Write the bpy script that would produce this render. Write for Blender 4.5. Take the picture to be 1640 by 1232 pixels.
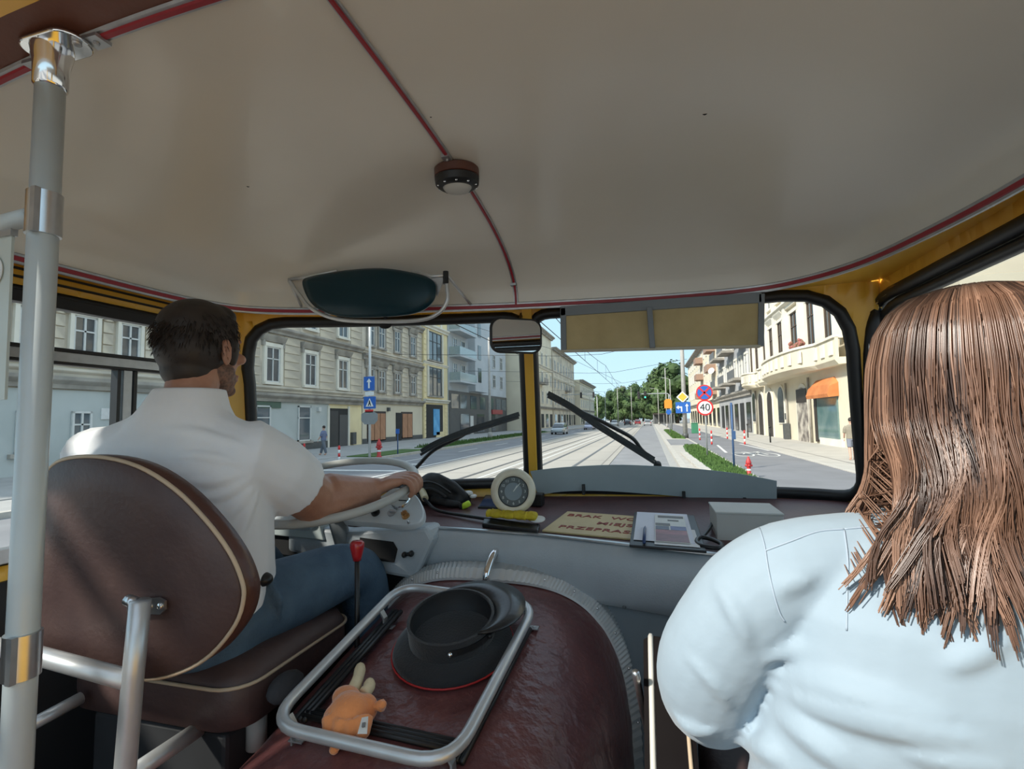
import bpy, bmesh, math, random
from mathutils import Vector, Matrix, noise
random.seed(7)
PI = math.pi
sc = bpy.context.scene
C = sc.collection
for o in list(bpy.data.objects): bpy.data.objects.remove(o)

# ---------------------------------------------------------------- camera
FPX, CX, CY, CAMH = 800.0, 820.0, 616.0, 2.0
_yaw, _pit, _rol = math.radians(15.3), math.radians(4.05), math.radians(1.0)
FW = Vector((-math.sin(_yaw)*math.cos(_pit), math.cos(_yaw)*math.cos(_pit), math.sin(_pit)))
_r0 = Vector((math.cos(_yaw), math.sin(_yaw), 0)); _u0 = _r0.cross(FW)
RT = _r0*math.cos(_rol) - _u0*math.sin(_rol); UP = _u0*math.cos(_rol) + _r0*math.sin(_rol)
cam = bpy.data.cameras.new('camera'); camo = bpy.data.objects.new('camera', cam); C.objects.link(camo)
cam.sensor_fit = 'HORIZONTAL'; cam.sensor_width = 36; cam.lens = 36*FPX/1640; cam.clip_start = .02; cam.clip_end = 1500
camo.matrix_world = Matrix(((RT.x, UP.x, -FW.x, 0), (RT.y, UP.y, -FW.y, 0), (RT.z, UP.z, -FW.z, CAMH), (0, 0, 0, 1)))
sc.camera = camo

# ---------------------------------------------------------------- sky, sun, exposure
w = bpy.data.worlds.new('sky'); sc.world = w; w.use_nodes = True
nt = w.node_tree; nt.nodes.clear()
tc = nt.nodes.new('ShaderNodeTexCoord'); sx = nt.nodes.new('ShaderNodeSeparateXYZ'); cr = nt.nodes.new('ShaderNodeValToRGB')
bg = nt.nodes.new('ShaderNodeBackground'); wo = nt.nodes.new('ShaderNodeOutputWorld')
nt.links.new(tc.outputs['Generated'], sx.inputs[0]); nt.links.new(sx.outputs['Z'], cr.inputs[0]); nt.links.new(cr.outputs[0], bg.inputs[0]); nt.links.new(bg.outputs[0], wo.inputs[0])
e = cr.color_ramp.elements
e[0].position = 0.0; e[0].color = (.46, .63, .72, 1)
e[1].position = .6; e[1].color = (.46, .58, .72, 1)
m_ = cr.color_ramp.elements.new(.22); m_.color = (.36, .56, .70, 1)
bg.inputs[1].default_value = 1.15
sun = bpy.data.lights.new('sun', 'SUN'); suno = bpy.data.objects.new('sun', sun); C.objects.link(suno)
sun.energy = 4.4; sun.angle = math.radians(4); sun.color = (1, .95, .86)
suno.rotation_euler = Vector((.55, .60, -.62)).to_track_quat('-Z', 'Y').to_euler()
sc.view_settings.view_transform = 'Standard'; sc.view_settings.look = 'None'
sc.view_settings.exposure = 0.5; sc.view_settings.gamma = 1; sc.view_settings.use_curve_mapping = False

# ---------------------------------------------------------------- helpers
def ray(u, v): return RT*((u-CX)/FPX) + UP*((CY-v)/FPX) + FW
def P(u, v, x=None, y=None, z=None):
    "the point of the place that lies behind a spot of the photo, on a plane x=, y= or z="
    d = ray(u, v)
    t = x/d.x if x is not None else (y/d.y if y is not None else (z-CAMH)/d.z)
    q = d*t; q.z += CAMH
    return q
def lerp(a, b, t): return a+(b-a)*t
def interp(tab, x):
    if x <= tab[0][0]: return tab[0][1]
    for (a, b), (c, d) in zip(tab, tab[1:]):
        if x <= c: return b+(d-b)*(x-a)/(c-a)
    return tab[-1][1]
def catmull(pts, n=8, closed=False):
    pts = [Vector(p) for p in pts]; out = []; N = len(pts)
    rng = range(N) if closed else range(N-1)
    for i in rng:
        if closed: p0, p1, p2, p3 = pts[i-1], pts[i], pts[(i+1) % N], pts[(i+2) % N]
        else: p0, p1, p2, p3 = pts[max(i-1, 0)], pts[i], pts[i+1], pts[min(i+2, N-1)]
        for k in range(n):
            t = k/n
            out.append(.5*((2*p1)+(p2-p0)*t+(2*p0-5*p1+4*p2-p3)*t*t+(3*p1-p0-3*p2+p3)*t*t*t))
    if not closed: out.append(pts[-1].copy())
    return out
def rrect(w, h, r, n=5, cx=0, cy=0):
    out = []
    for qx, qy, a0 in ((1, 1, 0), (-1, 1, 90), (-1, -1, 180), (1, -1, 270)):
        for k in range(n+1):
            a = math.radians(a0+90*k/n)
            out.append((cx+qx*(w/2-r)+r*math.cos(a), cy+qy*(h/2-r)+r*math.sin(a)))
    return out
def circ(r, n=24, cx=0, cy=0): return [(cx+r*math.cos(2*PI*k/n), cy+r*math.sin(2*PI*k/n)) for k in range(n)]
def frame(o, zdir, xdir=None):
    z = Vector(zdir).normalized()
    x = Vector(xdir) if xdir is not None else (Vector((1, 0, 0)) if abs(z.x) < .9 else Vector((0, 1, 0)))
    x = (x-z*x.dot(z)).normalized(); y = z.cross(x)
    return Matrix(((x.x, y.x, z.x, o[0]), (x.y, y.y, z.y, o[1]), (x.z, y.z, z.z, o[2]), (0, 0, 0, 1)))

class MB:
    def __init__(s): s.v = []; s.f = []
    def add(s, vs, fs, M=None):
        b = len(s.v)
        s.v += [(M @ Vector(p)) if M is not None else Vector(p) for p in vs]
        s.f += [tuple(b+i for i in f) for f in fs]
        return s
    def box(s, c, d, M=None):
        x, y, z = c; a, b, h = d[0]/2, d[1]/2, d[2]/2
        vs = [(x+i*a, y+j*b, z+k*h) for k in (-1, 1) for j in (-1, 1) for i in (-1, 1)]
        return s.add(vs, [(0, 2, 3, 1), (4, 5, 7, 6), (0, 1, 5, 4), (2, 6, 7, 3), (0, 4, 6, 2), (1, 3, 7, 5)], M)
    def loft(s, rings, caps=True, closed=True, ringclosed=False, M=None):
        n = len(rings[0]); vs = [p for r in rings for p in r]; fs = []
        R = len(rings)
        for i in range(R if ringclosed else R-1):
            a, b = i*n, ((i+1) % R)*n
            for j in range(n if closed else n-1):
                k = (j+1) % n
                fs.append((a+j, a+k, b+k, b+j))
        if caps and closed and not ringclosed:
            fs.append(tuple(range(n-1, -1, -1))); fs.append(tuple((R-1)*n+j for j in range(n)))
        return s.add(vs, fs, M)
    def tube(s, path, r, n=8, closed=False, caps=True, sec=None, up=None, M=None):
        path = [Vector(p) for p in path]; N = len(path)
        rs = r if isinstance(r, (list, tuple)) else [r]*N
        rings = []; prev = None
        for i, p in enumerate(path):
            if closed: t = path[(i+1) % N]-path[i-1]
            else: t = path[min(i+1, N-1)]-path[max(i-1, 0)]
            t = t.normalized() if t.length > 1e-9 else Vector((0, 0, 1))
            if up is not None: x = Vector(up)
            elif prev is None: x = Vector((0, 0, 1)) if abs(t.z) < .9 else Vector((1, 0, 0))
            else: x = prev
            x = (x-t*x.dot(t)).normalized(); prev = x; y = t.cross(x)
            if sec is None: ring = [p+(x*math.cos(2*PI*k/n)+y*math.sin(2*PI*k/n))*rs[i] for k in range(n)]
            else: ring = [p+x*a*rs[i]+y*b*rs[i] for a, b in sec]
            rings.append(ring)
        return s.loft(rings, caps=caps and not closed, ringclosed=closed, M=M)
    def lathe(s, prof, n=24, M=None, caps=True):
        rings = [[Vector((r*math.cos(2*PI*k/n), r*math.sin(2*PI*k/n), z)) for k in range(n)] for r, z in prof]
        return s.loft(rings, caps=caps, M=M)
    def ell(s, c, rad, n=16, m=10, M=None):
        rings = []
        for i in range(m+1):
            a = -PI/2+PI*(i+.0)/m
            a = max(min(a, PI/2-.03), -PI/2+.03)
            rings.append([Vector((c[0]+rad[0]*math.cos(a)*math.cos(2*PI*k/n), c[1]+rad[1]*math.cos(a)*math.sin(2*PI*k/n), c[2]+rad[2]*math.sin(a))) for k in range(n)])
        return s.loft(rings, M=M)
    def prism(s, poly, h0, h1, M=None):
        n = len(poly)
        return s.loft([[Vector((a, b, h0)) for a, b in poly], [Vector((a, b, h1)) for a, b in poly]], M=M)
    def build(s, name, mat, parent=None, smooth=False, bevel=0, sub=0, solid=0, auto=None, remesh=0, smo=0, fix=True):
        lo = Vector((min(p.x for p in s.v), min(p.y for p in s.v), min(p.z for p in s.v)))
        hi = Vector((max(p.x for p in s.v), max(p.y for p in s.v), max(p.z for p in s.v)))
        c = (lo+hi)/2
        me = bpy.data.meshes.new(name)
        me.from_pydata([p-c for p in s.v], [], s.f)
        if fix:
            bm = bmesh.new(); bm.from_mesh(me); bmesh.ops.recalc_face_normals(bm, faces=bm.faces); bm.to_mesh(me); bm.free()
        me.validate()
        o = bpy.data.objects.new(name, me); C.objects.link(o); o.location = c
        if mat: me.materials.append(mat)
        if smooth: me.polygons.foreach_set('use_smooth', [True]*len(me.polygons))
        if parent is not None: setpar(o, parent)
        if solid: q = o.modifiers.new('solid', 'SOLIDIFY'); q.thickness = solid; q.offset = 0
        if bevel: q = o.modifiers.new('bevel', 'BEVEL'); q.width = bevel; q.segments = 2; q.limit_method = 'ANGLE'
        if remesh:
            q = o.modifiers.new('remesh', 'REMESH'); q.mode = 'VOXEL'; q.voxel_size = remesh; q.use_smooth_shade = True
        if smo: q = o.modifiers.new('smooth', 'SMOOTH'); q.factor = .6; q.iterations = smo
        if sub: q = o.modifiers.new('sub', 'SUBSURF'); q.levels = sub; q.render_levels = sub
        if auto: autosmooth(me, auto)
        return o
def autosmooth(me, deg):
    me.polygons.foreach_set('use_smooth', [True]*len(me.polygons))
    bm = bmesh.new(); bm.from_mesh(me); a = math.radians(deg)
    for ed in bm.edges:
        if len(ed.link_faces) == 2 and ed.calc_face_angle(0) > a: ed.smooth = False
    bm.to_mesh(me); bm.free()
_wloc = {}
def wloc(o):
    l = o.location.copy(); p = o.parent
    if o.name in _wloc: return _wloc[o.name]
    return l
def setpar(o, parent):
    _wloc[o.name] = o.location.copy()
    pl = wloc(parent)
    o.parent = parent; o.location = o.location-pl
def thing(name, loc, label, cat, group=None):
    o = bpy.data.objects.new(name, None); C.objects.link(o); o.location = loc; o.empty_display_size = .05
    _wloc[o.name] = Vector(loc)
    return tag(o, label, cat, group)
def tag(o, label=None, cat=None, group=None, kind=None):
    if label: o['label'] = label
    if cat: o['category'] = cat
    if group: o['group'] = group
    if kind: o['kind'] = kind
    return o
def struct(o): o['kind'] = 'structure'; return o
def copy_at(src, loc, parent=None, scale=None, rot=None):
    "copy of one object that shares its mesh; loc is a world place"
    o = src.copy(); C.objects.link(o); o.parent = None; o.location = loc
    if scale is not None: o.scale = scale
    if rot is not None: o.rotation_euler = rot
    for k in list(o.keys()):
        if k in ('label', 'category', 'group', 'kind'): del o[k]
    if parent is not None: setpar(o, parent)
    return o
def copy_tree(src, delta, label=None, rotz=None):
    "copy of a thing with its parts and sub-parts, moved by delta"
    def rec(o, par):
        c = o.copy(); C.objects.link(c); c.parent = par
        for ch in o.children: rec(ch, c)
        return c
    n = rec(src, None); n.location = src.location+Vector(delta)
    if rotz is not None: n.rotation_euler = (0, 0, rotz)
    if label: n['label'] = label
    return n
def text_mesh(name, s, size, M, mat, parent=None, extrude=.0008, align='CENTER', sx=1.0, spacing=1.0, bold=0.):
    cu = bpy.data.curves.new(name, 'FONT'); cu.body = s; cu.size = size; cu.extrude = extrude; cu.align_x = align; cu.align_y = 'CENTER'; cu.offset = bold; cu.space_character = spacing
    to = bpy.data.objects.new(name+'_tmp', cu); C.objects.link(to)
    me = bpy.data.meshes.new_from_object(to); bpy.data.objects.remove(to)
    mb = MB(); mb.add([Vector((v.co.x*sx, v.co.y, v.co.z)) for v in me.vertices], [tuple(p.vertices) for p in me.polygons], M)
    # one object per printed character
    par = list(range(len(mb.v)))
    def find(a):
        while par[a] != a: par[a] = par[par[a]]; a = par[a]
        return a
    for f in mb.f:
        for i in f[1:]: par[find(i)] = find(f[0])
    gr = {}
    for f in mb.f: gr.setdefault(find(f[0]), []).append(f)
    last = None
    for fs in gr.values():
        ids = sorted({i for f in fs for i in f}); mp = {i: k for k, i in enumerate(ids)}
        q = MB(); q.add([mb.v[i] for i in ids], [tuple(mp[i] for i in f) for f in fs]); last = q.build(name, mat, parent, fix=False)
    return last
def fill2d(outer, holes=(), ucuts=(), vcuts=()):
    "flat sheet with holes, cut along lines so that it can be bent"
    bm = bmesh.new()
    for loop in [outer]+list(holes):
        vs = [bm.verts.new((a, b, 0)) for a, b in loop]
        for i in range(len(vs)): bm.edges.new((vs[i-1], vs[i]))
    bmesh.ops.triangle_fill(bm, use_beauty=True, use_dissolve=False, edges=bm.edges[:], normal=(0, 0, 1))
    for u in ucuts: bmesh.ops.bisect_plane(bm, geom=bm.verts[:]+bm.edges[:]+bm.faces[:], plane_co=(u, 0, 0), plane_no=(1, 0, 0))
    for v in vcuts: bmesh.ops.bisect_plane(bm, geom=bm.verts[:]+bm.edges[:]+bm.faces[:], plane_co=(0, v, 0), plane_no=(0, 1, 0))
    bm.verts.index_update()
    vs = [tuple(v.co) for v in bm.verts]; fs = [tuple(v.index for v in f.verts) for f in bm.faces]
    bm.free(); return vs, fs

# ---------------------------------------------------------------- materials
_m = {}
def srgb(r, g, b):
    f = lambda c: (c/255/12.92) if c/255 <= .04045 else ((c/255+.055)/1.055)**2.4
    return (f(r), f(g), f(b))
def mat(name, rgb, rough=.5, metal=0., rgb2=None, var=.0, vs=6., bump=0., bs=60., spec=.5, coat=0., detail=4., wave=None, sheen=0., stretch=None, trans=0.):
    if name in _m: return _m[name]
    m = bpy.data.materials.new(name); m.use_nodes = True; _m[name] = m
    nt = m.node_tree; p = nt.nodes['Principled BSDF']
    p.inputs['Roughness'].default_value = rough; p.inputs['Metallic'].default_value = metal
    p.inputs['Specular IOR Level'].default_value = spec; p.inputs['Coat Weight'].default_value = coat
    p.inputs['Sheen Weight'].default_value = sheen
    if trans: p.inputs['Transmission Weight'].default_value = trans
    tcn = nt.nodes.new('ShaderNodeTexCoord'); mp = nt.nodes.new('ShaderNodeMapping')
    nt.links.new(tcn.outputs['Object'], mp.inputs[0])
    if stretch: mp.inputs['Scale'].default_value = stretch
    nz = nt.nodes.new('ShaderNodeTexNoise'); nz.inputs['Scale'].default_value = vs; nz.inputs['Detail'].default_value = detail
    nt.links.new(mp.outputs[0], nz.inputs['Vector'])
    if rgb2 is None: k = 1-(var or .08); rgb2 = tuple(c*k for c in rgb)
    rp = nt.nodes.new('ShaderNodeValToRGB'); rp.color_ramp.elements[0].position = .36; rp.color_ramp.elements[1].position = .64
    rp.color_ramp.elements[0].color = (*rgb2, 1); rp.color_ramp.elements[1].color = (*rgb, 1)
    nt.links.new(nz.outputs['Fac'], rp.inputs[0]); nt.links.new(rp.outputs[0], p.inputs['Base Color'])
    if bump:
        n2 = nt.nodes.new('ShaderNodeTexNoise'); n2.inputs['Scale'].default_value = bs; n2.inputs['Detail'].default_value = 3
        nt.links.new(mp.outputs[0], n2.inputs['Vector'])
        b = nt.nodes.new('ShaderNodeBump'); b.inputs['Strength'].default_value = bump; b.inputs['Distance'].default_value = .01
        nt.links.new(n2.outputs['Fac'], b.inputs['Height']); nt.links.new(b.outputs[0], p.inputs['Normal'])
    return m
def glassmat(name, tint=(1, 1, 1), refl=.6, rough=.0):
    m = bpy.data.materials.new(name); m.use_nodes = True; nt = m.node_tree; nt.nodes.clear()
    out = nt.nodes.new('ShaderNodeOutputMaterial'); mx = nt.nodes.new('ShaderNodeMixShader'); t = nt.nodes.new('ShaderNodeBsdfTransparent'); g = nt.nodes.new('ShaderNodeBsdfGlossy')
    t.inputs[0].default_value = (*tint, 1); g.inputs['Roughness'].default_value = rough
    fr = nt.nodes.new('ShaderNodeFresnel'); fr.inputs[0].default_value = 1.45
    mu = nt.nodes.new('ShaderNodeMath'); mu.operation = 'MULTIPLY'; mu.inputs[1].default_value = refl
    nt.links.new(fr.outputs[0], mu.inputs[0]); nt.links.new(mu.outputs[0], mx.inputs[0]); nt.links.new(t.outputs[0], mx.inputs[1]); nt.links.new(g.outputs[0], mx.inputs[2]); nt.links.new(mx.outputs[0], out.inputs[0])
    return m
M_cream = mat('cream_ceiling_paint', (.74, .70, .615), .24, rgb2=(.70, .66, .575), vs=2.0, spec=.5, coat=.15)
M_yellow = mat('yellow_paint', (.84, .475, .055), .38, rgb2=(.77, .425, .045), vs=5, coat=.2)
M_rubber = mat('black_rubber', (.012, .012, .013), .45, var=.2)
M_alu = mat('aluminium', (.72, .73, .74), .32, 1, var=.12, vs=30)
M_alud = mat('dull_aluminium', (.50, .51, .52), .42, .85, var=.15, vs=30)
M_silver = mat('silver_paint_tube', (.62, .63, .63), .36, .55, var=.08, vs=25)
M_chrome = mat('chrome', (.86, .86, .86), .12, 1, var=.04)
M_red = mat('red_piping', (.33, .018, .03), .4, var=.12)
M_burg = mat('burgundy_vinyl', (.17, .062, .058), .30, rgb2=(.12, .043, .043), vs=9, bump=.45, bs=38, spec=.5)
M_burgd = mat('burgundy_shelf_vinyl', (.105, .045, .045), .45, rgb2=(.08, .034, .036), vs=12, bump=.12, bs=120)
M_brown = mat('brown_vinyl', (.085, .050, .045), .5, rgb2=(.066, .038, .036), vs=10, bump=.12, bs=90)
M_brownlt = mat('brown_vinyl_band', (.16, .062, .04), .5, var=.15, bump=.1)
M_piping = mat('cream_piping', (.55, .42, .29), .5, var=.15)
M_grey = mat('grey_fascia_vinyl', (.44, .475, .50), .40, rgb2=(.40, .435, .46), vs=8, bump=.12, bs=220)
M_greyp = mat('blue_grey_panel', (.23, .27, .29), .5, rgb2=(.20, .24, .26), vs=6)
M_greyd = mat('dark_grey_panel', (.125, .14, .15), .5, var=.15)
M_instr = mat('pale_grey_instrument_paint', (.60, .65, .68), .35, var=.06)
M_black = mat('black_plastic', (.012, .012, .013), .42, var=.3)
M_blackm = mat('matt_black', (.008, .008, .009), .8, var=.3)
M_floor = mat('dark_floor_rubber', (.03, .031, .034), .7, var=.3)
M_pole = mat('grey_green_pole_paint', (.50, .555, .56), .34, rgb2=(.47, .52, .53), vs=14, coat=.25)
M_white = mat('white_plastic', (.78, .78, .76), .45)
M_glass = glassmat('window_glass', (.96, .98, .97), .35)
# ================================================================ THE BUS: shell
XC = -.445
PLAN = catmull([(-1.50, -1.7, 0), (-1.50, -.9, 0), (-1.50, 0, 0), (-1.50, .9, 0), (-1.495, 1.35, 0), (-1.475, 1.48, 0), (-1.42, 1.58, 0), (-1.25, 1.68, 0), (-.9, 1.80, 0), (XC, 1.905, 0),
    (0, 1.97, 0), (.35, 1.995, 0), (.55, 1.985, 0), (.655, 1.955, 0), (.715, 1.905, 0), (.735, 1.84, 0), (.74, 1.6, 0), (.74, .9, 0), (.74, 0, 0), (.74, -.9, 0), (.74, -1.7, 0)], 10)
_L = [0.]
for a, b in zip(PLAN, PLAN[1:]): _L.append(_L[-1]+(b-a).length)
def plan(s):
    s = max(0, min(_L[-1]-1e-6, s))
    lo, hi = 0, len(_L)-1
    while hi-lo > 1:
        md = (lo+hi)//2
        if _L[md] <= s: lo = md
        else: hi = md
    t = (s-_L[lo])/max(1e-9, _L[hi]-_L[lo]); d = (PLAN[hi]-PLAN[lo]).normalized()
    return PLAN[lo].lerp(PLAN[hi], t), Vector((d.y, -d.x, 0))     # point, inward normal (to the right of travel)
def wall(s, z, off=0.):
    p, n = plan(s)
    lean = -.33*(z-2.0)*max(0, -n.y)**1.5
    q = p+n*off; return Vector((q.x, q.y+lean, z))
def on_wall(u, v, s0=0, s1=None):
    "photo spot -> (s, z) on the bent wall"
    d = ray(u, v); hd = math.atan2(d.x, d.y); k = d.z/math.hypot(d.x, d.y); z = 2.0
    s1 = s1 or _L[-1]
    for it in range(7):
        best = None
        for i in range(241):
            s = s0+(s1-s0)*i/240; q = wall(s, z); da = abs(math.atan2(q.x, q.y)-hd)
            if q.y > .05 and (best is None or da < best[0]): best = (da, s)
        c = best[1]; h = (s1-s0)/240
        for i in range(-20, 21):
            s = c+h*i/20; q = wall(s, z); da = abs(math.atan2(q.x, q.y)-hd)
            if da < best[0]: best = (da, s)
        q = wall(best[1], z); z = 2.0+k*math.hypot(q.x, q.y)
    return best[1], z
def s_at(x=None, y=None, left=False):
    best = None
    for i, p in enumerate(PLAN):
        if x is not None: dd = abs(p.x-x)+(0 if p.y > 1.3 else 9)
        else: dd = abs(p.y-y)+(0 if (p.x < -1.3 if left else p.x > .66) else 9)
        if best is None or dd < best[0]: best = (dd, _L[i])
    return best[1]
def chamfer(pts, n=7):
    return [(p.x, p.y) for p in catmull([(a, b, 0) for a, b in pts], n, True)]
SL = s_at(y=1.35, left=True); SR = s_at(y=1.86)
# outlines of the openings, (s,z)
def rounded(poly, r, n=5):
    out = []; N = len(poly)
    for i in range(N):
        a, b, c = Vector(poly[i-1]), Vector(poly[i]), Vector(poly[(i+1) % N])
        ra = r[i] if isinstance(r, (list, tuple)) else r
        p0 = b+(a-b).normalized()*ra; p1 = b+(c-b).normalized()*ra
        for k in range(n+1):
            t = k/n; out.append(tuple((1-t)**2*p0+2*t*(1-t)*b+t*t*p1))
    return out
def densify(poly, step=.05):
    out = []
    for i in range(len(poly)):
        a, b = Vector(poly[i]), Vector(poly[(i+1) % len(poly)]); n = max(1, int((b-a).length/step))
        for k in range(n): out.append(tuple(a.lerp(b, k/n)))
    return out
W = lambda u, v: on_wall(u, v, SL-.25, SR+.25)
a0 = W(388, 640); wl_tl = W(392, 517); wl_tr = W(843, 507); wl_br = W(861, 772); wl_bl = W(404, 795)
win_l = densify(rounded([wl_tl, (wl_tr[0]-.012, wl_tr[1]), (wl_br[0]-.032, wl_br[1]), wl_bl], [.17, .07, .06, .08]))
r_tl = (wl_tr[0]+.018, W(866, 503)[1]); r_tr = W(1360, 462); r_br = W(1388, 800); r_bl = (wl_br[0]+.0, W(870, 782)[1])
win_r = densify(rounded([r_tl, r_tr, r_br, r_bl], [.07, .20, .08, .06]))
sl0, sl1 = s_at(y=-1.5, left=True), s_at(y=1.36, left=True)
win_sl = densify(rounded([(s_at(y=-.3, left=True), 2.345), (sl1, 2.345), (sl1, 1.685), (s_at(y=-.3, left=True), 1.685)], .05), .15)
win_sl2 = densify(rounded([(sl0, 2.345), (s_at(y=-.4, left=True), 2.345), (s_at(y=-.4, left=True), 1.685), (sl0, 1.685)], .05), .15)
WR = lambda u, v: on_wall(u, v, SR-.15, SR+1.6)
q0 = WR(1394, 640)
win_sr = densify(rounded([(q0[0], 2.372), (s_at(y=-.2), 2.372), (s_at(y=-.2), 1.68), (q0[0], 1.68)], [.15, .06, .06, .06]), .08)
win_sr2 = densify(rounded([(s_at(y=-.35), 2.372), (s_at(y=-1.5), 2.372), (s_at(y=-1.5), 1.68), (s_at(y=-.35), 1.68)], .06), .15)
ZB, ZT = .70, 2.40
def wallpiece(name, s0, s1, holes, m=M_yellow):
    n = max(2, int((s1-s0)/.03))
    outer = densify([(s0, ZB), (s1, ZB), (s1, ZT+.075), (s0, ZT+.075)], .06)
    vs, fs = fill2d(outer, holes, ucuts=[s0+(s1-s0)*i/n for i in range(1, n)], vcuts=[.9, 1.2, 1.45, 1.6, 1.8, 1.95, 2.1, 2.25, 2.38])
    mb = MB(); mb.add([wall(a, b) for a, b, c in vs], fs)
    return struct(mb.build(name, m, smooth=True, solid=.02))
wf = wallpiece('wall_front', SL+.03, SR-.03, [win_l, win_r])
wl_ = wallpiece('wall_left', 0, SL+.03, [win_sl, win_sl2])
wr_ = wallpiece('wall_right', SR-.03, _L[-1], [win_sr, win_sr2])
def glazing(name, outline, mg=M_glass, gr=.014, off=.004, rim=None):
    cuts = sorted(p[0] for p in outline); s0, s1 = cuts[0], cuts[-1]; n = max(2, int((s1-s0)/.05))
    vs, fs = fill2d(outline, (), ucuts=[s0+(s1-s0)*i/n for i in range(1, n)])
    mb = MB(); mb.add([wall(a, b, -.004) for a, b, c in vs], fs)
    o = struct(mb.build(name, mg, smooth=True)); o.visible_shadow = True
    g = MB(); g.tube([wall(a, b, off) for a, b in outline], gr, 8, closed=True, sec=[(math.cos(t)*1.0, math.sin(t)) for t in [2*PI*k/8 for k in range(8)]])
    g.build('rubber_gasket', M_rubber, o, smooth=True)
    return o
w1 = glazing('window_1', win_l, gr=.022); w2 = glazing('window_2', win_r, gr=.022)
w3 = glazing('window_3', win_sr, gr=.02); w4 = glazing('window_4', win_sl, gr=.012)
w5 = glazing('window_5', win_sl2, gr=.012); w6 = glazing('window_6', win_sr2, gr=.02)
# bright bead in the right side gasket and its inner black sash
def inset(poly, d):
    cx = sum(p[0] for p in poly)/len(poly); cz = sum(p[1] for p in poly)/len(poly)
    hx = max(p[0] for p in poly)-cx; hz = max(p[1] for p in poly)-cz
    return [(cx+(a-cx)*(1-d/hx), cz+(b-cz)*(1-d/hz)) for a, b in poly]
b = MB(); b.tube([wall(a, c, .018) for a, c in inset(win_sr, .006)], .004, 6, closed=True); b.build('bright_bead', M_alu, w3, smooth=True)
b = MB(); b.tube([wall(a, c, .0) for a, c in inset(win_sr, .035)], .016, 6, closed=True); b.build('sash_frame', M_rubber, w3, smooth=True)
# left side window: top rails, sliding pane bars
def sbar(y0, y1, z, h, m, name, par, off=.006, dep=.018):
    mb = MB(); s0, s1 = s_at(y=y0, left=True), s_at(y=y1, left=True)
    mb.tube([wall(s0+(s1-s0)*i/6, z, off) for i in range(7)], 1, sec=[(-h/2, -dep/2), (h/2, -dep/2), (h/2, dep/2), (-h/2, dep/2)], up=(0, 0, 1))
    return mb.build(name, m, par, bevel=.002)
sbar(-.3, 1.36, 2.325, .03, M_rubber, 'head_rail', w4, .012, .03)
sbar(-.3, 1.36, 2.185, .028, M_alud, 'transom', w4, .010, .03)
sbar(-.3, 1.36, 2.203, .010, M_rubber, 'transom_seal', w4, .012, .034)
sbar(-.3, 1.36, 2.168, .008, M_rubber, 'transom_seal', w4, .012, .034)
sbar(-.3, 1.36, 1.70, .035, M_alud, 'sill_rail', w4, .014, .03)
for yy, mm, hw in ((1.115, M_alud, .024), (1.09, M_rubber, .010), (1.138, M_rubber, .010)):
    mb = MB(); mb.box((-1.49, yy, 1.935), (.026, hw, .49)); mb.build('mullion', mm, w4)
# dark lining under the left window
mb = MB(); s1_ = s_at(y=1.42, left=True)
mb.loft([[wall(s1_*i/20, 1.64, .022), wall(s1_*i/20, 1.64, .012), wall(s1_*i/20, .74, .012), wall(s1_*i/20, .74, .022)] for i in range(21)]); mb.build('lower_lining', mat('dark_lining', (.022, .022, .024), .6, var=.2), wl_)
# yellow band above the left window with its dark grooves
for zz in (2.372, 2.392):
    mb = MB(); mb.tube([(-1.478, -1.6, zz), (-1.478, 1.30, zz)], .0035, 6); mb.build('groove', M_rubber, wl_)

# centre pillar between the windscreens
mb = MB(); z0, z1 = 1.70, 2.41
pp = [(lerp(wl_br[0]-.015, wl_tr[0]+.003, (z-1.75)/(2.37-1.75)), z) for z in [z0+(z1-z0)*i/10 for i in range(11)]]
mb.tube([wall(a, b_, .018) for a, b_ in pp], 1, sec=[(-.019, -.011), (.019, -.011), (.016, .012), (-.016, .012)], up=(1, 0, 0))
struct(mb.build('trim_4', M_yellow, bevel=.004))

# ---------------- ceiling
PER = catmull([(-1.42, -1.7, 0), (-1.42, -.9, 0), (-1.42, .3, 0), (-1.42, .9, 0), (-1.42, 1.15, 0), (-1.40, 1.29, 0), (-1.325, 1.42, 0), (-1.1, 1.525, 0), (-.75, 1.61, 0), (-.45, 1.672, 0), (0, 1.722, 0), (.30, 1.716, 0), (.45, 1.645, 0), (.555, 1.50, 0), (.61, 1.3, 0), (.645, 1.05, 0), (.66, .6, 0), (.66, -.4, 0), (.66, -1.7, 0)], 8)
ZS, RISE, YS, YX = 2.40, .245, .65, .565
def dome(p, t):
    q = Vector((XC+.03, min(p.y, YS), 0)); r = p.lerp(q, t)
    return Vector((r.x, r.y, ZS+RISE*(1-(1-t)**2.5)**.4))
def dome_z(x, y):
    # height of the cab ceiling at a spot, by search on the perimeter spokes
    if y <= YS:
        px = -1.42 if x < XC+.03 else .655; t = (x-px)/(XC+.03-px); return ZS+RISE*(1-(1-min(1, max(0, t)))**2.5)**.4
    best = (9, 2.4); 
    for p in PER:
        if p.y < YS: continue
        for k in range(41):
            q = dome(p, (k/40)**1.5); d = math.hypot(q.x-x, q.y-y)
            if d < best[0]: best = (d, q.z)
    return best[1]
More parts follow.
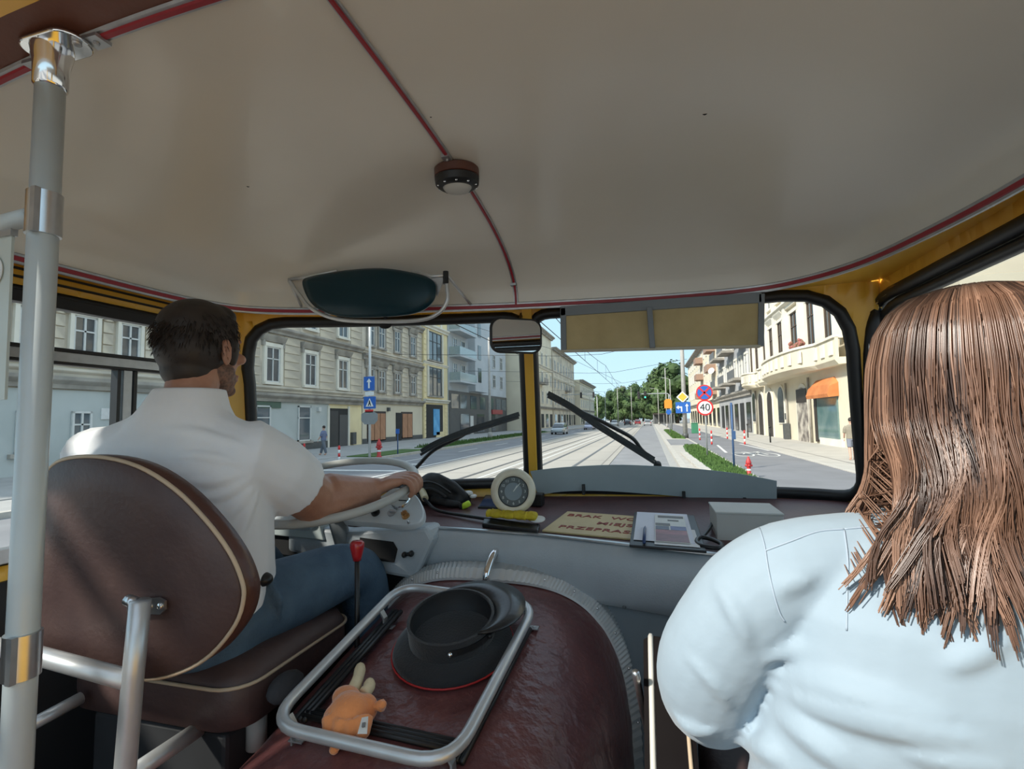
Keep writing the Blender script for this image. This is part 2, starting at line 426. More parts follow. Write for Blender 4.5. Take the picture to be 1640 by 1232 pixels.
def dome_part(y0, y1, name, m):
    pl = [p for p in PER if y0+.001 < p.y < y1]
    first = [p for p in pl if p.x < XC]; last = [p for p in pl if p.x > XC]
    edge = [Vector((-1.42, y0, 0))]+pl+[Vector((.655, y0, 0))]
    ts = [0, .008, .02, .04, .07, .11, .16, .22, .3, .4, .5, .62, .75, .88, 1]
    if y1 < 1.2:
        edgeL = [Vector((-1.42, lerp(y0, y1, i/12), 0)) for i in range(13)]; edgeR = [Vector((.655, p.y, 0)) for p in edgeL]
        mb = MB(); mb.loft([[dome(p, t) for t in ts]+[dome(r, t) for t in ts[::-1][1:]] for p, r in zip(edgeL, edgeR)], closed=False, caps=False)
    else:
        mb = MB(); mb.loft([[dome(p, t) for t in ts] for p in edge], closed=False, caps=False)
    return struct(mb.build(name, m, smooth=True, solid=0))
ceil = dome_part(YX, 9, 'ceiling', M_cream)
dome_part(YX-.075, YX, 'ceiling', M_brownlt); dome_part(YX-.22, YX-.075, 'ceiling', M_yellow); dome_part(.16, YX-.22, 'ceiling', M_cream); 
# unseen rear roof: only its edges built, middle left open to add daylight inside
for x_, t1 in ((-1.42, .34), (.655, .33)):
    mb = MB(); mb.loft([[dome(Vector((x_, lerp(-1.7, .16, i/8), 0)), t_*t1) for t_ in (0, .01, .03, .06, .1, .16, .24, .34, .46, .6, .8, 1)] for i in range(9)], closed=False, caps=False)
    struct(mb.build('ceiling', M_cream, smooth=True))
# cove from the ceiling edge down to the walls
cv = MB(); rows = []
def nearest_s(p):
    return min(((wall(s_, 2.40)-Vector((p.x, p.y, 2.40))).length, s_) for s_ in [i*_L[-1]/600 for i in range(601)])[1]
_ns = [nearest_s(p) for p in PER]
for it in range(6): _ns = [_ns[0]]+[(_ns[i-1]+2*_ns[i]+_ns[i+1])/4 for i in range(1, len(_ns)-1)]+[_ns[-1]]
for p, s_ in zip(PER, _ns):
    b_ = wall(s_, 2.425, .0); a_ = Vector((p.x, p.y, ZS))
    rows.append([a_+Vector((0, 0, .004)), a_.lerp(b_, .5)+Vector((0, 0, .006)), b_])
cv.loft(rows, closed=False, caps=False); struct(cv.build('trim_5', M_yellow, smooth=True))
# piping strips: grey metal channel with a red insert
def strip(name, path, nrm, wid=.017):
    g = MB(); g.tube(path, 1, sec=[(-wid/2, 0), (wid/2, 0), (wid/2*.8, .006), (-wid/2*.8, .006)], up=nrm) if False else None
    g = MB(); r = MB(); n = len(path); rg, rr = [], []
    for i, p in enumerate(path):
        t = (path[min(i+1, n-1)]-path[max(i-1, 0)]).normalized(); u = nrm(p, t).normalized(); sd = t.cross(u).normalized()
        rg.append([p-sd*wid/2+u*.001, p-sd*wid*.42+u*.005, p+sd*wid*.42+u*.005, p+sd*wid/2+u*.001])
        rr.append([p-sd*wid*.24+u*.004, p-sd*wid*.16+u*.0085, p+sd*wid*.16+u*.0085, p+sd*wid*.24+u*.004])
    g.loft(rg); r.loft(rr)
    o = struct(g.build(name, M_alud, smooth=False)); r.build('red_insert', M_red, o); return o
def inw(p, t):
    v = Vector((XC-p.x, min(.65, p.y)-p.y, -.25)); v = v-t*v.dot(t); return v
strip('trim_1', [Vector((p.x, p.y, ZS-.001)) for p in PER], inw, .026)
dn = lambda p, t: Vector((0, 0, -1))-t*(-t.z)
cl = [dome(Vector((XC+.03, 1.6745, 0)), t) for t in [0, .01, .03, .06, .1, .15, .2, .26, .33, .4]]
lampy = 1.135
cpath = []
for k in range(25):
    t = (k/24)**1.8*.52; q = dome(Vector((XC, 1.674, 0)), t); cpath.append(Vector((XC+.008*(1-t), q.y, q.z)))
strip('trim_2', cpath, dn, .017)
strip('trim_3', [Vector((XC+.002, y, ZS+RISE*(1-(1-min(1, (1.674-y)/(1.674-YS)))**2.5)**.4)) for y in [1.12-.03*i for i in range(19)]], dn, .017)
strip('trim_6', [Vector((x, YX, dome_z(x, .5))) for x in [-1.415+2.06*i/40 for i in range(41)]], lambda p, t: Vector((0, 0, -1))-t*(-t.z), .024)
# little metal end clips on the strips
for (x, y) in ((XC+.006, 1.655), (XC, 1.075)):
    mb = MB(); z_ = dome_z(x, y); mb.box((x, y, z_-.006), (.02, .03, .008)); mb.ell((x, y, z_-.011), (.004, .004, .003), 8, 5); o = mb.build('strip_end_clip', M_alud, ceil)
for u, v, r_ in ((1129, 180, .0055), (397, 297, .0045), (648, 117, .002), (690, 187, .002), (998, 458, .003), (967, 468, .003), (1030, 465, .002)):
    best = None
    d_ = ray(u, v)
    for k in range(200):
        q = d_*(.4+k*.009); q.z += CAMH
        if q.z > dome_z(q.x, q.y): best = q; break
    if best is not None:
        mb = MB(); mb.lathe([(.0001, 0), (r_, 0), (r_, .006), (.0001, .006)], 12, frame(best-d_.normalized()*.004, d_)); mb.build('screw_hole', M_blackm, ceil)
# floor
fl = MB(); fl.box((-.38, .2, ZB+.02), (2.2, 3.9, .04)); struct(fl.build('floor', M_floor))

# ---------------- ceiling lamp
lz = dome_z(XC, lampy)
t = thing('ceiling_lamp', (XC, lampy, lz), 'round brown ceiling lamp with a pale lens on the cream ceiling', 'lamp')
nrm = Vector((0, .10, -1)); Fm = frame((XC, lampy, lz+.004), nrm)
mb = MB(); mb.lathe([(.01, 0), (.052, 0), (.056, .004), (.056, .022), (.05, .026), (.01, .026)], 36, Fm); mb.build('base', mat('lamp_brown', (.10, .035, .022), .45), t, auto=40)
mb = MB(); mb.lathe([(.052, .022), (.056, .026), (.054, .042), (.044, .050), (.037, .050), (.037, .036), (.05, .024)], 36, Fm); mb.build('ring', M_black, t, auto=40)
mb = MB(); mb.lathe([(.0368, .038), (.036, .050), (.030, .057), (.016, .062), (.001, .063)], 30, Fm); mb.build('lens', mat('frosted_lens', (.55, .54, .50), .5), t, smooth=True)
for k in range(10):
    a = 2*PI*k/10; mb = MB(); mb.ell((.0485*math.cos(a), .0485*math.sin(a), .047), (.003, .003, .002), 8, 4, Fm); mb.build('screw', M_chrome, t)
# ================================================================ DASHBOARD
def edge_y(x): return interp([(-1.5, 1.44), (-1.2, 1.50), (-.8, 1.565), (-.35, 1.52), (.11, 1.40), (.4, 1.33), (.74, 1.28)], x)
EDZ = 1.648
def back_pt(x, off=.02):
    s_ = min((abs(wall(i*_L[-1]/500, 1.74).x-x)+(9 if wall(i*_L[-1]/500, 1.74).y < 1.3 else 0), i*_L[-1]/500) for i in range(501))[1]
    return wall(s_, 1.735, off)
xs = [-1.46+2.17*i/40 for i in range(41)]
dash = thing('dashboard', (XC, 1.6, .72), 'wide dashboard with burgundy shelf and grey padded front under the windscreen', 'dashboard')
rows = []
for x in xs:
    b_ = back_pt(x); rows.append([Vector((x, edge_y(x), EDZ)), Vector((x, lerp(edge_y(x), b_.y, .5), lerp(EDZ, 1.694, .5))), Vector((x, b_.y, 1.694)), Vector((x, b_.y+.01, 1.66)), Vector((x, edge_y(x)+.02, 1.60))])
mb = MB(); mb.loft(rows); mb.build('shelf', M_burgd, dash, auto=40)
def shelf_z(x, y):
    b_ = back_pt(x); return EDZ+(1.694-EDZ)*(y-edge_y(x))/(b_.y-edge_y(x))
def on_shelf(u, v, lift=0.):
    d = ray(u, v); lo, hi = 1.2/d.y, 2.1/d.y; last = lo
    for k in range(181):
        t_ = lo+(hi-lo)*k/180; q = d*t_; x_ = max(-1.4, min(.7, q.x)); y_ = q.y
        if q.z+CAMH < shelf_z(x_, y_)+lift: break
    q = d*t_; q.z += CAMH; return q
# padded fascia, bulging towards the seats
prof = [(0, 1.648), (-.022, 1.642), (-.038, 1.622), (-.046, 1.59), (-.044, 1.55), (-.030, 1.51), (-.008, 1.478), (.02, 1.468), (.06, 1.468), (.06, 1.6), (.01, 1.64)]
mb = MB(); mb.loft([[Vector((x, edge_y(x)+a, z)) for a, z in prof] for x in [-.80+1.51*i/30 for i in range(31)]]); mb.build('padded_fascia', M_grey, dash, auto=50)
mb = MB(); mb.loft([[Vector((x, edge_y(x)+.012, 1.47)), Vector((x, edge_y(x)+.03, .72)), Vector((x, edge_y(x)+.05, .72)), Vector((x, edge_y(x)+.035, 1.47))] for x in [-.15+.86*i/12 for i in range(13)]]); mb.build('lower_panel', mat('lower_panel_grey', (.19, .22, .24), .5), dash)
mb = MB(); mb.tube([Vector((x, edge_y(x)-.006, EDZ+.003)) for x in xs[12:]], 1, sec=[(-.002, -.008), (.003, -.008), (.003, .008), (-.002, .008)], up=(0, 0, 1)); mb.build('edge_strip', M_alu, dash)
for u, v in ((1000, 972), (1075, 982)):
    mb = MB(); p = P(u, v, y=1.44); mb.ell((p.x, p.y+.0, p.z), (.006, .006, .006), 8, 5); mb.build('screw', M_greyd, dash)
# grey driver side front: lower casing with a dark opening, below the instrument plate
FY = 1.50
mb = MB(); pl = [P(470, 835, y=FY), P(560, 848, y=FY), P(690, 842, y=FY), P(700, 862, y=FY), P(672, 925, y=FY), P(560, 905, y=FY), P(470, 880, y=FY)]
mb.loft([[p+Vector((0, -.03, 0)) for p in pl], [p+Vector((0, .07, 0)) for p in pl]]); mb.build('driver_fascia', M_grey, dash, bevel=.012)
mb = MB(); pl = [P(548, 850, y=FY-.032), P(606, 868, y=FY-.032), P(636, 868, y=FY-.032), P(637, 898, y=FY-.032), P(606, 898, y=FY-.032), P(548, 886, y=FY-.032)]
pl = [P(577, 861, y=FY-.032), P(600, 864, y=FY-.032), P(630, 868, y=FY-.032), P(637, 880, y=FY-.032), P(632, 901, y=FY-.032), P(600, 897, y=FY-.032), P(577, 893, y=FY-.032)]
mb.loft([pl, [p+Vector((0, -.003, 0)) for p in pl]]); mb.build('dark_opening', M_blackm, dash)
mb = MB(); p = P(653, 888, y=FY-.04)
for dx in (-.012, .012): mb.ell((p.x+dx, p.y, p.z+dx*.2), (.008, .012, .010), 10, 6)
mb.tube([p+Vector((-.012, 0, 0)), p+Vector((.012, 0, 0))], .006, 6); mb.build('toggle_knobs', M_black, dash, smooth=True)
mb = MB(); pl = [P(380, 850, y=FY-.02), P(520, 858, y=FY-.02), P(560, 866, y=FY-.02), P(560, 900, y=FY-.02), P(380, 880, y=FY-.02)]
mb.loft([pl, [p+Vector((0, .03, 0)) for p in pl]]); mb.build('dark_lower_slot', M_blackm, dash)
mb = MB(); mb.box((-1.12, 1.66, 1.15), (.70, .06, .86)); mb.build('bulkhead', M_greyd, dash)
mb = MB(); pl = [P(385, 832, y=1.46), P(512, 842, y=1.46), P(518, 866, y=1.46), P(385, 852, y=1.46)]
mb.loft([pl, [p+Vector((0, .05, 0)) for p in pl]]); mb.build('column_panel', mat('pale_grey_green_paint', (.42, .47, .46), .45), dash, bevel=.004)

# instrument plate, tilted towards the driver
t = thing('instrument_panel', P(600, 830, z=1.70), 'pale grey instrument panel with gauges and knobs beside the steering wheel', 'instrument panel')
def IP(u, v, h=0.):
    # plane rising away from the seats
    y = 1.50
    for it in range(25):
        p = P(u, v, y=y); y = lerp(y, 1.42+(p.z-1.66-h)/.95, .35)
    return P(u, v, y=y)
out = [(505, 822), (560, 812), (600, 800), (630, 782), (650, 783), (668, 795), (678, 815), (676, 832), (662, 840), (640, 842), (600, 838), (548, 834)]
top = catmull([IP(u, v) for u, v in out], 5, True); nI = Vector((0, -.69, .72)).normalized()
mb = MB(); mb.loft([[p-nI*.024 for p in top], [p-nI*.005 for p in top], [p+(sum(top, Vector())/len(top)-p)*.03 for p in top]]); mb.build('plate', M_instr, t, auto=35)
def gauge(u, v, r, par, kind):
    p = IP(u, v); F = frame(p, nI)
    mb = MB()
    if kind == 'dial':
        mb.lathe([(r*.8, 0), (r, 0), (r, .012), (r*.92, .016), (r*.82, .012), (r*.8, .006)], 28, F, caps=False); b_ = mb.build('bezel', M_chrome, par, auto=40)
        mb = MB(); mb.lathe([(.0005, .004), (r*.82, .004), (r*.82, .006), (.0005, .006)], 24, F); f_ = mb.build('dial_face', mat('dial_face', (.55, .58, .57), .4), par)
        mb = MB(); mb.box((r*.2, 0, .008), (r*.8, r*.07, .002), F); mb.build('needle', M_black, par)
    elif kind == 'knob':
        mb.lathe([(r, 0), (r, .006), (r*.6, .008), (r*.6, .014), (r*.75, .018), (r*.7, .026), (.001, .028)], 16, F); mb.build('knob', M_black, par, auto=40)
    elif kind == 'lamp':
        mb.lathe([(r*1.1, 0), (r*1.1, .004), (r, .006), (r*.7, .011), (.001, .013)], 16, F); mb.build('warning_lamp', M_alu, par, smooth=True)
    elif kind == 'key':
        mb.lathe([(r, 0), (r, .008), (.001, .009)], 16, F); mb.box((r*.8, 0, .014), (r*1.8, r*.7, .010), F); mb.build('ignition_switch', M_alud, par, bevel=.001)
    elif kind == 'brass':
        mb.lathe([(r, 0), (r*.9, .006), (r*.5, .008), (r*.5, .014)], 18, F)
        for k in range(4):
            a = PI*k/4; mb.box((0, 0, .017), (r*1.5, r*.28, .006), F @ Matrix.Rotation(a, 4, 'Z'))
        mb.build('brass_knob', mat('brass', (.55, .30, .12), .35, .8), par)
gauge(643, 804, .034, t, 'dial')
for u, v, r, k in ((625, 802, .012, 'lamp'), (612, 810, .006, 'knob'), (602, 822, .014, 'knob'), (627, 823, .012, 'key'), (650, 827, .013, 'brass'), (648, 789, .011, 'knob'), (598, 811, .006, 'lamp'), (655, 838, .004, 'lamp')): gauge(u, v, r, t, k)
# left binnacle behind the wheel
t = thing('binnacle', P(450, 825, y=1.5), 'pale grey instrument binnacle behind the left of the steering wheel', 'instrument panel')
top = catmull([IP(u, v, .0) for u, v in ((418, 805), (440, 800), (468, 797), (500, 800), (506, 822), (490, 838), (450, 836), (418, 828))], 5, True)
mb = MB(); mb.loft([[p-nI*.05 for p in top], top]); mb.build('housing', M_instr, t, bevel=.008)
top = catmull([IP(u, v, .03) for u, v in ((470, 806), (478, 798), (492, 795), (505, 803), (508, 822), (492, 828), (475, 824))], 5, True)
mb = MB(); mb.loft([[p-nI*.04 for p in top], top]); mb.build('gauge_pod', M_instr, t, bevel=.006)
p = IP(488, 810, .04); mb = MB(); mb.lathe([(.016, -.01), (.016, .008), (.012, .012), (.001, .012)], 18, frame(p, nI)); mb.build('knob', M_black, t, auto=40)
mb = MB(); mb.tube(catmull([IP(438, 806, .02), IP(446, 812, .02), IP(452, 818, .02), IP(470, 820, .02)], 5), .006, 8); mb.build('grab_edge', M_white, t, smooth=True)

# ---------------- steering wheel
WC, WR_, WT = Vector((-1.0, 1.42, 1.792)), .268, math.radians(14)
wn = Vector((0, -math.sin(WT), math.cos(WT))); Fw_ = frame(WC, wn, (1, 0, 0))
t = thing('steering_wheel', WC-wn*.25, 'large pale grey steering wheel held by the driver', 'steering wheel')
M_rim = mat('wheel_rim_grey', (.50, .50, .47), .4, var=.1)
mb = MB(); mb.tube([Fw_ @ Vector((WR_*math.cos(2*PI*k/56), WR_*math.sin(2*PI*k/56), 0)) for k in range(56)], .0135, 10, closed=True); mb.build('rim', M_rim, t, smooth=True)
for a in (38, 142, 218, 322):
    a = math.radians(a); mb = MB(); d = Vector((math.cos(a), math.sin(a), 0))
    mb.tube([Fw_ @ (d*.03+Vector((0, 0, -.05))), Fw_ @ (d*.12+Vector((0, 0, -.045))), Fw_ @ (d*.22+Vector((0, 0, -.02))), Fw_ @ (d*WR_)], [.012, .010, .009, .009], 8); mb.build('spoke', M_rim, t, smooth=True)
mb = MB(); mb.lathe([(.02, -.09), (.045, -.08), (.05, -.05), (.044, -.034), (.02, -.026), (.001, -.025)], 24, Fw_); mb.build('hub', M_rim, t, smooth=True)
mb = MB(); mb.tube([Fw_ @ Vector((0, 0, -.08)), Fw_ @ Vector((0, .05, -.4)), Fw_ @ Vector((0, .12, -.9))], .028, 12); mb.build('column', M_greyd, t, smooth=True)

# ================================================================ ENGINE COVER
EX, EW, EY0, EY1 = -.47, .395, -.6, 1.475
def ctop(y): return 1.41+.19*(y-.84)
ZF = .72
def cover_pt(y, a):
    # a in -1..1 across; superellipse arch
    th = (a+1)/2*PI; c, s_ = -math.cos(th), math.sin(th)
    ex = .62; x = EX+EW*math.copysign(abs(c)**ex, c); z = ZF+(ctop(y)-ZF)*abs(s_)**.36
    return Vector((x, y, z))
def cover_z(x, y):
    k = min(1, abs((x-EX)/EW)); c = k**(1/.62); return ZF+(ctop(y)-ZF)*math.sqrt(max(0, 1-c*c))**.36
def on_cover(u, v, lift=0):
    p = P(u, v, z=1.45+lift)
    for it in range(15): p = P(u, v, z=cover_z(p.x, p.y)+lift)
    return p
t = thing('engine_cover', (EX, .9, ZF), 'domed burgundy leatherette engine cover between the two seats', 'engine cover')
ys = [EY0+(EY1-EY0)*i/40 for i in range(41)]; aa = [-1+2*i/44 for i in range(45)]
mb = MB(); mb.loft([[cover_pt(y, a) for a in aa] for y in ys], closed=False, caps=False)
cov = mb.build('leatherette_shell', M_burg, t, smooth=True, solid=.01)
# creases in the leatherette near the crest
q = cov.modifiers.new('crease', 'DISPLACE'); tex = bpy.data.textures.new('wrinkle', 'CLOUDS'); tex.noise_scale = .06; tex.noise_depth = 3; q.texture = tex; q.strength = .006; q.mid_level = .5
cov.modifiers.move(1, 0)
sb = cov.modifiers.new('sub', 'SUBSURF'); sb.levels = 1; sb.render_levels = 2; cov.modifiers.move(2, 0)
# ribbed aluminium edging round the front end
def edging(y0, y1, k0, k1, name, m):
    mb = MB(); rr = []
    for i in range(241):
        a = -1+2*i/240; p = cover_pt(EY1, a); c = Vector((EX, 0, 1.2)); d = Vector((p.x-EX, 0, p.z-1.2)).normalized()
        if p.z < 1.0: continue
        rb = .003 if i % 2 else 0
        rr.append([Vector((p.x, y0, p.z))+d*(k0+rb), Vector((p.x, (y0+y1)/2, p.z))+d*(lerp(k0, k1, .5)+rb), Vector((p.x, y1, p.z))+d*(k1+rb), Vector((p.x, y1, p.z))+d*(k1-.01), Vector((p.x, y0, p.z))+d*(k0-.006)])
    mb.loft(rr); return mb.build(name, m, t)
edging(1.425, 1.456, .004, .026, 'ribbed_edging', mat('ribbed_light_metal', (.74, .75, .74), .4, .35))
edging(1.457, 1.485, .024, .036, 'edging_flange', mat('light_metal_flange', (.55, .57, .57), .4, .5))
for i in range(13):
    a = -.86+1.72*i/12; p = cover_pt(EY1, a); d = Vector((p.x-EX, 0, p.z-1.2)).normalized()
    mb = MB(); q_ = Vector((p.x, 1.43, p.z))+d*.022; mb.ell(q_, (.004, .004, .004), 8, 5); mb.build('edging_screw', M_chrome, t, smooth=True)

# chrome pull handle on the cover
h0, h1 = on_cover(779, 938), on_cover(806, 905)
t = thing('pull_handle', (h0+h1)/2, 'chrome arched pull handle at the front of the burgundy engine cover', 'handle')
ax = (h1-h0); mid = (h0+h1)/2; upv = Vector((0, 0, 1))
mb = MB(); mb.tube(catmull([h0+upv*.006, h0+upv*.03+ax*.02, h0+ax*.25+upv*.056, mid+upv*.066, h1-ax*.2+upv*.056, h1-ax*.02+upv*.03, h1+upv*.004], 6), .0115, 12); mb.build('grip', M_chrome, t, smooth=True)
for h in (h0, h1):
    mb = MB(); mb.lathe([(.001, -.004), (.017, -.004), (.016, .008), (.001, .010)], 16, Matrix.Translation(h)); mb.build('foot', M_chrome, t, smooth=True)

# luggage rail: rounded tube frame on brackets, with black runner bars
def RP(u, v):  # plane of the rail
    p = P(u, v, z=1.48)
    for it in range(15): p = P(u, v, z=ctop(p.y)+.042)
    return p
c_nl, c_nr, c_fr, c_fl = RP(428, 1160), RP(722, 1228), RP(858, 968), RP(642, 938)
t = thing('luggage_rail', (c_nl+c_fr)/2-Vector((0, 0, .05)), 'silver tube luggage rail screwed onto the burgundy engine cover', 'rail')
def rcorner(pts, r, n=7):
    out = []; N = len(pts)
    for i in range(N):
        a, b, c = pts[i-1], pts[i], pts[(i+1) % N]; p0 = b+(a-b).normalized()*r; p1 = b+(c-b).normalized()*r
        for k in range(n+1):
            s_ = k/n; out.append((1-s_)**2*p0+2*s_*(1-s_)*b+s_*s_*p1)
    return out
mb = MB(); mb.tube(rcorner([c_nl, c_nr, c_fr, c_fl], .075), .0115, 12, closed=True); mb.build('tube_frame', M_silver, t, smooth=True)
dz = Vector((0, 0, -.034))
ins = lambda p, k: p+((c_nl+c_nr+c_fr+c_fl)/4-p)*k
def runner(a, b, name='runner_bar'):
    for k, off in enumerate((-.011, 0, .011)):
        d = (b-a).normalized(); sd = Vector((-d.y, d.x, 0)); mb = MB()
        mb.tube([a+sd*off+dz, b+sd*off+dz], .006, 8); mb.build(name, M_black, t, smooth=True)
runner(lerp(c_nl, c_fl, .16).lerp(lerp(c_nr, c_fr, .16), .06), lerp(c_nl, c_fl, .16).lerp(lerp(c_nr, c_fr, .16), .97))
runner(lerp(c_nl, c_nr, .06)+(c_fl-c_nl)*.12, lerp(c_fl, c_fr, .06)-(c_fl-c_nl)*.12)
runner(lerp(c_nl, c_nr, .96)+(c_fr-c_nr)*.10, lerp(c_fl, c_fr, .97)-(c_fr-c_nr)*.10)
for p in (ins(c_nl, .12), ins(c_nr, .12), ins(c_fr, .12), lerp(c_nl, c_fl, .78).lerp(c_nr, .02)):
    mb = MB(); mb.tube([p+Vector((0, 0, -.002)), p+Vector((.012, 0, -.02)), p+Vector((.014, 0, -.05))], 1, sec=[(-.009, -.002), (.009, -.002), (.009, .002), (-.009, .002)], up=(0, 1, 0)); mb.box(p+Vector((.022, 0, -.042)), (.03, .02, .003)); mb.ell(p+Vector((.026, 0, -.040)), (.005, .005, .003), 8, 4); mb.build('bracket', M_alud, t)

# ================================================================ conductor's cap, upside down
hp = on_cover(727, 1040); t = thing('peaked_cap', hp, 'black peaked uniform cap lying upside down on the engine cover', 'cap')
slope = Vector((0, -.19, 1)).normalized(); Fh = frame(hp+slope*.002, slope, (1, .1, 0))
M_felt = mat('black_felt', (.014, .014, .016), .85, var=.25, bump=.15, bs=200, sheen=.3)
def el(rx, ry, z, n=40, cx=0, cy=0, tilt=0): return [Vector((cx+rx*math.cos(2*PI*k/n), cy+ry*math.sin(2*PI*k/n), z+tilt*math.sin(2*PI*k/n))) for k in range(n)]
mb = MB(); mb.loft([el(.05, .055, .003), el(.12, .125, .001), el(.136, .142, .005), el(.139, .146, .014), el(.134, .140, .024), el(.118, .124, .032), el(.099, .105, .036)], M=Fh); mb.build('crown', M_felt, t, smooth=True)
mb = MB(); mb.tube([Fh @ p for p in el(.141, .148, .010)], .0022, 6, closed=True); mb.build('red_piping', mat('cap_red_piping', (.45, .02, .02), .5), t, smooth=True)
mb = MB(); mb.loft([el(.099, .105, .030), el(.101, .107, .084, tilt=.006), el(.095, .101, .085, tilt=.006), el(.094, .100, .012), el(.01, .01, .010)], M=Fh); mb.build('band', M_felt, t, smooth=False, auto=50)
mb = MB(); mb.loft([el(.0935, .0995, .079, tilt=.006), el(.0925, .0985, .016), el(.01, .01, .014)], M=Fh, caps=False); mb.build('lining', mat('cap_lining', (.018, .018, .020), .6, var=.3), t, smooth=True)
# peak: glossy crescent sticking out at the right-front
rows = []
A0 = math.radians(42)
for i in range(25):
    th = A0+math.radians(-80+160*i/24); k = math.cos(math.radians(-80+160*i/24)*.5*180/160*1.1)
    k = max(0, math.cos(math.radians(-90+180*i/24)))
    ri = (.100*math.cos(th), .106*math.sin(th)); ro = (ri[0]*(1+.85*k), ri[1]*(1+.85*k))
    rows.append([Vector((ri[0], ri[1], .083)), Vector((lerp(ri[0], ro[0], .5), lerp(ri[1], ro[1], .5), .086)), Vector((ro[0], ro[1], .083-.006*k)), Vector((ro[0], ro[1], .080-.006*k)), Vector((lerp(ri[0], ro[0], .5), lerp(ri[1], ro[1], .5), .082)), Vector((ri[0], ri[1], .079))])
mb = MB(); mb.loft(rows, M=Fh); mb.build('peak', mat('patent_black', (.014, .014, .015), .34, coat=.15), t, smooth=True)
rows = [Fh @ Vector((.1025*math.cos(th), .1085*math.sin(th), .060)) for th in [math.radians(-75+200*i/24) for i in range(25)]]
mb = MB(); mb.tube(rows, 1, sec=[(-.006, -.0015), (.006, -.0015), (.006, .0015), (-.006, .0015)], up=slope); mb.build('strap', mat('patent_black', (.012, .012, .013), .18), t)
for th in (-75, -20, 20): 
    th = math.radians(th); mb = MB(); mb.ell(Fh @ Vector((.105*math.cos(th), .111*math.sin(th), .060)), (.006, .006, .006), 10, 6); mb.build('button', M_chrome if th < -1 else M_black, t, smooth=True)
mb = MB(); mb.tube([Fh @ Vector((.005+.016*math.cos(2*PI*k/24), -.03+.016*math.sin(2*PI*k/24), .0155)) for k in range(24)], .0008, 4, closed=True)
for k in range(5): mb.box((.005+.004*(k-2), -.03, .0155), (.0015, .012-.003*abs(k-2), .001), Fh)
mb.build('maker_stamp', mat('stamp_white', (.5, .5, .5), .6), t)

# ================================================================ plush toy
tp = on_cover(565, 1165); t = thing('plush_toy', tp, 'orange plush toy with cream legs lying on the luggage rail bars', 'toy')
M_pl = mat('orange_plush', (.83, .30, .10), .9, rgb2=(.76, .26, .085), vs=20, bump=.3, bs=150, sheen=.5)
M_plc = mat('cream_plush', (.80, .66, .42), .9, var=.1, bump=.2, bs=150)
T0 = tp+Vector((0, 0, .012))
def Q(u, v, h): 
    p = P(u, v, z=1.45+h)
    for it in range(8): p = P(u, v, z=cover_z(p.x, p.y)+h)
    return p
mb = MB(); b_ = Q(560, 1140, .045); mb.ell(b_, (.040, .036, .034)); mb.ell(Q(540, 1150, .04), (.026, .026, .026)); mb.ell(Q(585, 1135, .04), (.024, .024, .026)); mb.ell(Q(555, 1118, .05), (.030, .022, .022))
for (u, v), (u2, v2) in (((530, 1150), (528, 1168)), ((548, 1155), (543, 1172)), ((565, 1155), (562, 1172)), ((583, 1150), (582, 1172))):
    mb.tube([Q(u, v, .05), Q(u2, v2, .04)], [.018, .013], 10); mb.ell(Q(u2, v2, .04), (.013, .013, .013), 10, 8)
mb.build('body', M_pl, t, smooth=True, remesh=.0035, smo=4)
mb = MB(); mb.tube([Q(595, 1133, .045), Q(604, 1131, .045), Q(612, 1130, .05)], [.010, .008, .011], 8); mb.ell(Q(612, 1129, .052), (.009, .008, .008), 8, 6); mb.build('tail', M_pl, t, smooth=True)
for pts in ([(565, 1108), (574, 1085), (577, 1070)], [(582, 1112), (590, 1103), (592, 1095)]):
    mb = MB(); mb.tube(catmull([Q(u, v, .045) for u, v in pts], 5), [.011, .012, .0125, .012, .0115, .0115, .0115, .012, .012, .0115, .010][:2*5+1], 12); e_ = pts[-1]; mb.ell(Q(*e_, .045), (.0105, .0105, .0105), 12, 8); mb.build('leg', M_plc, t, smooth=True)
mb = MB(); mb.tube([Q(535, 1200, .015), Q(541, 1190, .02), Q(545, 1180, .03)], [.008, .011, .010], 10); mb.ell(Q(535, 1201, .013), (.009, .008, .008), 10, 6); mb.build('ear', M_pl, t, smooth=True)
mb = MB(); mb.tube([Q(570, 1198, .012), Q(568, 1190, .02)], [.008, .009], 10); mb.build('ear', M_plc, t, smooth=True)
mb = MB(); c4 = [Q(580, 1150, .078), Q(590, 1148, .075), Q(588, 1176, .065), Q(573, 1176, .07)]; mb.loft([c4, [p+Vector((0, -.001, .001)) for p in c4]]); mb.build('care_label', mat('label_white', (.75, .75, .73), .7), t)
mb = MB(); c4 = [Q(581, 1159, .0765), Q(586, 1158, .0765), Q(585, 1165, .075), Q(580, 1166, .075)]; mb.loft([c4, [p+Vector((0, -.002, .0025)) for p in c4]]); mb.build('label_print', mat('label_ink', (.2, .2, .2), .7), t)
for k in range(9):
    u, v = 548+3*k, 1112-random.random()*4
# ================================================================ things on the dashboard
def onF(u, v, off=0.):
    s_, z_ = W(u, v); return wall(s_, z_, off)
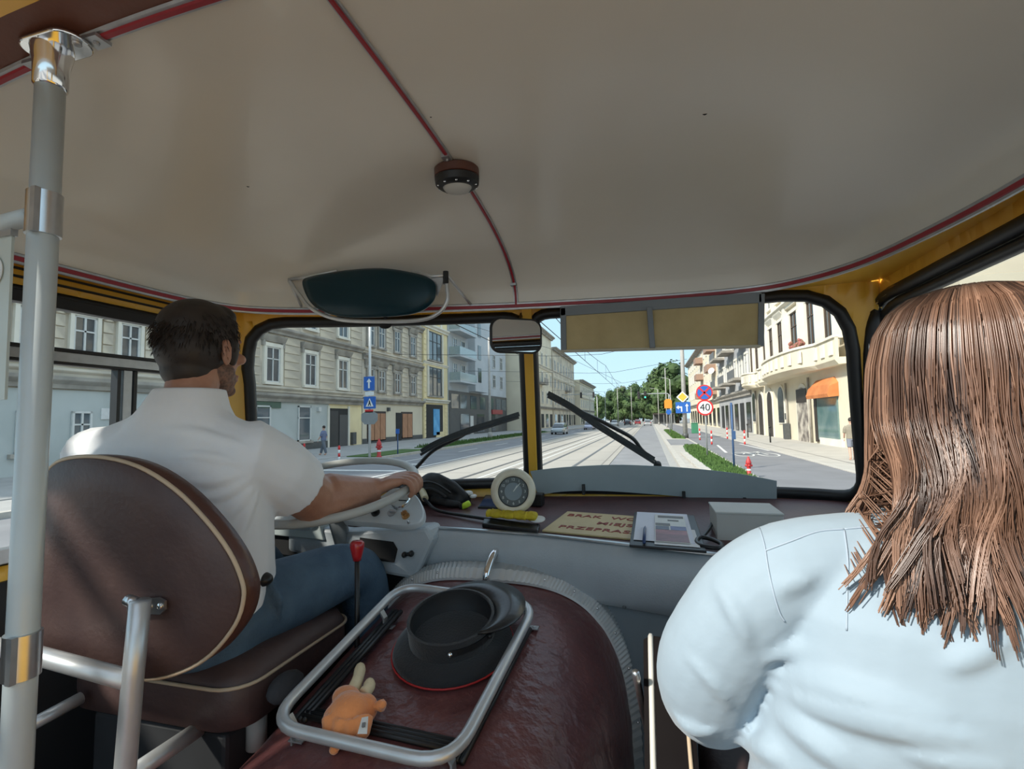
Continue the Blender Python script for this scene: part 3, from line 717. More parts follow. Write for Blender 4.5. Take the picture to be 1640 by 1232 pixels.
# black bag
bc = on_shelf(705, 812); t = thing('bag', bc, 'small black zipped bag lying on the dashboard beside the instrument panel', 'bag')
M_bag = mat('black_nylon', (.020, .021, .023), .6, rgb2=(.013, .013, .014), vs=30, bump=.35, bs=35)
by = bc.y+.04; BG = lambda u, v, y=0: P(u, v, y=by+y)
mb = MB(); mb.ell(BG(702, 790, .02), (.085, .055, .050)); mb.ell(BG(692, 780), (.056, .05, .056)); mb.ell(BG(735, 800, .02), (.05, .045, .03)); mb.ell(BG(680, 800), (.035, .045, .035)); mb.tube([BG(672, 772), BG(700, 765), BG(725, 778), BG(748, 798)], [.018, .02, .02, .016], 8)
mb.tube([BG(690, 800, -.05), BG(718, 806, -.05), BG(738, 808, -.04)], [.012, .016, .012], 8)
mb.build('body', M_bag, t, smooth=True, remesh=.006, smo=3)
mb = MB(); mb.tube(catmull([BG(669, 778, -.045), BG(682, 772, -.05), BG(700, 776, -.052), BG(722, 790, -.05)], 5), .004, 6); mb.build('zip', M_black, t, smooth=True)
mb = MB(); mb.tube(catmull([BG(666, 790, -.04), BG(690, 783, -.056), BG(715, 797, -.055)], 5), .006, 6); mb.build('flap_fold', M_bag, t, smooth=True)
mb = MB(); mb.tube([BG(741, 812, -.05), BG(752, 806, -.05)], [.012, .011], 10); mb.build('neon_tag', mat('neon_yellow', (.62, .85, .05), .6), t, smooth=True)
mb = MB(); mb.tube([BG(737, 812, -.05), BG(742, 811, -.05)], [.0125, .0125], 10); mb.build('tag_cuff', M_blackm, t, smooth=True)
mb = MB(); mb.ell(BG(750, 790, .02), (.02, .02, .010), 8, 5); mb.ell(BG(758, 795, .02), (.014, .02, .008), 8, 5); mb.build('paper_scrap', mat('paper', (.74, .73, .70), .8), t)
# bent rod with pale cap
t = thing('bent_rod', on_shelf(760, 830), 'thin black bent rod with a cream end cap along the dashboard edge', 'rod')
rp = [on_shelf(678, 798, .05), on_shelf(686, 806, .035), on_shelf(697, 816, .02), on_shelf(720, 822, .012), on_shelf(790, 833, .012), on_shelf(858, 843, .012)]
mb = MB(); mb.tube(catmull(rp, 6), .006, 8); mb.build('rod', M_black, t, smooth=True)
mb = MB(); a_, b_ = on_shelf(676, 786, .06), on_shelf(681, 799, .048); mb.tube([a_, b_], .013, 12); mb.build('cream_cap', mat('cream_plastic', (.70, .62, .40), .5), t, bevel=.003)
# black tray
t_ = MB(); q4 = [on_shelf(775, 838), on_shelf(865, 847), on_shelf(862, 858), on_shelf(772, 846)]
t_.loft([[p+Vector((0, 0, .001)) for p in q4], [p+Vector((0, 0, .016)) for p in q4]]); o = t_.build('tray', M_black, bevel=.004); tag(o, 'flat black plastic tray under the yellow cloth on the dashboard', 'tray')
# yellow cloth
t_ = MB(); ca, cb = on_shelf(780, 830, .018), on_shelf(858, 836, .018)
rows = []
for i in range(25):
    p = ca.lerp(cb, i/24); w_ = .020+.003*math.sin(i*1.7); h_ = .017+.003*math.sin(i*2.3+1)
    rows.append([p+Vector((.006*math.sin(i*1.1), math.cos(a)*w_*1.4, .014+math.sin(a)*h_*(1 if math.sin(a) > 0 else .55)+.002*math.sin(3*a+i))) for a in [2*PI*k/16 for k in range(16)]])
t_.loft(rows); o = t_.build('duster_cloth', mat('yellow_cloth', (.62, .47, .03), .85, rgb2=(.48, .36, .02), vs=25, bump=.4, bs=60), smooth=True, sub=1); tag(o, 'folded yellow duster cloth below the round clock', 'cloth')
t_ = MB(); p = on_shelf(861, 833, .024); t_.lathe([(.001, 0), (.020, 0), (.021, .003), (.020, .006), (.001, .006)], 24, frame(p, (0, -.25, 1)) @ Matrix.Scale(1.2, 4, (1, 0, 0))); o = t_.build('white_disc', M_white, auto=40); tag(o, 'small flat white disc lying at the right end of the yellow cloth', 'disc')
# tablet and dark box behind the clock
t = thing('tablet', on_shelf(785, 806), 'dark blue tablet lying flat behind the round clock', 'tablet')
q4 = [on_shelf(765, 815), on_shelf(845, 818), on_shelf(846, 800), on_shelf(777, 796)]
mb = MB(); mb.loft([q4, [p+Vector((0, 0, .008)) for p in q4]]); mb.build('case', M_black, t, bevel=.002)
cc = sum(q4, Vector())/4; mb = MB(); q5 = [p.lerp(cc, .06)+Vector((0, 0, .0085)) for p in q4]; mb.loft([q5, [p+Vector((0, 0, .001)) for p in q5]]); mb.build('screen', mat('tablet_screen', (.06, .08, .14), .08), t)
t_ = MB(); p = on_shelf(858, 812); t_.box((p.x, p.y+.02, p.z+.024), (.05, .05, .045)); o = t_.build('black_box', M_black, bevel=.004); tag(o, 'small black plastic box half hidden behind the clock', 'box')
# clock
cp = P(822, 787, y=1.63); cn = (Vector((0, 0, CAMH-.05))-cp); cn.z *= .5; cn.normalize(); Fc = frame(cp, cn, Vector((0, 0, 1)).cross(cn))
t = thing('clock', cp-Vector((0, 0, .07)), 'round cream clock with a dark dial standing on the dashboard', 'clock')
mb = MB(); mb.lathe([(.048, .012), (.052, .018), (.060, .020), (.070, .014), (.0755, .002), (.0755, -.012), (.068, -.024), (.05, -.03), (.001, -.03)], 48, Fc, caps=False); mb.build('case', mat('cream_clock_case', (.72, .66, .52), .35, rgb2=(.66, .59, .45), vs=25), t, smooth=True)
mb = MB(); mb.lathe([(.001, .0115), (.0495, .0115), (.0495, .008), (.001, .008)], 40, Fc); mb.build('dial', mat('clock_dial', (.055, .075, .08), .35), t)
mb = MB(); mb.lathe([(.001, .0125), (.029, .0125), (.029, .0115), (.001, .0115)], 36, Fc); mb.build('inner_dial', mat('clock_inner', (.17, .22, .25), .35), t)
M_num = mat('dial_white', (.62, .66, .64), .5)
for h in range(1, 13):
    a = PI/2-2*PI*h/12; text_mesh('numeral', str(h), .0125, Fc @ Matrix.Translation((.039*math.cos(a), .039*math.sin(a), .0125)), M_num, t, .0003)
for a, l in ((PI/2-2*PI*1.35/12, .036), (PI/2-2*PI*1.1/12, .024)):
    mb = MB(); mb.box((l/2, 0, .0135), (l, .0022, .0008), Fc @ Matrix.Rotation(a, 4, 'Z')); mb.build('hand', M_num, t)
mb = MB(); mb.tube([Fc @ Vector((.0498*math.cos(2*PI*k/40), .0498*math.sin(2*PI*k/40), .014)) for k in range(40)], .0022, 6, closed=True); mb.build('bezel', M_black, t, smooth=True)
# sign board
BL, TL = on_shelf(868, 853), on_shelf(884, 821); BRt, TR = on_shelf(1098, 875), on_shelf(1092, 842)
ux = (BRt-BL); ux.normalize(); nrm = ux.cross(TL-BL).normalized(); nrm = nrm if nrm.z > 0 else -nrm
t = thing('notice_board', (BL+TR)/2, 'cream notice board with red stencilled lettering lying on the dashboard', 'sign')
bw = (BRt-BL).length; bh = (TL-BL).length; Fb = frame((BL+BRt)/2+nrm*.004, nrm, ux); Fb = Fb @ Matrix.Translation((0, bh/2, 0))
mb = MB(); mb.box((0, 0, 0), (bw, bh, .005), Fb); mb.build('board', mat('cream_board', (.60, .47, .24), .55, rgb2=(.54, .42, .21), vs=12), t, bevel=.001)
M_let = mat('red_lettering', (.30, .035, .02), .6, var=.2)
for k, (tx, sx_) in enumerate((('BRAK  WOLNYCH', 1.26), ('MIEJSC', 1.34), ('PRZEPRASZAMY', 1.30))):
    text_mesh('lettering', tx, .036, Fb @ Matrix.Translation((.004, bh*(.30-.285*k), .0032)), M_let, t, .0006, sx=sx_*bw/.42, spacing=1.08, bold=.0003)
# clipboard
t = thing('clipboard', on_shelf(1070, 850), 'black clipboard with papers lying over the right end of the notice board', 'clipboard')
q4 = [on_shelf(1008, 877, .012), on_shelf(1132, 887, .012), on_shelf(1112, 829, .012), on_shelf(1016, 824, .012)]
up1 = Vector((0, 0, 1)); g = lambda p, h: p+up1*h
mb = MB(); mb.loft([q4, [g(p, .007) for p in q4]]); mb.build('board', M_black, t, bevel=.002)
B2 = lambda a, b, h=0: g(lerp(lerp(q4[0], q4[1], a), lerp(q4[3], q4[2], a), b), .0075+h)
def sheet(name, a0, a1, b0, b1, h, m, th=.001, sk=0.):
    c_ = [B2(a0, b0, h), B2(a1, b0, h), B2(a1+sk, b1, h), B2(a0+sk, b1, h)]; mb = MB(); mb.loft([c_, [g(p, th) for p in c_]]); return mb.build(name, m, t)
sheet('paper', .05, .88, .12, .99, .001, mat('sheet_white', (.72, .74, .82), .7, var=.06))
sheet('lower_edge_paper', .34, .93, .05, .5, .0005, mat('sheet_white2', (.75, .75, .75), .7))
br = sheet('brochure', .35, .82, .10, .90, .003, mat('brochure_white', (.70, .69, .64), .4))
def stripe(a0, a1, b0, b1, rgb, nm): 
    o = sheet('print', a0, a1, b0, b1, .0042, mat(nm, rgb, .4, var=.35, vs=40), .0003); setlink(o, br)
def setlink(o, par):
    l = wloc(o); o.location = l; o.parent = None; setpar(o, par)
stripe(.36, .81, .11, .30, (.22, .06, .07), 'print_maroon'); stripe(.36, .81, .30, .42, (.34, .10, .11), 'print_red'); stripe(.36, .56, .43, .53, (.10, .11, .16), 'print_navy'); stripe(.58, .81, .43, .54, (.12, .13, .32), 'print_blue'); stripe(.36, .58, .55, .62, (.12, .10, .08), 'print_dark'); stripe(.40, .80, .80, .87, (.10, .09, .08), 'print_dark'); stripe(.55, .72, .70, .74, (.12, .10, .09), 'print_dark')
pn = MB(); pn.tube([B2(.20, .02, .006), B2(.20, .40, .006), B2(.205, .48, .006)], [.0042, .0042, .001], 8); o = pn.build('pen', mat('pen_blue', (.03, .06, .16), .3), smooth=True); tag(o, 'dark blue pen lying on the white sheet of the clipboard', 'pen')
# glasses in a loop, carton
t_ = MB(); gl = [on_shelf(u, v, .02) for u, v in ((1116, 868), (1122, 861), (1140, 864), (1156, 872), (1150, 878), (1126, 875))]
t_.tube(catmull(gl, 6, True), .006, 8, closed=True); t_.tube(catmull([on_shelf(1124, 862, .02), on_shelf(1136, 848, .02), on_shelf(1140, 838, .01)], 5), .004, 6); o = t_.build('sunglasses', M_black, smooth=True); tag(o, 'folded black sunglasses between the clipboard and the grey carton', 'glasses')
bx0 = on_shelf(1150, 868); t = thing('carton', bx0, 'pale grey cardboard carton at the right end of the dashboard', 'box')
xk = bx0.x; mb = MB(); mb.box((xk+.085, bx0.y+.10, bx0.z+.036), (.17, .17, .075)); mb.build('body', mat('pale_carton', (.50, .49, .46), .7), t, bevel=.002)
mb = MB(); mb.box((xk+.085, bx0.y+.10, bx0.z+.076), (.174, .174, .006)); mb.build('lid', mat('pale_carton_lid', (.56, .56, .53), .7), t, bevel=.002)
# grey board standing against the right windscreen
t = thing('windscreen_board', onF(1050, 790, .04), 'blue-grey sheet board clipped along the bottom of the right windscreen', 'board')
tp_ = [(850, 753), (900, 747), (980, 743), (1050, 745), (1110, 749), (1180, 757), (1240, 768)]; bt_ = [(862, 791), (900, 785), (960, 784), (1030, 788), (1110, 795), (1180, 804), (1240, 814)]
OFB = .045
A_ = catmull([onF(u, v, OFB) for u, v in tp_], 4); B_ = catmull([onF(u, v, OFB) for u, v in bt_], 4); k3 = Vector((0, .004, 0))
mb = MB(); mb.loft([[a, b, b+k3, a+k3] for a, b in zip(A_, B_)]); mb.build('sheet', mat('board_blue_grey', (.42, .49, .51), .5, rgb2=(.385, .45, .47), vs=8), t)
for u, v in ((934, 779), (1092, 790), (1188, 800)):
    p = onF(u, v, OFB+.006); mb = MB(); mb.box(p, (.012, .012, .030)); mb.box(p+Vector((0, .006, -.02)), (.012, .03, .010)); mb.build('clip', M_black, t, bevel=.002)
# wipers outside the glass
def wiper(name, label, blade, arm, base):
    t = thing(name, onF(*base, -.03), label, 'wiper')
    pts = catmull([onF(u, v, -.035) for u, v in blade], 6)
    mb = MB(); mb.tube(pts, 1, sec=[(-.009, -.004), (.009, -.004), (.009, .004), (-.009, .004)]); mb.build('blade_carrier', M_black, t)
    mb = MB(); mb.tube([p+Vector((0, -.006, -.013)) for p in pts], .006, 6); mb.build('blade_rubber', M_rubber, t)
    mb = MB(); mb.tube(catmull([onF(u, v, -.05) for u, v in arm], 6), [.007]*6+[.006]*(len(arm)*6-11) if False else .008, 6); mb.build('arm', M_black, t, smooth=True)
    p = onF(*base, -.05); mb = MB(); mb.lathe([(.001, -.02), (.016, -.02), (.015, .015), (.008, .02), (.001, .02)], 14, frame(p, (0, 1, .3))); mb.build('pivot', M_blackm, t, smooth=True)
wiper('wiper', 'black wiper across the left windscreen in front of the driver', [(672, 724), (700, 708), (745, 690), (790, 676), (831, 663)], [(648, 768), (668, 746), (692, 722), (735, 700), (752, 687)], (646, 772))
wiper('wiper', 'black wiper slanting across the right windscreen', [(877, 629), (915, 650), (955, 678), (1000, 706), (1049, 737)], [(1052, 742), (1030, 722), (1015, 703), (985, 686), (960, 673), (925, 657)], (1056, 748))

# ================================================================ mirrors and visors
mp_ = P(827, 538, y=1.60); mnr = (Vector((0, 0, 2))-mp_).normalized()+(Vector((.74, .75, 2.42))-mp_).normalized(); mnr.normalize()
Fm_ = frame(mp_, mnr, Vector((0, 0, 1)).cross(mnr))
t = thing('rear_view_mirror', mp_, 'small black framed interior mirror above the centre pillar', 'mirror')
sec_ = rrect(.182, .118, .035, 6)
mb = MB(); mb.loft([[Vector((a*.92, b*.9, -.02)) for a, b in sec_], [Vector((a, b, -.008)) for a, b in sec_], [Vector((a, b, .003)) for a, b in sec_], [Vector((a*.94, b*.91, .005)) for a, b in sec_], [Vector((a*.92, b*.89, .002)) for a, b in sec_]], M=Fm_); mb.build('housing', M_black, t, smooth=True)
mb = MB(); mb.prism([(a*.93, b*.9) for a, b in sec_], .0022, .0035, Fm_); mb.build('mirror_glass', mat('mirror_silver', (.80, .80, .80), .02, 1, var=.01), t)
mb = MB(); mb.tube([mp_-mnr*.015, mp_-mnr*.03+Vector((0, .05, .03)), wall(s_at(x=XC), 2.39, .01)], .006, 8); mb.build('stem', M_black, t, smooth=True)
# dark tinted visor in bent wire frame
VY = 1.43; V = lambda u, v, y=VY: P(u, v, y=y)
t = thing('tinted_visor', V(600, 470), 'dark teal tinted sun visor in a bent metal frame above the driver', 'sun visor')
ol = catmull([V(u, v, VY-.01) for u, v in ((485, 452), (500, 443), (550, 434), (610, 430), (660, 437), (690, 447), (698, 462), (692, 485), (665, 502), (610, 508), (550, 508), (515, 498), (495, 480))], 5, True)
cv_ = sum(ol, Vector())/len(ol)
mb = MB(); mb.loft([[p+Vector((0, .003, 0)) for p in ol], [p+Vector((0, -.003, 0)) for p in ol], [p.lerp(cv_, .12)+Vector((0, -.012, 0)) for p in ol], [p.lerp(cv_, .5)+Vector((0, -.020, 0)) for p in ol], [p.lerp(cv_, .97)+Vector((0, -.022, 0)) for p in ol]]); mb.build('tinted_panel', mat('teal_tint', (.004, .030, .042), .32, var=.05, spec=.3), t, smooth=True)
mb = MB(); mb.tube(catmull([V(464, 450), V(478, 470), V(500, 495), (V(540, 511)), V(600, 515), V(670, 513), V(702, 502), V(716, 482), V(716, 462), V(714, 443)], 6), .0065, 8); mb.build('bent_frame', M_silver, t, smooth=True)
mb = MB(); mb.tube([V(463, 448), V(498, 443), V(540, 434)], .006, 8); mb.build('top_bar', M_silver, t, smooth=True)
mb = MB(); mb.tube([V(660, 436), V(690, 443), V(716, 441)], .006, 8); mb.build('top_bar', M_silver, t, smooth=True)
for c_ in ([(487, 446), (500, 443), (492, 470)], [(690, 445), (712, 445), (700, 475)]):
    mb = MB(); q3 = [V(u, v) for u, v in c_]; mb.loft([q3, [p+Vector((0, .003, 0)) for p in q3]]); mb.build('gusset', M_alud, t)
mb = MB(); mb.lathe([(.001, -.02), (.009, -.02), (.009, .02), (.001, .02)], 10, frame(V(714, 445), (0, 0, 1))); mb.build('hinge', M_black, t)
for u, v in ((463, 449), (716, 441)):
    p = V(u, v); yp = min((abs(q.x-p.x), q.y) for q in PER if q.y > 1.3)[1]; mb = MB(); mb.tube([p, p.lerp(Vector((p.x, yp, 2.41)), .5), Vector((p.x, yp, 2.41))], .005, 8); mb.build('stay', M_silver, t, smooth=True)
mb = MB(); p = V(617, 521, VY+.02); mb.ell(p, (.022, .015, .012), 12, 6); mb.tube([p, V(617, 508, VY)], .006, 6); mb.build('suction_cup', M_blackm, t, smooth=True)
# mustard board in grey frame above the right windscreen
BY = 1.69; V = lambda u, v, y=BY: P(u, v, y=y)
t = thing('display_board', V(1060, 520), 'mustard backed display board in a grey metal frame above the right windscreen', 'board')
c4 = [V(898, 562), V(1219, 554), V(1220, 470), V(897, 493)]; k4 = Vector((0, .03, 0)); cc = sum(c4, Vector())/4
mb = MB(); i4 = [p.lerp(cc, .02) for p in c4]; mb.loft([[p+Vector((0, .006, 0)) for p in i4], [p+Vector((0, .024, 0)) for p in i4]]); mb.build('panel', mat('mustard_panel', (.54, .415, .20), .6, rgb2=(.45, .34, .155), vs=9, bump=.1), t)
def barr(a, b, w_, name, m=M_greyp):
    mb = MB(); mb.tube([a, b], 1, sec=[(-w_/2, -.012), (w_/2, -.012), (w_/2, .012), (-w_/2, .012)], up=(0, 1, 0) if False else (b-a).cross(Vector((0, 1, 0)))); return mb.build(name, m, t, bevel=.002)
M_fr = mat('board_frame_grey', (.20, .215, .225), .45)
dn_ = Vector((0, .012, 0))
barr(c4[3]+dn_+Vector((0, 0, -.012)), c4[2]+dn_+Vector((0, 0, -.012)), .034, 'top_frame', M_fr); barr(c4[0]+dn_+Vector((.010, 0, 0)), c4[3]+dn_+Vector((.010, 0, 0)), .02, 'side_frame', M_fr); barr(c4[1]+dn_, c4[2]+dn_, .018, 'side_frame', M_fr)
barr(c4[0]+dn_, c4[1]+dn_, .008, 'bottom_edge', mat('pale_edge', (.55, .50, .38), .6))
barr(V(1045, 558)+Vector((0, -.002, 0)), V(1040, 493)+Vector((0, -.002, 0)), .018, 'strap', M_fr)

# ================================================================ pole and rail at the left
PX, PY = -.917, .55
t = thing('grab_pole', (PX, PY, .72), 'tall grey-green grab pole with chrome ferrules at the left edge', 'pole')
ptop = dome_z(PX, PY)-.004
mb = MB(); mb.tube([(PX, PY, .72), (PX, PY, ptop-.03)], .0195, 24); mb.build('shaft', M_pole, t, smooth=True)
zf = lambda v: P(60, v, y=PY).z
for v0, v1, nm in ((312, 380, 'ferrule'), (1015, 1090, 'ferrule')):
    mb = MB(); mb.lathe([(.0195, zf(v1)), (.0228, zf(v1)+.001), (.0228, zf(v0)-.001), (.0195, zf(v0))], 24, Matrix.Translation((PX, PY, 0)), caps=False); f_ = mb.build(nm, M_alu, t, auto=30)
    mb = MB(); mb.box((PX+.012, PY-.020, (zf(v0)+zf(v1))/2), (.010, .008, zf(v0)-zf(v1))); mb.build('clamp_joint', M_alud, f_)
mb = MB(); mb.lathe([(.0195, ptop-.075), (.0225, ptop-.072), (.0235, ptop-.035), (.028, ptop-.012), (.028, ptop-.006)], 24, Matrix.Translation((PX, PY, 0)), caps=False); mb.build('socket', M_chrome, t, smooth=True)
mb = MB(); mb.prism([(a, b) for a, b in rrect(.115, .06, .028, 6)], 0, .006, frame((PX+.01, PY, ptop-.008), (0, 0, 1), (1, 0, .1))); mb.build('flange', M_chrome, t, bevel=.002)
for dx in (-.04, .055):
    mb = MB(); mb.ell((PX+dx, PY, ptop-.010), (.007, .007, .004), 10, 5); mb.build('screw', M_alud, t, smooth=True)
for dx in (-.06, .075):
    mb = MB(); x_ = PX+dx; mb.box((x_, YX, dome_z(x_, .5)-.009), (.03, .026, .006)); mb.ell((x_, YX, dome_z(x_, .5)-.013), (.005, .005, .003), 8, 5); mb.build('strip_clip', M_alud, t)
t = thing('grab_rail', P(20, 355, y=PY), 'horizontal grey rail running left from the tall pole', 'rail')
rz = P(20, 356, y=PY-.0).z
mb = MB(); mb.tube([(PX-.03, PY, rz+.004), (PX-.10, PY, rz-.0), (-1.48, PY, rz)], .014, 14); mb.build('tube', M_pole, t, smooth=True)
mb = MB(); mb.tube([(PX-.018, PY, rz+.006), (PX-.034, PY, rz+.004)], .010, 10); mb.build('link', M_chrome, t, smooth=True)
t = thing('notice_card', P(5, 450, y=PY-.005), 'pale plastic notice card with a round emblem hanging from the left rail', 'card')
e1, e2 = P(19, 374, y=PY), P(7, 640, y=PY); mb = MB()
pl = [Vector((-1.44, PY, e1.z)), e1, e2, Vector((-1.44, PY, e2.z))]; mb.loft([pl, [p+Vector((0, .004, 0)) for p in pl]]); mb.build('sheet', mat('pale_plastic_sheet', (.56, .60, .55), .35), t)
ec = P(-14, 435, y=PY-.002)
mb = MB(); mb.lathe([(.027, 0), (.027, .001), (.022, .001), (.022, 0)], 32, frame(ec, (0, -1, 0)), caps=False); mb.lathe([(.001, 0), (.018, 0), (.018, .001), (.001, .001)], 24, frame(ec, (0, -1, 0))); mb.build('emblem', mat('emblem_grey', (.72, .72, .70), .5), t)
mb = MB(); pl = [Vector((-1.44, PY-.004, e1.z+.012)), Vector((e1.x+.004, PY-.004, e1.z+.012)), Vector((e1.x+.004, PY-.004, e1.z-.004)), Vector((-1.44, PY-.004, e1.z-.004))]; mb.loft([pl, [p+Vector((0, .010, 0)) for p in pl]]); mb.build('edge_channel', M_alud, t)

# ================================================================ driver's seat
def bkp(p): return p
t = thing('driver_seat', (-1.07, 1.0, .72), "brown driver's seat with cream piping on a silver tube frame", 'seat')
OUT = [(62, 800), (70, 760), (95, 738), (150, 733), (215, 748), (275, 785), (325, 835), (362, 885), (382, 930), (385, 962), (372, 1002), (335, 1048), (290, 1076), (230, 1090), (150, 1078), (90, 1058), (58, 1040), (52, 980), (56, 880)]
def bky(p): return .735-.10*(p.z-1.7)+.35*(p.x+1.06)**2
def BK(u, v, d=0.):
    y = .735
    for it in range(12): p = P(u, v, y=y); y = bky(p)
    return P(u, v, y=y)+Vector((0, d, 0))
ol = catmull([BK(u, v) for u, v in OUT], 4, True); cb_ = sum(ol, Vector())/len(ol); cb_.y = bky(cb_)
def shrink(k, dy):
    out = []
    for p in ol:
        q = p.lerp(cb_, k); q.y = bky(q)+dy; out.append(q)
    return out
mb = MB(); mb.loft([shrink(.96, 0), shrink(.6, 0), shrink(.3, 0), shrink(.02, 0), shrink(0, .006)]); mb.build('back_panel', M_brown, t, smooth=True)
mb = MB(); mb.tube(shrink(-.004, .006), .0042, 6, closed=True); mb.build('piping', M_piping, t, smooth=True)
mb = MB(); mb.loft([shrink(.0, .008), shrink(-.015, .03), shrink(-.01, .045), shrink(.08, .06), shrink(.4, .05), shrink(.95, .045)]); mb.build('back_cushion', mat('brown_leather', (.095, .038, .028), .4, var=.2, vs=12, bump=.15, bs=80), t, smooth=True)
# seat cushion, upper and lower halves with a piping line
cs = [P(300, 1105, z=1.475), P(345, 1098, z=1.475), P(532, 978, z=1.475), P(520, 960, z=1.475)]
xR = -.80
def scush(k, z, n=8):
    return [Vector((a, b, z)) for a, b in rrect(.50-k*2, .42-k*2, .07, 6, -1.085, 1.09)]
mb = MB(); mb.loft([scush(.03, 1.34), scush(.004, 1.36), scush(0, 1.40), scush(.0, 1.445), scush(.012, 1.475), scush(.06, 1.49), scush(.2, 1.49)]); mb.build('seat_cushion', M_brown, t, smooth=True)
mb = MB(); mb.tube(scush(-.002, 1.448), .0042, 6, closed=True); mb.build('piping', M_piping, t, smooth=True)
mb = MB(); mb.box((-1.085, 1.08, 1.04), (.38, .34, .60)); mb.build('pedestal', M_floor, t, bevel=.01)
# tube frame behind
fy = .69; Vf = lambda u, v, y=fy: P(u, v, y=y)
mb = MB(); mb.tube([Vf(225, 962), Vf(213, 1085), Vf(200, 1240), Vf(185, 1400)], .0165, 14); mb.build('upright_tube', M_silver, t, smooth=True)
mb = MB(); mb.tube([Vf(-10, 1035, fy+.02), Vf(60, 1050, fy+.01), Vf(208, 1090)], .0165, 14); mb.build('cross_tube', M_silver, t, smooth=True)
mb = MB(); mb.tube([P(30, 1172, y=.75), P(130, 1118, y=.86)], .013, 12); mb.build('lower_tube', M_silver, t, smooth=True)
mb = MB(); mb.tube([P(205, 1245, y=.74), P(318, 1168, y=.90)], .0165, 12); mb.build('lower_tube', M_silver, t, smooth=True)
b1 = [BK(u, v, -.006) for u, v in ((212, 968), (235, 957), (262, 955), (272, 960), (272, 974), (265, 981), (238, 980), (214, 984))]
mb = MB(); mb.loft([b1, [p+Vector((0, -.005, 0)) for p in b1]]); mb.build('hinge_plate', M_alu, t)
mb = MB(); p = Vf(225, 965); mb.tube([p+Vector((-.03, 0, .002)), p+Vector((-.012, 0, -.002))], .010, 10); mb.build('hinge_bolt', M_alu, t, smooth=True)
for u, v in ((248, 969), (265, 968)):
    mb = MB(); mb.ell(BK(u, v, -.012), (.006, .003, .006), 10, 6); mb.build('screw', M_chrome, t, smooth=True)
mb = MB(); p = P(46, 925, y=.85); mb.tube([P(38, 935, y=.86), p, P(60, 905, y=.9)], .008, 8); mb.ell(P(38, 935, y=.86), (.011, .011, .011), 10, 6); mb.build('recline_lever', M_alud, t, smooth=True)
# gear lever
kp = P(572, 880, y=1.15); t = thing('gear_lever', (kp.x-.02, kp.y+.03, .72), "gear lever with a red knob beside the driver's knee", 'gear lever')
mb = MB(); mb.lathe([(.001, -.028), (.010, -.028), (.013, -.015), (.018, .006), (.0175, .016), (.013, .021), (.001, .022)], 20, Matrix.Translation(kp)); mb.build('knob', mat('red_plastic', (.42, .014, .02), .3, coat=.4), t, smooth=True)
mb = MB(); mb.tube([kp+Vector((0, 0, -.02)), kp+Vector((-.002, .005, -.2)), kp+Vector((-.02, .03, -.9))], .0065, 10); mb.build('rod', M_black, t, smooth=True)
# small odds beside the seat
t_ = MB(); p = P(412, 1122, y=.98); t_.lathe([(.001, -.10), (.022, -.10), (.022, -.02), (.012, -.005), (.011, .012), (.001, .013)], 16, Matrix.Translation(p)); 
o = t_.build('plastic_bottle', mat('bottle_white', (.42, .43, .40), .4), smooth=True); tag(o, "small white bottle tucked between driver's seat and engine cover", 'bottle')
t_ = MB(); p = P(458, 1085, y=.98); t_.ell(p+Vector((0, 0, -.02)), (.03, .05, .03), 12, 8); o = t_.build('glove', mat('dark_grey_knit', (.05, .05, .055), .9, bump=.3), smooth=True); tag(o, 'dark grey glove beside the luggage rail left of the cap', 'glove')
# passenger seat
t = thing('passenger_seat', (.33, .75, .72), 'dark brown passenger seat with pale piping under the woman in light blue', 'seat')
mb = MB(); rr = [(a, b) for a, b in rrect(.50, .42, .06, 6, .31, .80)]
mb.loft([[Vector((a, b, 1.36)) for a, b in rr], [Vector((a, b, 1.44)) for a, b in rr], [Vector((lerp(a, .31, .06), lerp(b, .8, .06), 1.465)) for a, b in rr]]); mb.build('seat_cushion', M_brown, t, smooth=True)
so = catmull([P(u, v, x=.018) for u, v in ((1040, 1060), (1045, 1030), (1056, 1019), (1068, 1022))], 4)
side = [Vector((-.012, .99, 1.30)), Vector((-.012, 1.0, 1.50)), Vector((-.012, .985, 1.58)), Vector((-.012, .95, 1.612)), Vector((-.012, .90, 1.61)), Vector((-.012, .80, 1.545)), Vector((-.012, .66, 1.46)), Vector((-.012, .60, 1.30))]
sdc = catmull(side, 5)+[]
mb = MB(); cS = sum(sdc, Vector())/len(sdc)
mb.loft([[p.lerp(cS, .05)+Vector((-.012, 0, 0)) for p in sdc], [p for p in sdc], [p+Vector((.05, 0, 0)) for p in sdc], [p.lerp(cS, .05)+Vector((.06, 0, 0)) for p in sdc]]); mb.build('side_bolster', mat('black_brown_vinyl', (.012, .010, .010), .9, var=.2, spec=.05), t, smooth=False, auto=50)
mb = MB(); mb.tube([p+Vector((.0, 0, 0)) for p in sdc], .0045, 6); mb.build('piping', mat('pale_piping', (.6, .58, .52), .5), t, smooth=True)
mb = MB(); mb.tube([p+Vector((.05, 0, 0)) for p in sdc], .003, 6); mb.build('piping', M_piping, t, smooth=True)
mb = MB(); mb.tube([P(1018, 1078, x=-.035), P(1033, 1155, x=-.03), P(1048, 1240, x=-.025)], .006, 10); mb.build('frame_tube', M_alu, t, smooth=True)
mb = MB(); mb.box((.33, .80, 1.04), (.36, .34, .63)); mb.build('pedestal', M_floor, t, bevel=.01)
mb = MB(); rr = rrect(.46, .20, .05, 6, .36, 1.45); mb.loft([[Vector((a, .53, z)) for a, z in rr], [Vector((a, .485, z)) for a, z in rr]]); mb.build('low_backrest', mat('brown_leather', (.095, .038, .028), .4), t, bevel=.015)
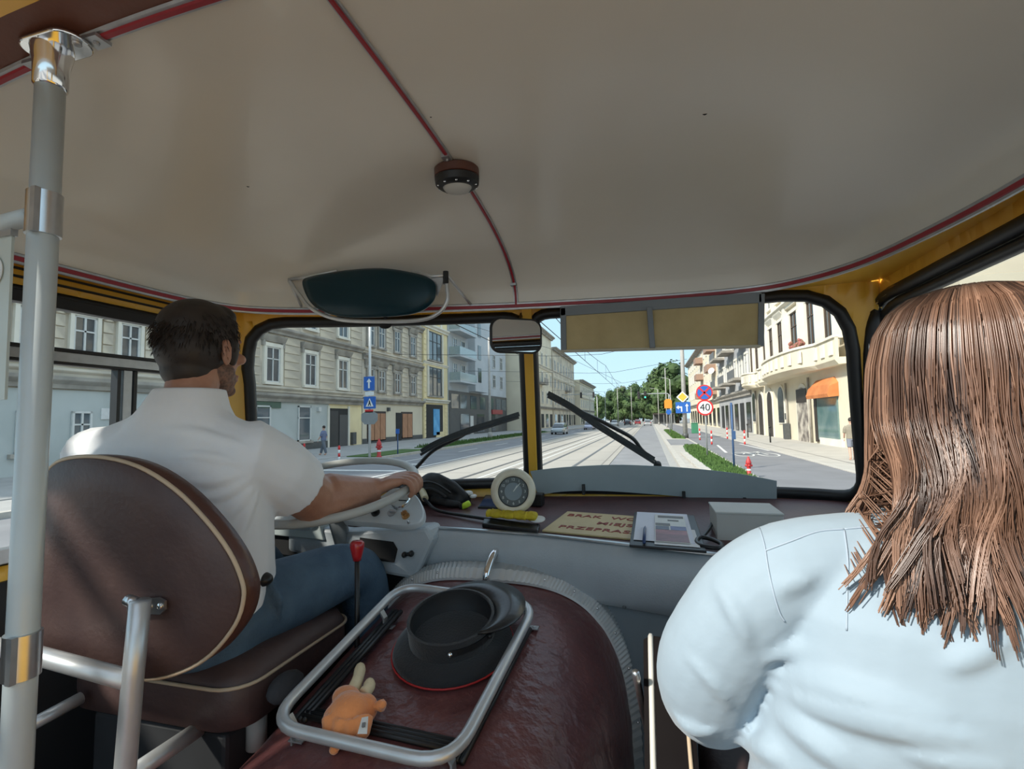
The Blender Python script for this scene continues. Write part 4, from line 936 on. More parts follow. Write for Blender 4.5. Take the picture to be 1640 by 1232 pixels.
# ================================================================ PEOPLE IN THE BUS
from mathutils.bvhtree import BVHTree
def bvh_of(objs):
    dg = bpy.context.evaluated_depsgraph_get(); vs, fs = [], []
    for o in objs:
        ev = o.evaluated_get(dg); me = ev.to_mesh(); b = len(vs); mw = ev.matrix_world
        vs += [mw @ v.co for v in me.vertices]; fs += [tuple(b+i for i in p.vertices) for p in me.polygons]; ev.to_mesh_clear()
    return BVHTree.FromPolygons(vs, fs)
M_skin = mat('tanned_skin', (.46, .235, .155), .5, rgb2=(.40, .19, .12), vs=25, bump=.08, bs=150)
M_skin2 = mat('fair_skin', (.60, .36, .27), .5, var=.08, vs=25)
M_dhair = mat('dark_brown_hair', (.034, .023, .018), .55, var=.3, vs=40)
M_tee = mat('white_cotton', (.86, .87, .90), .8, rgb2=(.83, .84, .87), vs=14, bump=.10, bs=40, sheen=.2)
M_jean = mat('blue_denim', (.085, .145, .21), .75, rgb2=(.055, .10, .155), vs=12, bump=.25, bs=160)
M_shirt = mat('light_blue_cotton', (.29, .37, .435), .75, rgb2=(.275, .355, .42), vs=10, bump=.12, bs=30, sheen=.2)
def presurf(mb):
    o = mb.build('cloth_tmp', None, None, remesh=.008, smo=3); bpy.context.view_layer.update(); b = bvh_of([o]); me = o.data
    bpy.data.objects.remove(o); bpy.data.meshes.remove(me); return b
def erings(spec, n=28, rot=0., piv=None, sq=2.3):
    out = []
    for (cx, cy, z, rx, ry) in spec:
        ring = []
        for k in range(n):
            a = 2*PI*k/n; c, s_ = math.cos(a), math.sin(a)
            x = math.copysign(abs(c)**(2/sq), c)*rx; y = math.copysign(abs(s_)**(2/sq), s_)*ry
            if rot: x, y = x*math.cos(rot)-y*math.sin(rot), x*math.sin(rot)+y*math.cos(rot)
            ring.append(Vector((cx+x, cy+y, z)))
        out.append(ring)
    return out
def head(mb, c, s=1.0, yaw=0.):
    R_ = Matrix.Translation(c) @ Matrix.Rotation(yaw, 4, 'Z') @ Matrix.Scale(s, 4)
    E_ = lambda p, r: mb.ell(p, r, 18, 12, R_)
    E_((0, -.012, .03), (.074, .095, .085)); E_((0, .02, -.02), (.062, .07, .085)); E_((0, .045, -.07), (.045, .042, .038)); E_((0, .075, -.10), (.022, .018, .016))
    E_((0, .080, .03), (.045, .010, .012)); mb.tube([R_ @ Vector((0, .088, .02)), R_ @ Vector((0, .097, -.012)), R_ @ Vector((0, .101, -.030))], [.006, .010, .012], 8)
    E_((0, .096, -.062), (.022, .010, .006)); E_((0, .094, -.074), (.020, .010, .007))
    for sd in (-1, 1):
        E_((sd*.03, .076, .008), (.012, .008, .008)); E_((sd*.042, .07, -.02), (.02, .02, .016))
        mb.tube([R_ @ Vector((sd*.073, -.008+.004*math.cos(a), -.012+.028*math.sin(a)*1.1)) + (R_.to_3x3() @ Vector((sd*.008, -.014*math.cos(a), 0))) for a in [2*PI*k/12 for k in range(12)]], .005, 6, closed=True)
        E_((sd*.074, -.006, -.012), (.006, .012, .024))
# ---------------- the driver
DY = math.radians(17)
t = thing('person', (-1.07, .95, 1.48), 'bus driver in a white T-shirt and jeans with a hand on the wheel', 'person')
HC = Vector((-1.078, 1.0, 2.190))
def rimpt(deg, r=WR_):
    a = math.radians(deg); return Fw_ @ Vector((r*math.cos(a), r*math.sin(a), 0))
body = MB(); head(body, HC, .98, math.radians(1))
body.tube([HC+Vector((.0, -.02, -.05)), HC+Vector((.01, -.045, -.13)), Vector((-1.07, .95, 2.0))], [.058, .056, .065], 16)
body.loft(erings([(-1.07, .96, 1.50, .14, .10), (-1.07, .94, 1.65, .15, .10), (-1.07, .93, 1.80, .16, .09), (-1.07, .935, 1.92, .16, .075), (-1.07, .945, 2.0, .07, .05)], rot=DY))
SHR, ELB, WRI = Vector((-.905, .985, 1.925)), P(506, 802, y=1.215), P(594, 786, y=1.375)
SHL = Vector((-1.235, .885, 1.925))
body.tube([SHR+Vector((-.06, -.02, 0)), SHR, SHR.lerp(ELB, .5), ELB], [.058, .066, .067, .066], 16); body.ell(ELB, (.064, .064, .062), 14, 10)
body.tube([ELB, ELB.lerp(WRI, .25)+Vector((0, 0, .004)), ELB.lerp(WRI, .6), WRI, WRI.lerp(rimpt(3), .25)], [.066, .067, .056, .041, .036], 16)
def grip_hand(mb, wri, deg, side=1):
    rp = rimpt(deg); tg = (rimpt(deg+2)-rimpt(deg-2)).normalized(); n_ = wn; ou = tg.cross(n_).normalized()*side
    if ou.dot(rp-WC) < 0: ou = -ou
    kn = rp+n_*.030-ou*.012
    pm = wri.lerp(kn, .55)+n_*.004
    for k in range(4):
        o_ = tg*(.030-.0195*k); L_ = (1.0, 1.08, 1.04, .88)[k]
        base = kn+o_
        mb.tube([wri.lerp(kn, .3)+o_*.6, wri.lerp(base, .7)+n_*.004, base], [.020, .018, .0135], 10)
        fp = [base, rp+o_*1.02+n_*.031+ou*.008*L_, rp+o_*1.03+n_*.018+ou*.026*L_, rp+o_*1.02-n_*.006+ou*.027*L_, rp+o_*1.0-n_*.020+ou*.012*L_]
        mb.tube(catmull(fp, 3), [.0105, .010, .010, .0098, .0095, .0095, .009, .009, .0088, .0086, .0084, .008, .0065], 10)
        mb.ell(base+n_*.002, (.0125, .0125, .0115), 10, 8)
    tb = wri.lerp(kn, .35)+tg*.022
    mb.tube(catmull([tb, rp-ou*.034+tg*.030+n_*.012, rp-ou*.026+tg*.042-n_*.002, rp-ou*.018+tg*.058-n_*.008], 3), [.016, .015, .014, .0125, .012, .0115, .011, .0105, .0105, .008], 10)
    mb.ell(pm, (.026, .026, .020), 12, 8)
grip_hand(body, WRI, 3)
ELL = Vector((-1.30, 1.10, 1.74)); WRL = Vector((-1.265, 1.33, 1.80))
body.tube([SHL+Vector((.06, .02, 0)), SHL, SHL.lerp(ELL, .5), ELL], [.05, .055, .05, .045], 14); body.ell(ELL, (.045, .045, .045), 14, 10)
body.tube([ELL, ELL.lerp(WRL, .3), WRL], [.045, .047, .03], 14); grip_hand(body, WRL, 172)
for hx, kx, fx in ((-.985, -.885, -.85), (-1.16, -1.245, -1.25)):
    body.tube([(hx, .97, 1.54), (kx, 1.35, 1.55), (lerp(kx, fx, .3), 1.41, 1.46), (fx, 1.44, 1.2), (fx, 1.47, .86)], [.06, .035, .035, .035, .035], 10)
bo = body.build('body', M_skin, t, smooth=True, remesh=.0042, smo=3)
sb_ = MB(); Rs = Matrix.Translation(HC) @ Matrix.Rotation(math.radians(1), 4, 'Z')
for p_, r_ in (((0, .044, -.071), (.047, .044, .040)), ((.03, .015, -.058), (.036, .045, .034)), ((-.03, .015, -.058), (.036, .045, .034)), ((0, .076, -.10), (.024, .019, .017))): sb_.ell(p_, r_, 14, 10, Rs)
sb_.build('stubble', mat('beard_stubble', (.27, .145, .10), .7, rgb2=(.13, .075, .056), vs=160), t, smooth=True, remesh=.005, smo=2)
# hair: fitted cap plus short strands
hm = MB(); Rh = Matrix.Translation(HC) @ Matrix.Rotation(math.radians(1), 4, 'Z')
hm.ell((0, -.018, .042), (.080, .098, .082), 24, 16, Rh); hm.ell((0, -.035, -.005), (.078, .080, .075), 24, 14, Rh); hm.ell((0, .02, .088), (.058, .06, .034), 18, 10, Rh); hm.ell((0, -.045, -.055), (.06, .055, .05), 18, 10, Rh)
for sd in (-1, 1): hm.ell((sd*.068, .022, .0), (.012, .018, .045), 12, 10, Rh)
ho = hm.build('hair', M_dhair, t, smooth=True, remesh=.005, smo=3)
random.seed(3); st = MB()
for i in range(1500):
    a = random.random()*2*PI; e_ = math.asin(random.uniform(-.65, 1)); d = Vector((math.cos(a)*math.cos(e_), math.sin(a)*math.cos(e_), math.sin(e_)))
    c_ = Vector((0, -.018, .036)); p = c_+Vector((d.x*.078, d.y*.096, d.z*.084))
    if p.y > .045 and p.z < .075: continue
    if p.z < -.015 and p.y > -.01: continue
    dn2 = (d*.35+Vector((random.uniform(-.3, .3), .25 if p.z > .06 else -.15, -.9))).normalized(); L_ = random.uniform(.015, .03)
    st.tube([Rh @ (p-d*.002), Rh @ (p+dn2*L_*.5+d*.004), Rh @ (p+dn2*L_+d*.003)], [.0012, .001, .0003], 3, caps=False)
tag(st.build('hair_strands', M_dhair, t, smooth=True), kind='stuff')
# T-shirt
ts = MB()
ts.loft(erings([(-1.07, 1.0, 1.545, .165, .12), (-1.07, .985, 1.56, .185, .135), (-1.07, .965, 1.66, .190, .135), (-1.07, .95, 1.76, .198, .132), (-1.07, .945, 1.84, .205, .130), (-1.07, .93, 1.90, .205, .118), (-1.07, .935, 1.95, .180, .098), (-1.07, .94, 1.99, .130, .082), (-1.07, .950, 2.045, .090, .078), (-1.07, .960, 2.088, .072, .069)], rot=DY, sq=2.5))
SE = SHR.lerp(ELB, .62)+Vector((.0, 0, .0))
ts.tube([SHR+Vector((-.08, -.03, -.01)), SHR+Vector((-.01, 0, .0)), SHR.lerp(SE, .5), SE], [.085, .088, .089, .087], 18)
SEL = SHL.lerp(ELL, .6); ts.tube([SHL+Vector((.08, .03, -.01)), SHL, SHL.lerp(SEL, .5), SEL], [.085, .084, .08, .078], 18)
for s0 in (SHL, SHR): ts.tube([(-1.07, .95, 2.02), Vector((-1.07, .945, 2.0)).lerp(s0, .5), s0], [.07, .068, .07], 14)
# folds: soft ridges running from the armpit and across the back
def fold(mb, pts, y, r):
    # each ridge lies on the cloth found behind these photo spots, sunk by half its radius
    out = []
    for q in catmull([(u, v, 0) for u, v in pts], 4):
        h = fbv.ray_cast(Vector((0, 0, CAMH)), ray(q.x, q.y).normalized())
        out.append(h[0]-h[1]*r*.55 if h[0] is not None else None)
    r *= 1.6
    if None in out or max((b-a).length for a, b in zip(out, out[1:])) > .12: return
    mb.tube(out, [r*math.sin(PI*(i+.6)/(4*(len(pts)-1)+1.2)) for i in range(4*(len(pts)-1)+1)], 8)
fbv = presurf(ts)
for pts, y, r in (([(250, 735), (310, 730), (370, 740), (405, 755)], [.80, .80, .835, .87], .010), ([(270, 770), (330, 772), (380, 762), (408, 752)], [.81, .82, .85, .88], .010), ([(300, 800), (350, 795), (395, 770), (412, 757)], [.825, .84, .87, .89], .010), ([(330, 850), (370, 820), (400, 785), (414, 762)], [.85, .865, .88, .89], .011), ([(360, 900), (385, 850), (405, 800), (416, 768)], [.875, .885, .895, .90], .010), ([(240, 690), (300, 690), (360, 705), (410, 722)], [.80, .80, .83, .875], .009)):
    fold(ts, pts, y, r)
tso = ts.build('t_shirt', M_tee, t, smooth=True, remesh=.0055, smo=3)
# jeans
jn = MB(); jn.loft(erings([(-1.07, .99, 1.47, .17, .14), (-1.07, .985, 1.53, .182, .145), (-1.07, .975, 1.60, .180, .138)], rot=DY*.5))
for hx, kx, fx in ((-.985, -.885, -.85), (-1.155, -1.245, -1.25)):
    jn.tube(catmull([(hx, .97, 1.545), (lerp(hx, kx, .5), 1.16, 1.555), (kx, 1.36, 1.555), (lerp(kx, fx, .3), 1.42, 1.46), (fx, 1.44, 1.2), (fx, 1.47, .92)], 4), [.098, .098, .096, .094, .092, .088, .085, .081, .077, .075, .075, .075, .074, .072, .071, .07, .07, .07, .069, .068, .068], 18)
for k in range(4):
    jn.tube([P(400+10*k, 905+8*k, y=1.02), P(425+8*k, 925+12*k, y=1.02), P(430+6*k, 960+10*k, y=1.03)], [.004, .012, .004], 8)
jn.build('jeans', M_jean, t, smooth=True, remesh=.008, smo=4)
mb = MB(); mb.ell(P(418, 928, y=1.005), (.030, .022, .017), 16, 10); mb.build('belt_pouch', M_black, t, smooth=True)
for fx in (-.85, -1.25):
    mb = MB(); mb.ell((fx, 1.53, .80), (.045, .12, .045), 16, 10); mb.ell((fx, 1.47, .84), (.045, .05, .06), 14, 8); mb.build('shoe', M_black, t, smooth=True, remesh=.008)

# ---------------- the woman
t = thing('person', (.36, .72, 1.46), 'long-haired person in a light blue shirt seen from behind', 'person')
WX = .365; HW = Vector((WX, .715, 2.035))
body = MB(); head(body, HW, 1.0, math.radians(4)); body.tube([HW+Vector((0, -.02, -.05)), HW+Vector((0, -.02, -.12)), Vector((WX, .70, 1.86))], [.052, .05, .06], 16)
body.loft(erings([(WX, .71, 1.45, .14, .10), (WX, .70, 1.6, .14, .085), (WX, .69, 1.78, .14, .08), (WX, .695, 1.85, .12, .065), (WX, .70, 1.9, .05, .045)]))
for sd in (-1, 1):
    sh = Vector((WX+sd*.20, .70, 1.815)); el_ = Vector((WX+(.24 if sd > 0 else -.285), .755, 1.615)); wr = Vector((WX+sd*.17, .97, 1.60))
    body.tube([sh, sh.lerp(el_, .5), el_, el_.lerp(wr, .4), wr], [.045, .042, .04, .04, .028], 12)
    for k in range(4):
        bs_ = wr+Vector((-sd*.02, .04, .012-.012*k)); body.tube([wr, bs_, bs_+Vector((-sd*.02, .035, -.004)), bs_+Vector((-sd*.035, .045, -.022))], [.018, .011, .0088, .007], 8)
    body.tube([wr, wr+Vector((-sd*.035, .02, .02)), wr+Vector((-sd*.055, .05, .02))], [.018, .012, .009], 8)
    body.tube([(WX+sd*.09, .72, 1.50), (WX+sd*.12, 1.08, 1.52), (WX+sd*.11, 1.14, 1.1), (WX+sd*.11, 1.14, .82)], [.07, .052, .045, .035], 10)
body.build('body', M_skin2, t, smooth=True, remesh=.0045, smo=3)
sh_ = MB()
sh_.loft(erings([(WX-.04, .715, 1.42, .24, .130), (WX-.035, .71, 1.50, .235, .128), (WX-.025, .70, 1.56, .235, .118), (WX-.025, .695, 1.61, .232, .112), (WX-.018, .693, 1.66, .225, .122), (WX-.01, .688, 1.72, .218, .120), (WX-.005, .685, 1.78, .207, .112), (WX, .688, 1.82, .190, .100), (WX, .693, 1.855, .155, .085), (WX, .70, 1.885, .105, .070), (WX, .705, 1.91, .064, .062), (WX, .708, 1.935, .060, .060)], n=32, sq=2.5))
AL = [Vector(p) for p in ((.25, .70, 1.825), (.165, .695, 1.808), (.118, .70, 1.772), (.085, .71, 1.72), (.066, .73, 1.67), (.066, .755, 1.625), (.085, .80, 1.60), (.115, .87, 1.605))]
for sd in (-1, 1):
    pts = [p if sd < 0 else Vector((2*WX-.045-p.x, p.y, p.z)) for p in AL]
    sh_.tube(catmull(pts, 4), [.058, .059, .06, .061, .062, .063, .064, .065, .066, .066, .066, .066, .067, .067, .068, .068, .068, .068, .067, .066, .065, .063, .061, .06, .059, .058, .057, .056, .055], 20)
fbv = presurf(sh_)
for pts, y, r in (([(1222, 1095), (1300, 1125), (1400, 1150), (1520, 1180), (1640, 1215)], [.625, .592, .580, .575, .575], .014), ([(1230, 1080), (1320, 1100), (1430, 1130), (1560, 1160)], [.62, .585, .575, .57], .012),
    ([(1225, 1140), (1280, 1170), (1340, 1215), (1380, 1260)], [.63, .605, .59, .585], .011), ([(1180, 1190), (1230, 1200), (1260, 1235)], [.65, .62, .61], .012), ([(1420, 1200), (1520, 1215), (1640, 1240)], [.585, .58, .58], .010),
    ([(1240, 975), (1255, 940), (1290, 925), (1320, 920)], [.625, .607, .59, .585], .009), ([(1130, 920), (1165, 960), (1190, 1010), (1205, 1060)], [.655, .645, .64, .645], .009), ([(1085, 1040), (1125, 1075), (1155, 1110), (1180, 1150)], [.66, .66, .67, .67], .007), ([(1070, 985), (1110, 1010), (1160, 1040), (1200, 1050)], [.68, .65, .645, .65], .006), ([(1075, 1140), (1110, 1165), (1160, 1172)], [.68, .675, .69], .010), ([(1210, 1070), (1235, 1052), (1270, 1042), (1310, 1040)], [.64, .625, .61, .6], .007),
    ([(1420, 960), (1480, 930), (1540, 880)], [.585, .585, .59], .005), ([(1500, 1080), (1560, 1050), (1640, 1010)], [.570, .570, .575], .008)):
    fold(sh_, pts, y, r)
sho = sh_.build('shirt', M_shirt, t, smooth=True, remesh=.005, smo=3)
bpy.context.view_layer.update()
bv = bvh_of([sho])
def seam(pts, name='seam', r=.0011, m=mat('shirt_seam', (.36, .44, .52), .8)):
    out = []
    path = catmull([(u, v, 0) for u, v in pts], 8)
    for q in path:
        d = ray(q.x, q.y).normalized(); h = bv.ray_cast(Vector((0, 0, CAMH)), d)
        if h[0] is not None: out.append(h[0]+h[1]*.0004)
    if len(out) > 2:
        mb = MB(); mb.tube(out, r, 5); mb.build(name, m, t, smooth=True)
seam([(1227, 882), (1265, 868), (1310, 852), (1352, 848)]); seam([(1213, 836), (1224, 872), (1232, 920), (1246, 975), (1256, 995)]); seam([(1352, 850), (1358, 900), (1357, 950), (1356, 1010)]); seam([(1352, 848), (1420, 842), (1480, 840), (1560, 842), (1638, 848)])
jn = MB(); jn.loft(erings([(WX, .72, 1.40, .19, .14), (WX, .715, 1.48, .185, .13)]))
for sd in (-1, 1): jn.tube(catmull([(WX+sd*.09, .74, 1.46), (WX+sd*.11, .92, 1.49), (WX+sd*.12, 1.09, 1.50), (WX+sd*.115, 1.15, 1.36), (WX+sd*.11, 1.15, .90)], 4), [.09]*5+[.085]*4+[.075]*8, 16)
jn.build('trousers', M_jean, t, smooth=True, remesh=.01, smo=3)
for sd in (-1, 1):
    mb = MB(); mb.ell((WX+sd*.11, 1.21, .79), (.04, .11, .04), 14, 8); mb.build('shoe', M_black, t, smooth=True)
# long hair
PROF = [(2.146, .004), (2.144, .03), (2.136, .055), (2.119, .077), (2.094, .091), (2.055, .100), (2.015, .103), (1.97, .105), (1.92, .109), (1.87, .116), (1.80, .118)]
def hr(z): return interp([(a, b) for a, b in PROF[::-1]], z)
HCY = .700
hb = MB()
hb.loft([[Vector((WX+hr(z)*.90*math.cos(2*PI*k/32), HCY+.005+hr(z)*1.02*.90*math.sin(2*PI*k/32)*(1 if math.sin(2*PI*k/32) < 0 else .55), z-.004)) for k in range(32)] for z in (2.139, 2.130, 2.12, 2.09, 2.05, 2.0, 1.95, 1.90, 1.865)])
hb.build('hair_base', mat('hair_base_brown', (.060, .030, .018), .6, var=.3, vs=60, stretch=(1, 1, .1)), t, smooth=True)  # solid darker brown base that closes gaps between strands
random.seed(11)
hair = [MB(), MB(), MB(), MB()]
NCL = 300
for c_ in range(NCL):
    ph0 = math.radians(random.uniform(168, 372)); zend = random.choice((random.uniform(1.785, 1.83), random.uniform(1.82, 1.885))); curl = random.choice((-1, 1))*random.uniform(.006, .022); wv = random.uniform(0, 6.28); tone = random.choices((0, 1, 2, 3), (.26, .34, .30, .10))[0]
    left = math.cos(ph0) < -.55; ext = random.uniform(.0, .03) if left else random.uniform(-.005, .02)
    lay = random.uniform(.90, 1.045)
    for s_ in range(16):
        dph = random.gauss(0, .075); r0 = lay*random.uniform(.985, 1.02); path = []
        z0_ = 2.144-abs(random.gauss(0, .004)); n = 22; ze = zend+random.uniform(-.012, .012)
        for k in range(n+1):
            f_ = k/n
            # parametrise by arc: quick over the crown, steady down the back
            z = z0_-(z0_-ze)*(f_**1.55); conv = max(0, (f_-.45)/.55)
            ph = ph0+dph*(1-.72*conv)+.13*math.sin(wv+f_*6)*conv**1.3+curl*4*max(0, f_-.6)**1.5
            R0 = hr(z)*r0; low = max(0, (1.95-z)/.12)
            R0 += ext*low**1.5+.014*math.sin(wv*2+f_*11)*low
            x = WX+R0*math.cos(ph); y = HCY+R0*1.03*math.sin(ph)*(1 if math.sin(ph) < 0 else .6)
            if z < 2.0 and math.sin(ph) < 0:
                yb = .688-interp([(1.78, .118), (1.82, .108), (1.855, .092), (1.885, .082), (1.95, .105), (2.0, .112)], z)*math.sqrt(max(.12, 1-((x-WX)/.21)**2))-.006-.012*(lay-.9)/.15
                wb = min(1, max(0, (2.0-z)/.12)); wb = wb*wb*(3-2*wb); y = lerp(y, yb, wb*.9)
            if left and low > .4: z += .03*(low-.4)*ext/.05
            path.append(Vector((x, y, z)))
        hair[tone].tube(path, [.00095*(1-.55*(k/n)**2)+.0002 for k in range(n+1)], 3, caps=False)
# loose curls lying on the shoulders
hbv = bvh_of([sho])
for pts in ([(1440, 690), (1436, 750), (1405, 782), (1345, 796)], [(1455, 715), (1446, 775), (1402, 798), (1386, 826), (1404, 852)], [(1500, 750), (1455, 815), (1442, 858), (1475, 892), (1540, 912), (1592, 936)], [(1565, 750), (1525, 820), (1532, 880), (1600, 936)], [(1605, 770), (1562, 850), (1572, 902), (1612, 922), (1634, 880)], [(1625, 750), (1645, 850), (1612, 930)], [(1470, 700), (1470, 780), (1430, 815), (1415, 862), (1440, 880)], [(1535, 760), (1500, 830), (1512, 878), (1545, 890)], [(1590, 760), (1600, 840), (1575, 905), (1560, 925)], [(1660, 760), (1650, 840), (1665, 905), (1640, 940)], [(1700, 770), (1690, 860), (1660, 930)], [(1425, 690), (1420, 760), (1385, 790), (1368, 800)]):
    tone = random.choice((1, 2, 2, 1)); base = catmull([(u, v, 0) for u, v in pts], 7)
    for s_ in range(20):
        ou, ov, od = random.gauss(0, 7), random.gauss(0, 5), random.uniform(.004, .016); out = []
        for k, q in enumerate(base):
            f_ = k/(len(base)-1); sp = .25+.75*(1-f_); u, v = q.x+ou*sp+2.5*math.sin(k*.7+s_), q.y+ov*sp
            d = ray(u, v).normalized(); h = hbv.ray_cast(Vector((0, 0, CAMH)), d)
            if h[0] is None: out.append(None); continue
            c_ = h[0]-d*od; c2 = d*(.622/d.y)+Vector((0, 0, CAMH)); w_ = min(1, f_/.5); w_ = w_*w_*(3-2*w_); out.append(c2.lerp(c_, w_))
        out = [p for p in out if p is not None]
        if len(out) > 6:
            for it in range(3): out = [out[0]]+[(out[i-1]+2*out[i]+out[i+1])/4 for i in range(1, len(out)-1)]+[out[-1]]
            hair[tone].tube(out, [.0010*(1-.5*i/len(out)) for i in range(len(out))], 3, caps=False)
cols = ((.10, .052, .034), (.175, .092, .058), (.29, .165, .11), (.05, .027, .019))
for k, (h_, c_) in enumerate(zip(hair, cols)):
    m = mat('hair_tone_%d' % k, c_, .34, rgb2=tuple(x*.75 for x in c_), vs=30, spec=.6)
    tag(h_.build('hair_strands', m, t, smooth=True, fix=False), kind='stuff')
# ================================================================ THE STREET
M_asph = mat('asphalt', (0.250, 0.250, 0.256), .85, rgb2=(0.206, 0.206, 0.213), vs=.8, bump=.2, bs=40, detail=8)
M_asphd = mat('cycle_path_asphalt', (0.198, 0.198, 0.210), .85, rgb2=(0.168, 0.168, 0.178), vs=.7)
M_conc = mat('tram_bed_concrete', (.40, .37, .325), .85, rgb2=(.345, .32, .28), vs=.35, detail=8, stretch=(1, .15, 1))
M_pave = mat('pale_paving', (.46, .43, .385), .85, rgb2=(.40, .375, .335), vs=1.2, detail=8)
M_pavel = mat('grey_paving', (0.413, 0.406, 0.388), .85, rgb2=(0.350, 0.344, 0.331), vs=1.0)
M_kerb = mat('kerb_granite', (.50, .47, .42), .8, rgb2=(.42, .395, .355), vs=3)
M_line = mat('road_paint', (.66, .65, .62), .7, var=.15, vs=4)
M_grass = mat('grass_green', (.085, .16, .035), .9, rgb2=(.05, .105, .022), vs=1.5)
M_steel = mat('rail_steel', (.16, .15, .14), .5, .4)
def slab(name, x0, x1, y0, y1, z0, z1, m):
    mb = MB(); mb.box(((x0+x1)/2, (y0+y1)/2, (z0+z1)/2), (x1-x0, y1-y0, z1-z0)); return struct(mb.build(name, m))
def poly(name, pts, z0, z1, m, st=True):
    mb = MB(); mb.prism([(p[0], p[1]) for p in pts], z0, z1); o = mb.build(name, m)
    return struct(o) if st else o
slab('ground', -90, 90, -60, 600, -.3, 0, M_asph)
tb = slab('tram_bed', -9.4, -1.75, -40, 400, -.05, .02, M_conc)
for x in (-3.15, -4.58, -6.35, -7.78):
    mb = MB(); mb.box((x, 150, .022), (.10, 380, .012)); mb.box((x+.09, 150, .021), (.05, 380, .008)); mb.build('rail', M_steel, tb)
for x in (-2.05, -5.45, -9.2):
    mb = MB(); mb.box((x, 150, .021), (.06, 380, .006)); mb.build('slab_joint', mat('joint_dark', (.22, .205, .185), .9), tb)
for x in (-5.75, -5.15):
    mb = MB(); mb.box((x, 150, .021), (.10, 380, .006)); mb.build('white_edge_line', M_line, tb)
for y in range(6, 120, 6):
    mb = MB(); mb.box((-5.6, y, .0205), (7.5, .05, .004)); mb.build('cross_joint', mat('joint_dark', (.22, .205, .185), .9), tb)
# left side of the street
slab('pavement_left', -40, -16.6, -40, 400, 0, .13, M_pavel)
slab('verge_base_left', -16.6, -14.2, -40, 400, 0, .10, M_pavel)
kl = slab('kerb_left', -14.2, -13.95, -40, 400, 0, .14, M_kerb)
for y0, y1 in ((33, 47.5), (49, 75)):
    poly('verge_left', [(-16.4, y0), (-14.4, y0), (-14.4, y1), (-16.4, y1)], .08, .16, M_grass)
poly('verge_left', [(-16.3, 24.5), (-14.5, 24.5), (-14.5, 31), (-16.3, 31)], .08, .15, M_grass)
for pts in ([(-13.4, 13.0), (-10.4, 13.0)], [(-13.6, 15.5), (-9.8, 15.5)], [(-13.6, 18.5), (-9.8, 18.5)], [(-13.6, 21.5), (-10.2, 21.5)]):
    mb = MB(); a, b = pts; mb.box(((a[0]+b[0])/2, a[1], .012), (b[0]-a[0], .5, .008)); struct(mb.build('zebra_stripe', M_line))
mb = MB(); mb.box((-9.75, 150, .012), (.14, 360, .008)); struct(mb.build('lane_line', M_line))
for k in range(14):
    mb = MB(); mb.box((-11.9, 24+k*8, .012), (.13, 3.5, .008)); struct(mb.build('lane_dash', M_line))
# right side of the street
slab('gutter_right', .72, 1.05, -40, 400, 0, .015, mat('gutter_grey', (.36, .35, .33), .85))
slab('kerb_right', 1.05, 1.30, -40, 400, 0, .13, M_kerb)
slab('paving_right', 1.30, 3.0, -40, 400, 0, .11, M_pave)
slab('cycle_path', 3.15, 6.2, -40, 400, 0, .115, M_asphd)
slab('edging_right', 3.0, 3.15, -40, 400, 0, .135, M_kerb); slab('edging_right', 6.2, 6.42, -40, 400, 0, .14, M_kerb)
slab('pavement_right', 6.42, 14, -40, 400, 0, .13, M_pave)
slab('paving_joint_right', 7.3, 7.38, -40, 400, .1, .134, mat('joint_dark', (.22, .205, .185), .9))
GZ = .11
gi = [P(u, v, z=GZ) for u, v in ((1096, 719), (1120, 712), (1140, 722), (1180, 739), (1222, 759), (1262, 780), (1262, 800), (1180, 755), (1124, 746), (1105, 731))]
gi2 = [Vector((1.75, 26.5, 0)), Vector((2.0, 34, 0)), Vector((2.95, 34.5, 0)), Vector((2.95, 9, 0)), Vector((2.3, 9, 0)), Vector((1.9, 18, 0))]
isl = poly('grass_island', gi2, .09, .17, M_grass)
isl2 = poly('grass_island', [(1.9, 47), (1.9, 76), (2.9, 76), (2.9, 45.5)], .09, .17, M_grass)
slab('driveway', 1.32, 3.1, 35.5, 44.5, .08, .122, M_asph)
# kerb stones round the near island
ks = MB(); ks.box((0, 0, 0), (.34, .95, .12)); kso = ks.build('kerb_stone', M_kerb, isl, bevel=.02); kso.location = Vector((1.78, 9.6, .15))-wloc(isl)
for k in range(1, 18):
    y = 9.6+k; copy_at(kso, Vector((interp([(9, 2.22), (18, 1.78), (26.5, 1.62), (34, 1.9)], y), y, .15+.01*math.sin(k*3))), isl, rot=(0, 0, random.uniform(-.05, .05)))
kso.location = Vector((2.12, 9.6, .15))-wloc(isl)
# grass blades
def blades(name, x0f, x1f, y0, y1, n, h, par):
    mb = MB()
    for i in range(n):
        y = y0+(y1-y0)*random.random()**1.3; x = random.uniform(x0f(y), x1f(y)); a = random.random()*6.28; w_ = random.uniform(.01, .025)*(1+y/30); hh = h*random.uniform(.5, 1.2)
        d = Vector((math.cos(a)*w_, math.sin(a)*w_, 0)); q = Vector((x, y, .165)); l = Vector((random.uniform(-.05, .05), random.uniform(-.05, .05), hh))
        mb.add([q-d, q+d, q+l], [(0, 1, 2)])
    tag(mb.build(name, M_grass, par, fix=False), kind='stuff')
blades('grass_blades', lambda y: interp([(9, 2.5), (18, 2.05), (26.5, 1.85), (34, 2.1)], y), lambda y: 2.93, 9.2, 34, 7000, .13, isl)
blades('grass_blades', lambda y: 1.95, lambda y: 2.88, 46.5, 75, 3500, .16, isl2)
vg = poly('verge_strip_left', [(-16.2, 33.2), (-14.6, 33.2), (-14.6, 47), (-16.2, 47)], .15, .165, M_grass); blades('grass_blades', lambda y: -16.3, lambda y: -14.5, 33.2, 72, 3500, .22, vg)
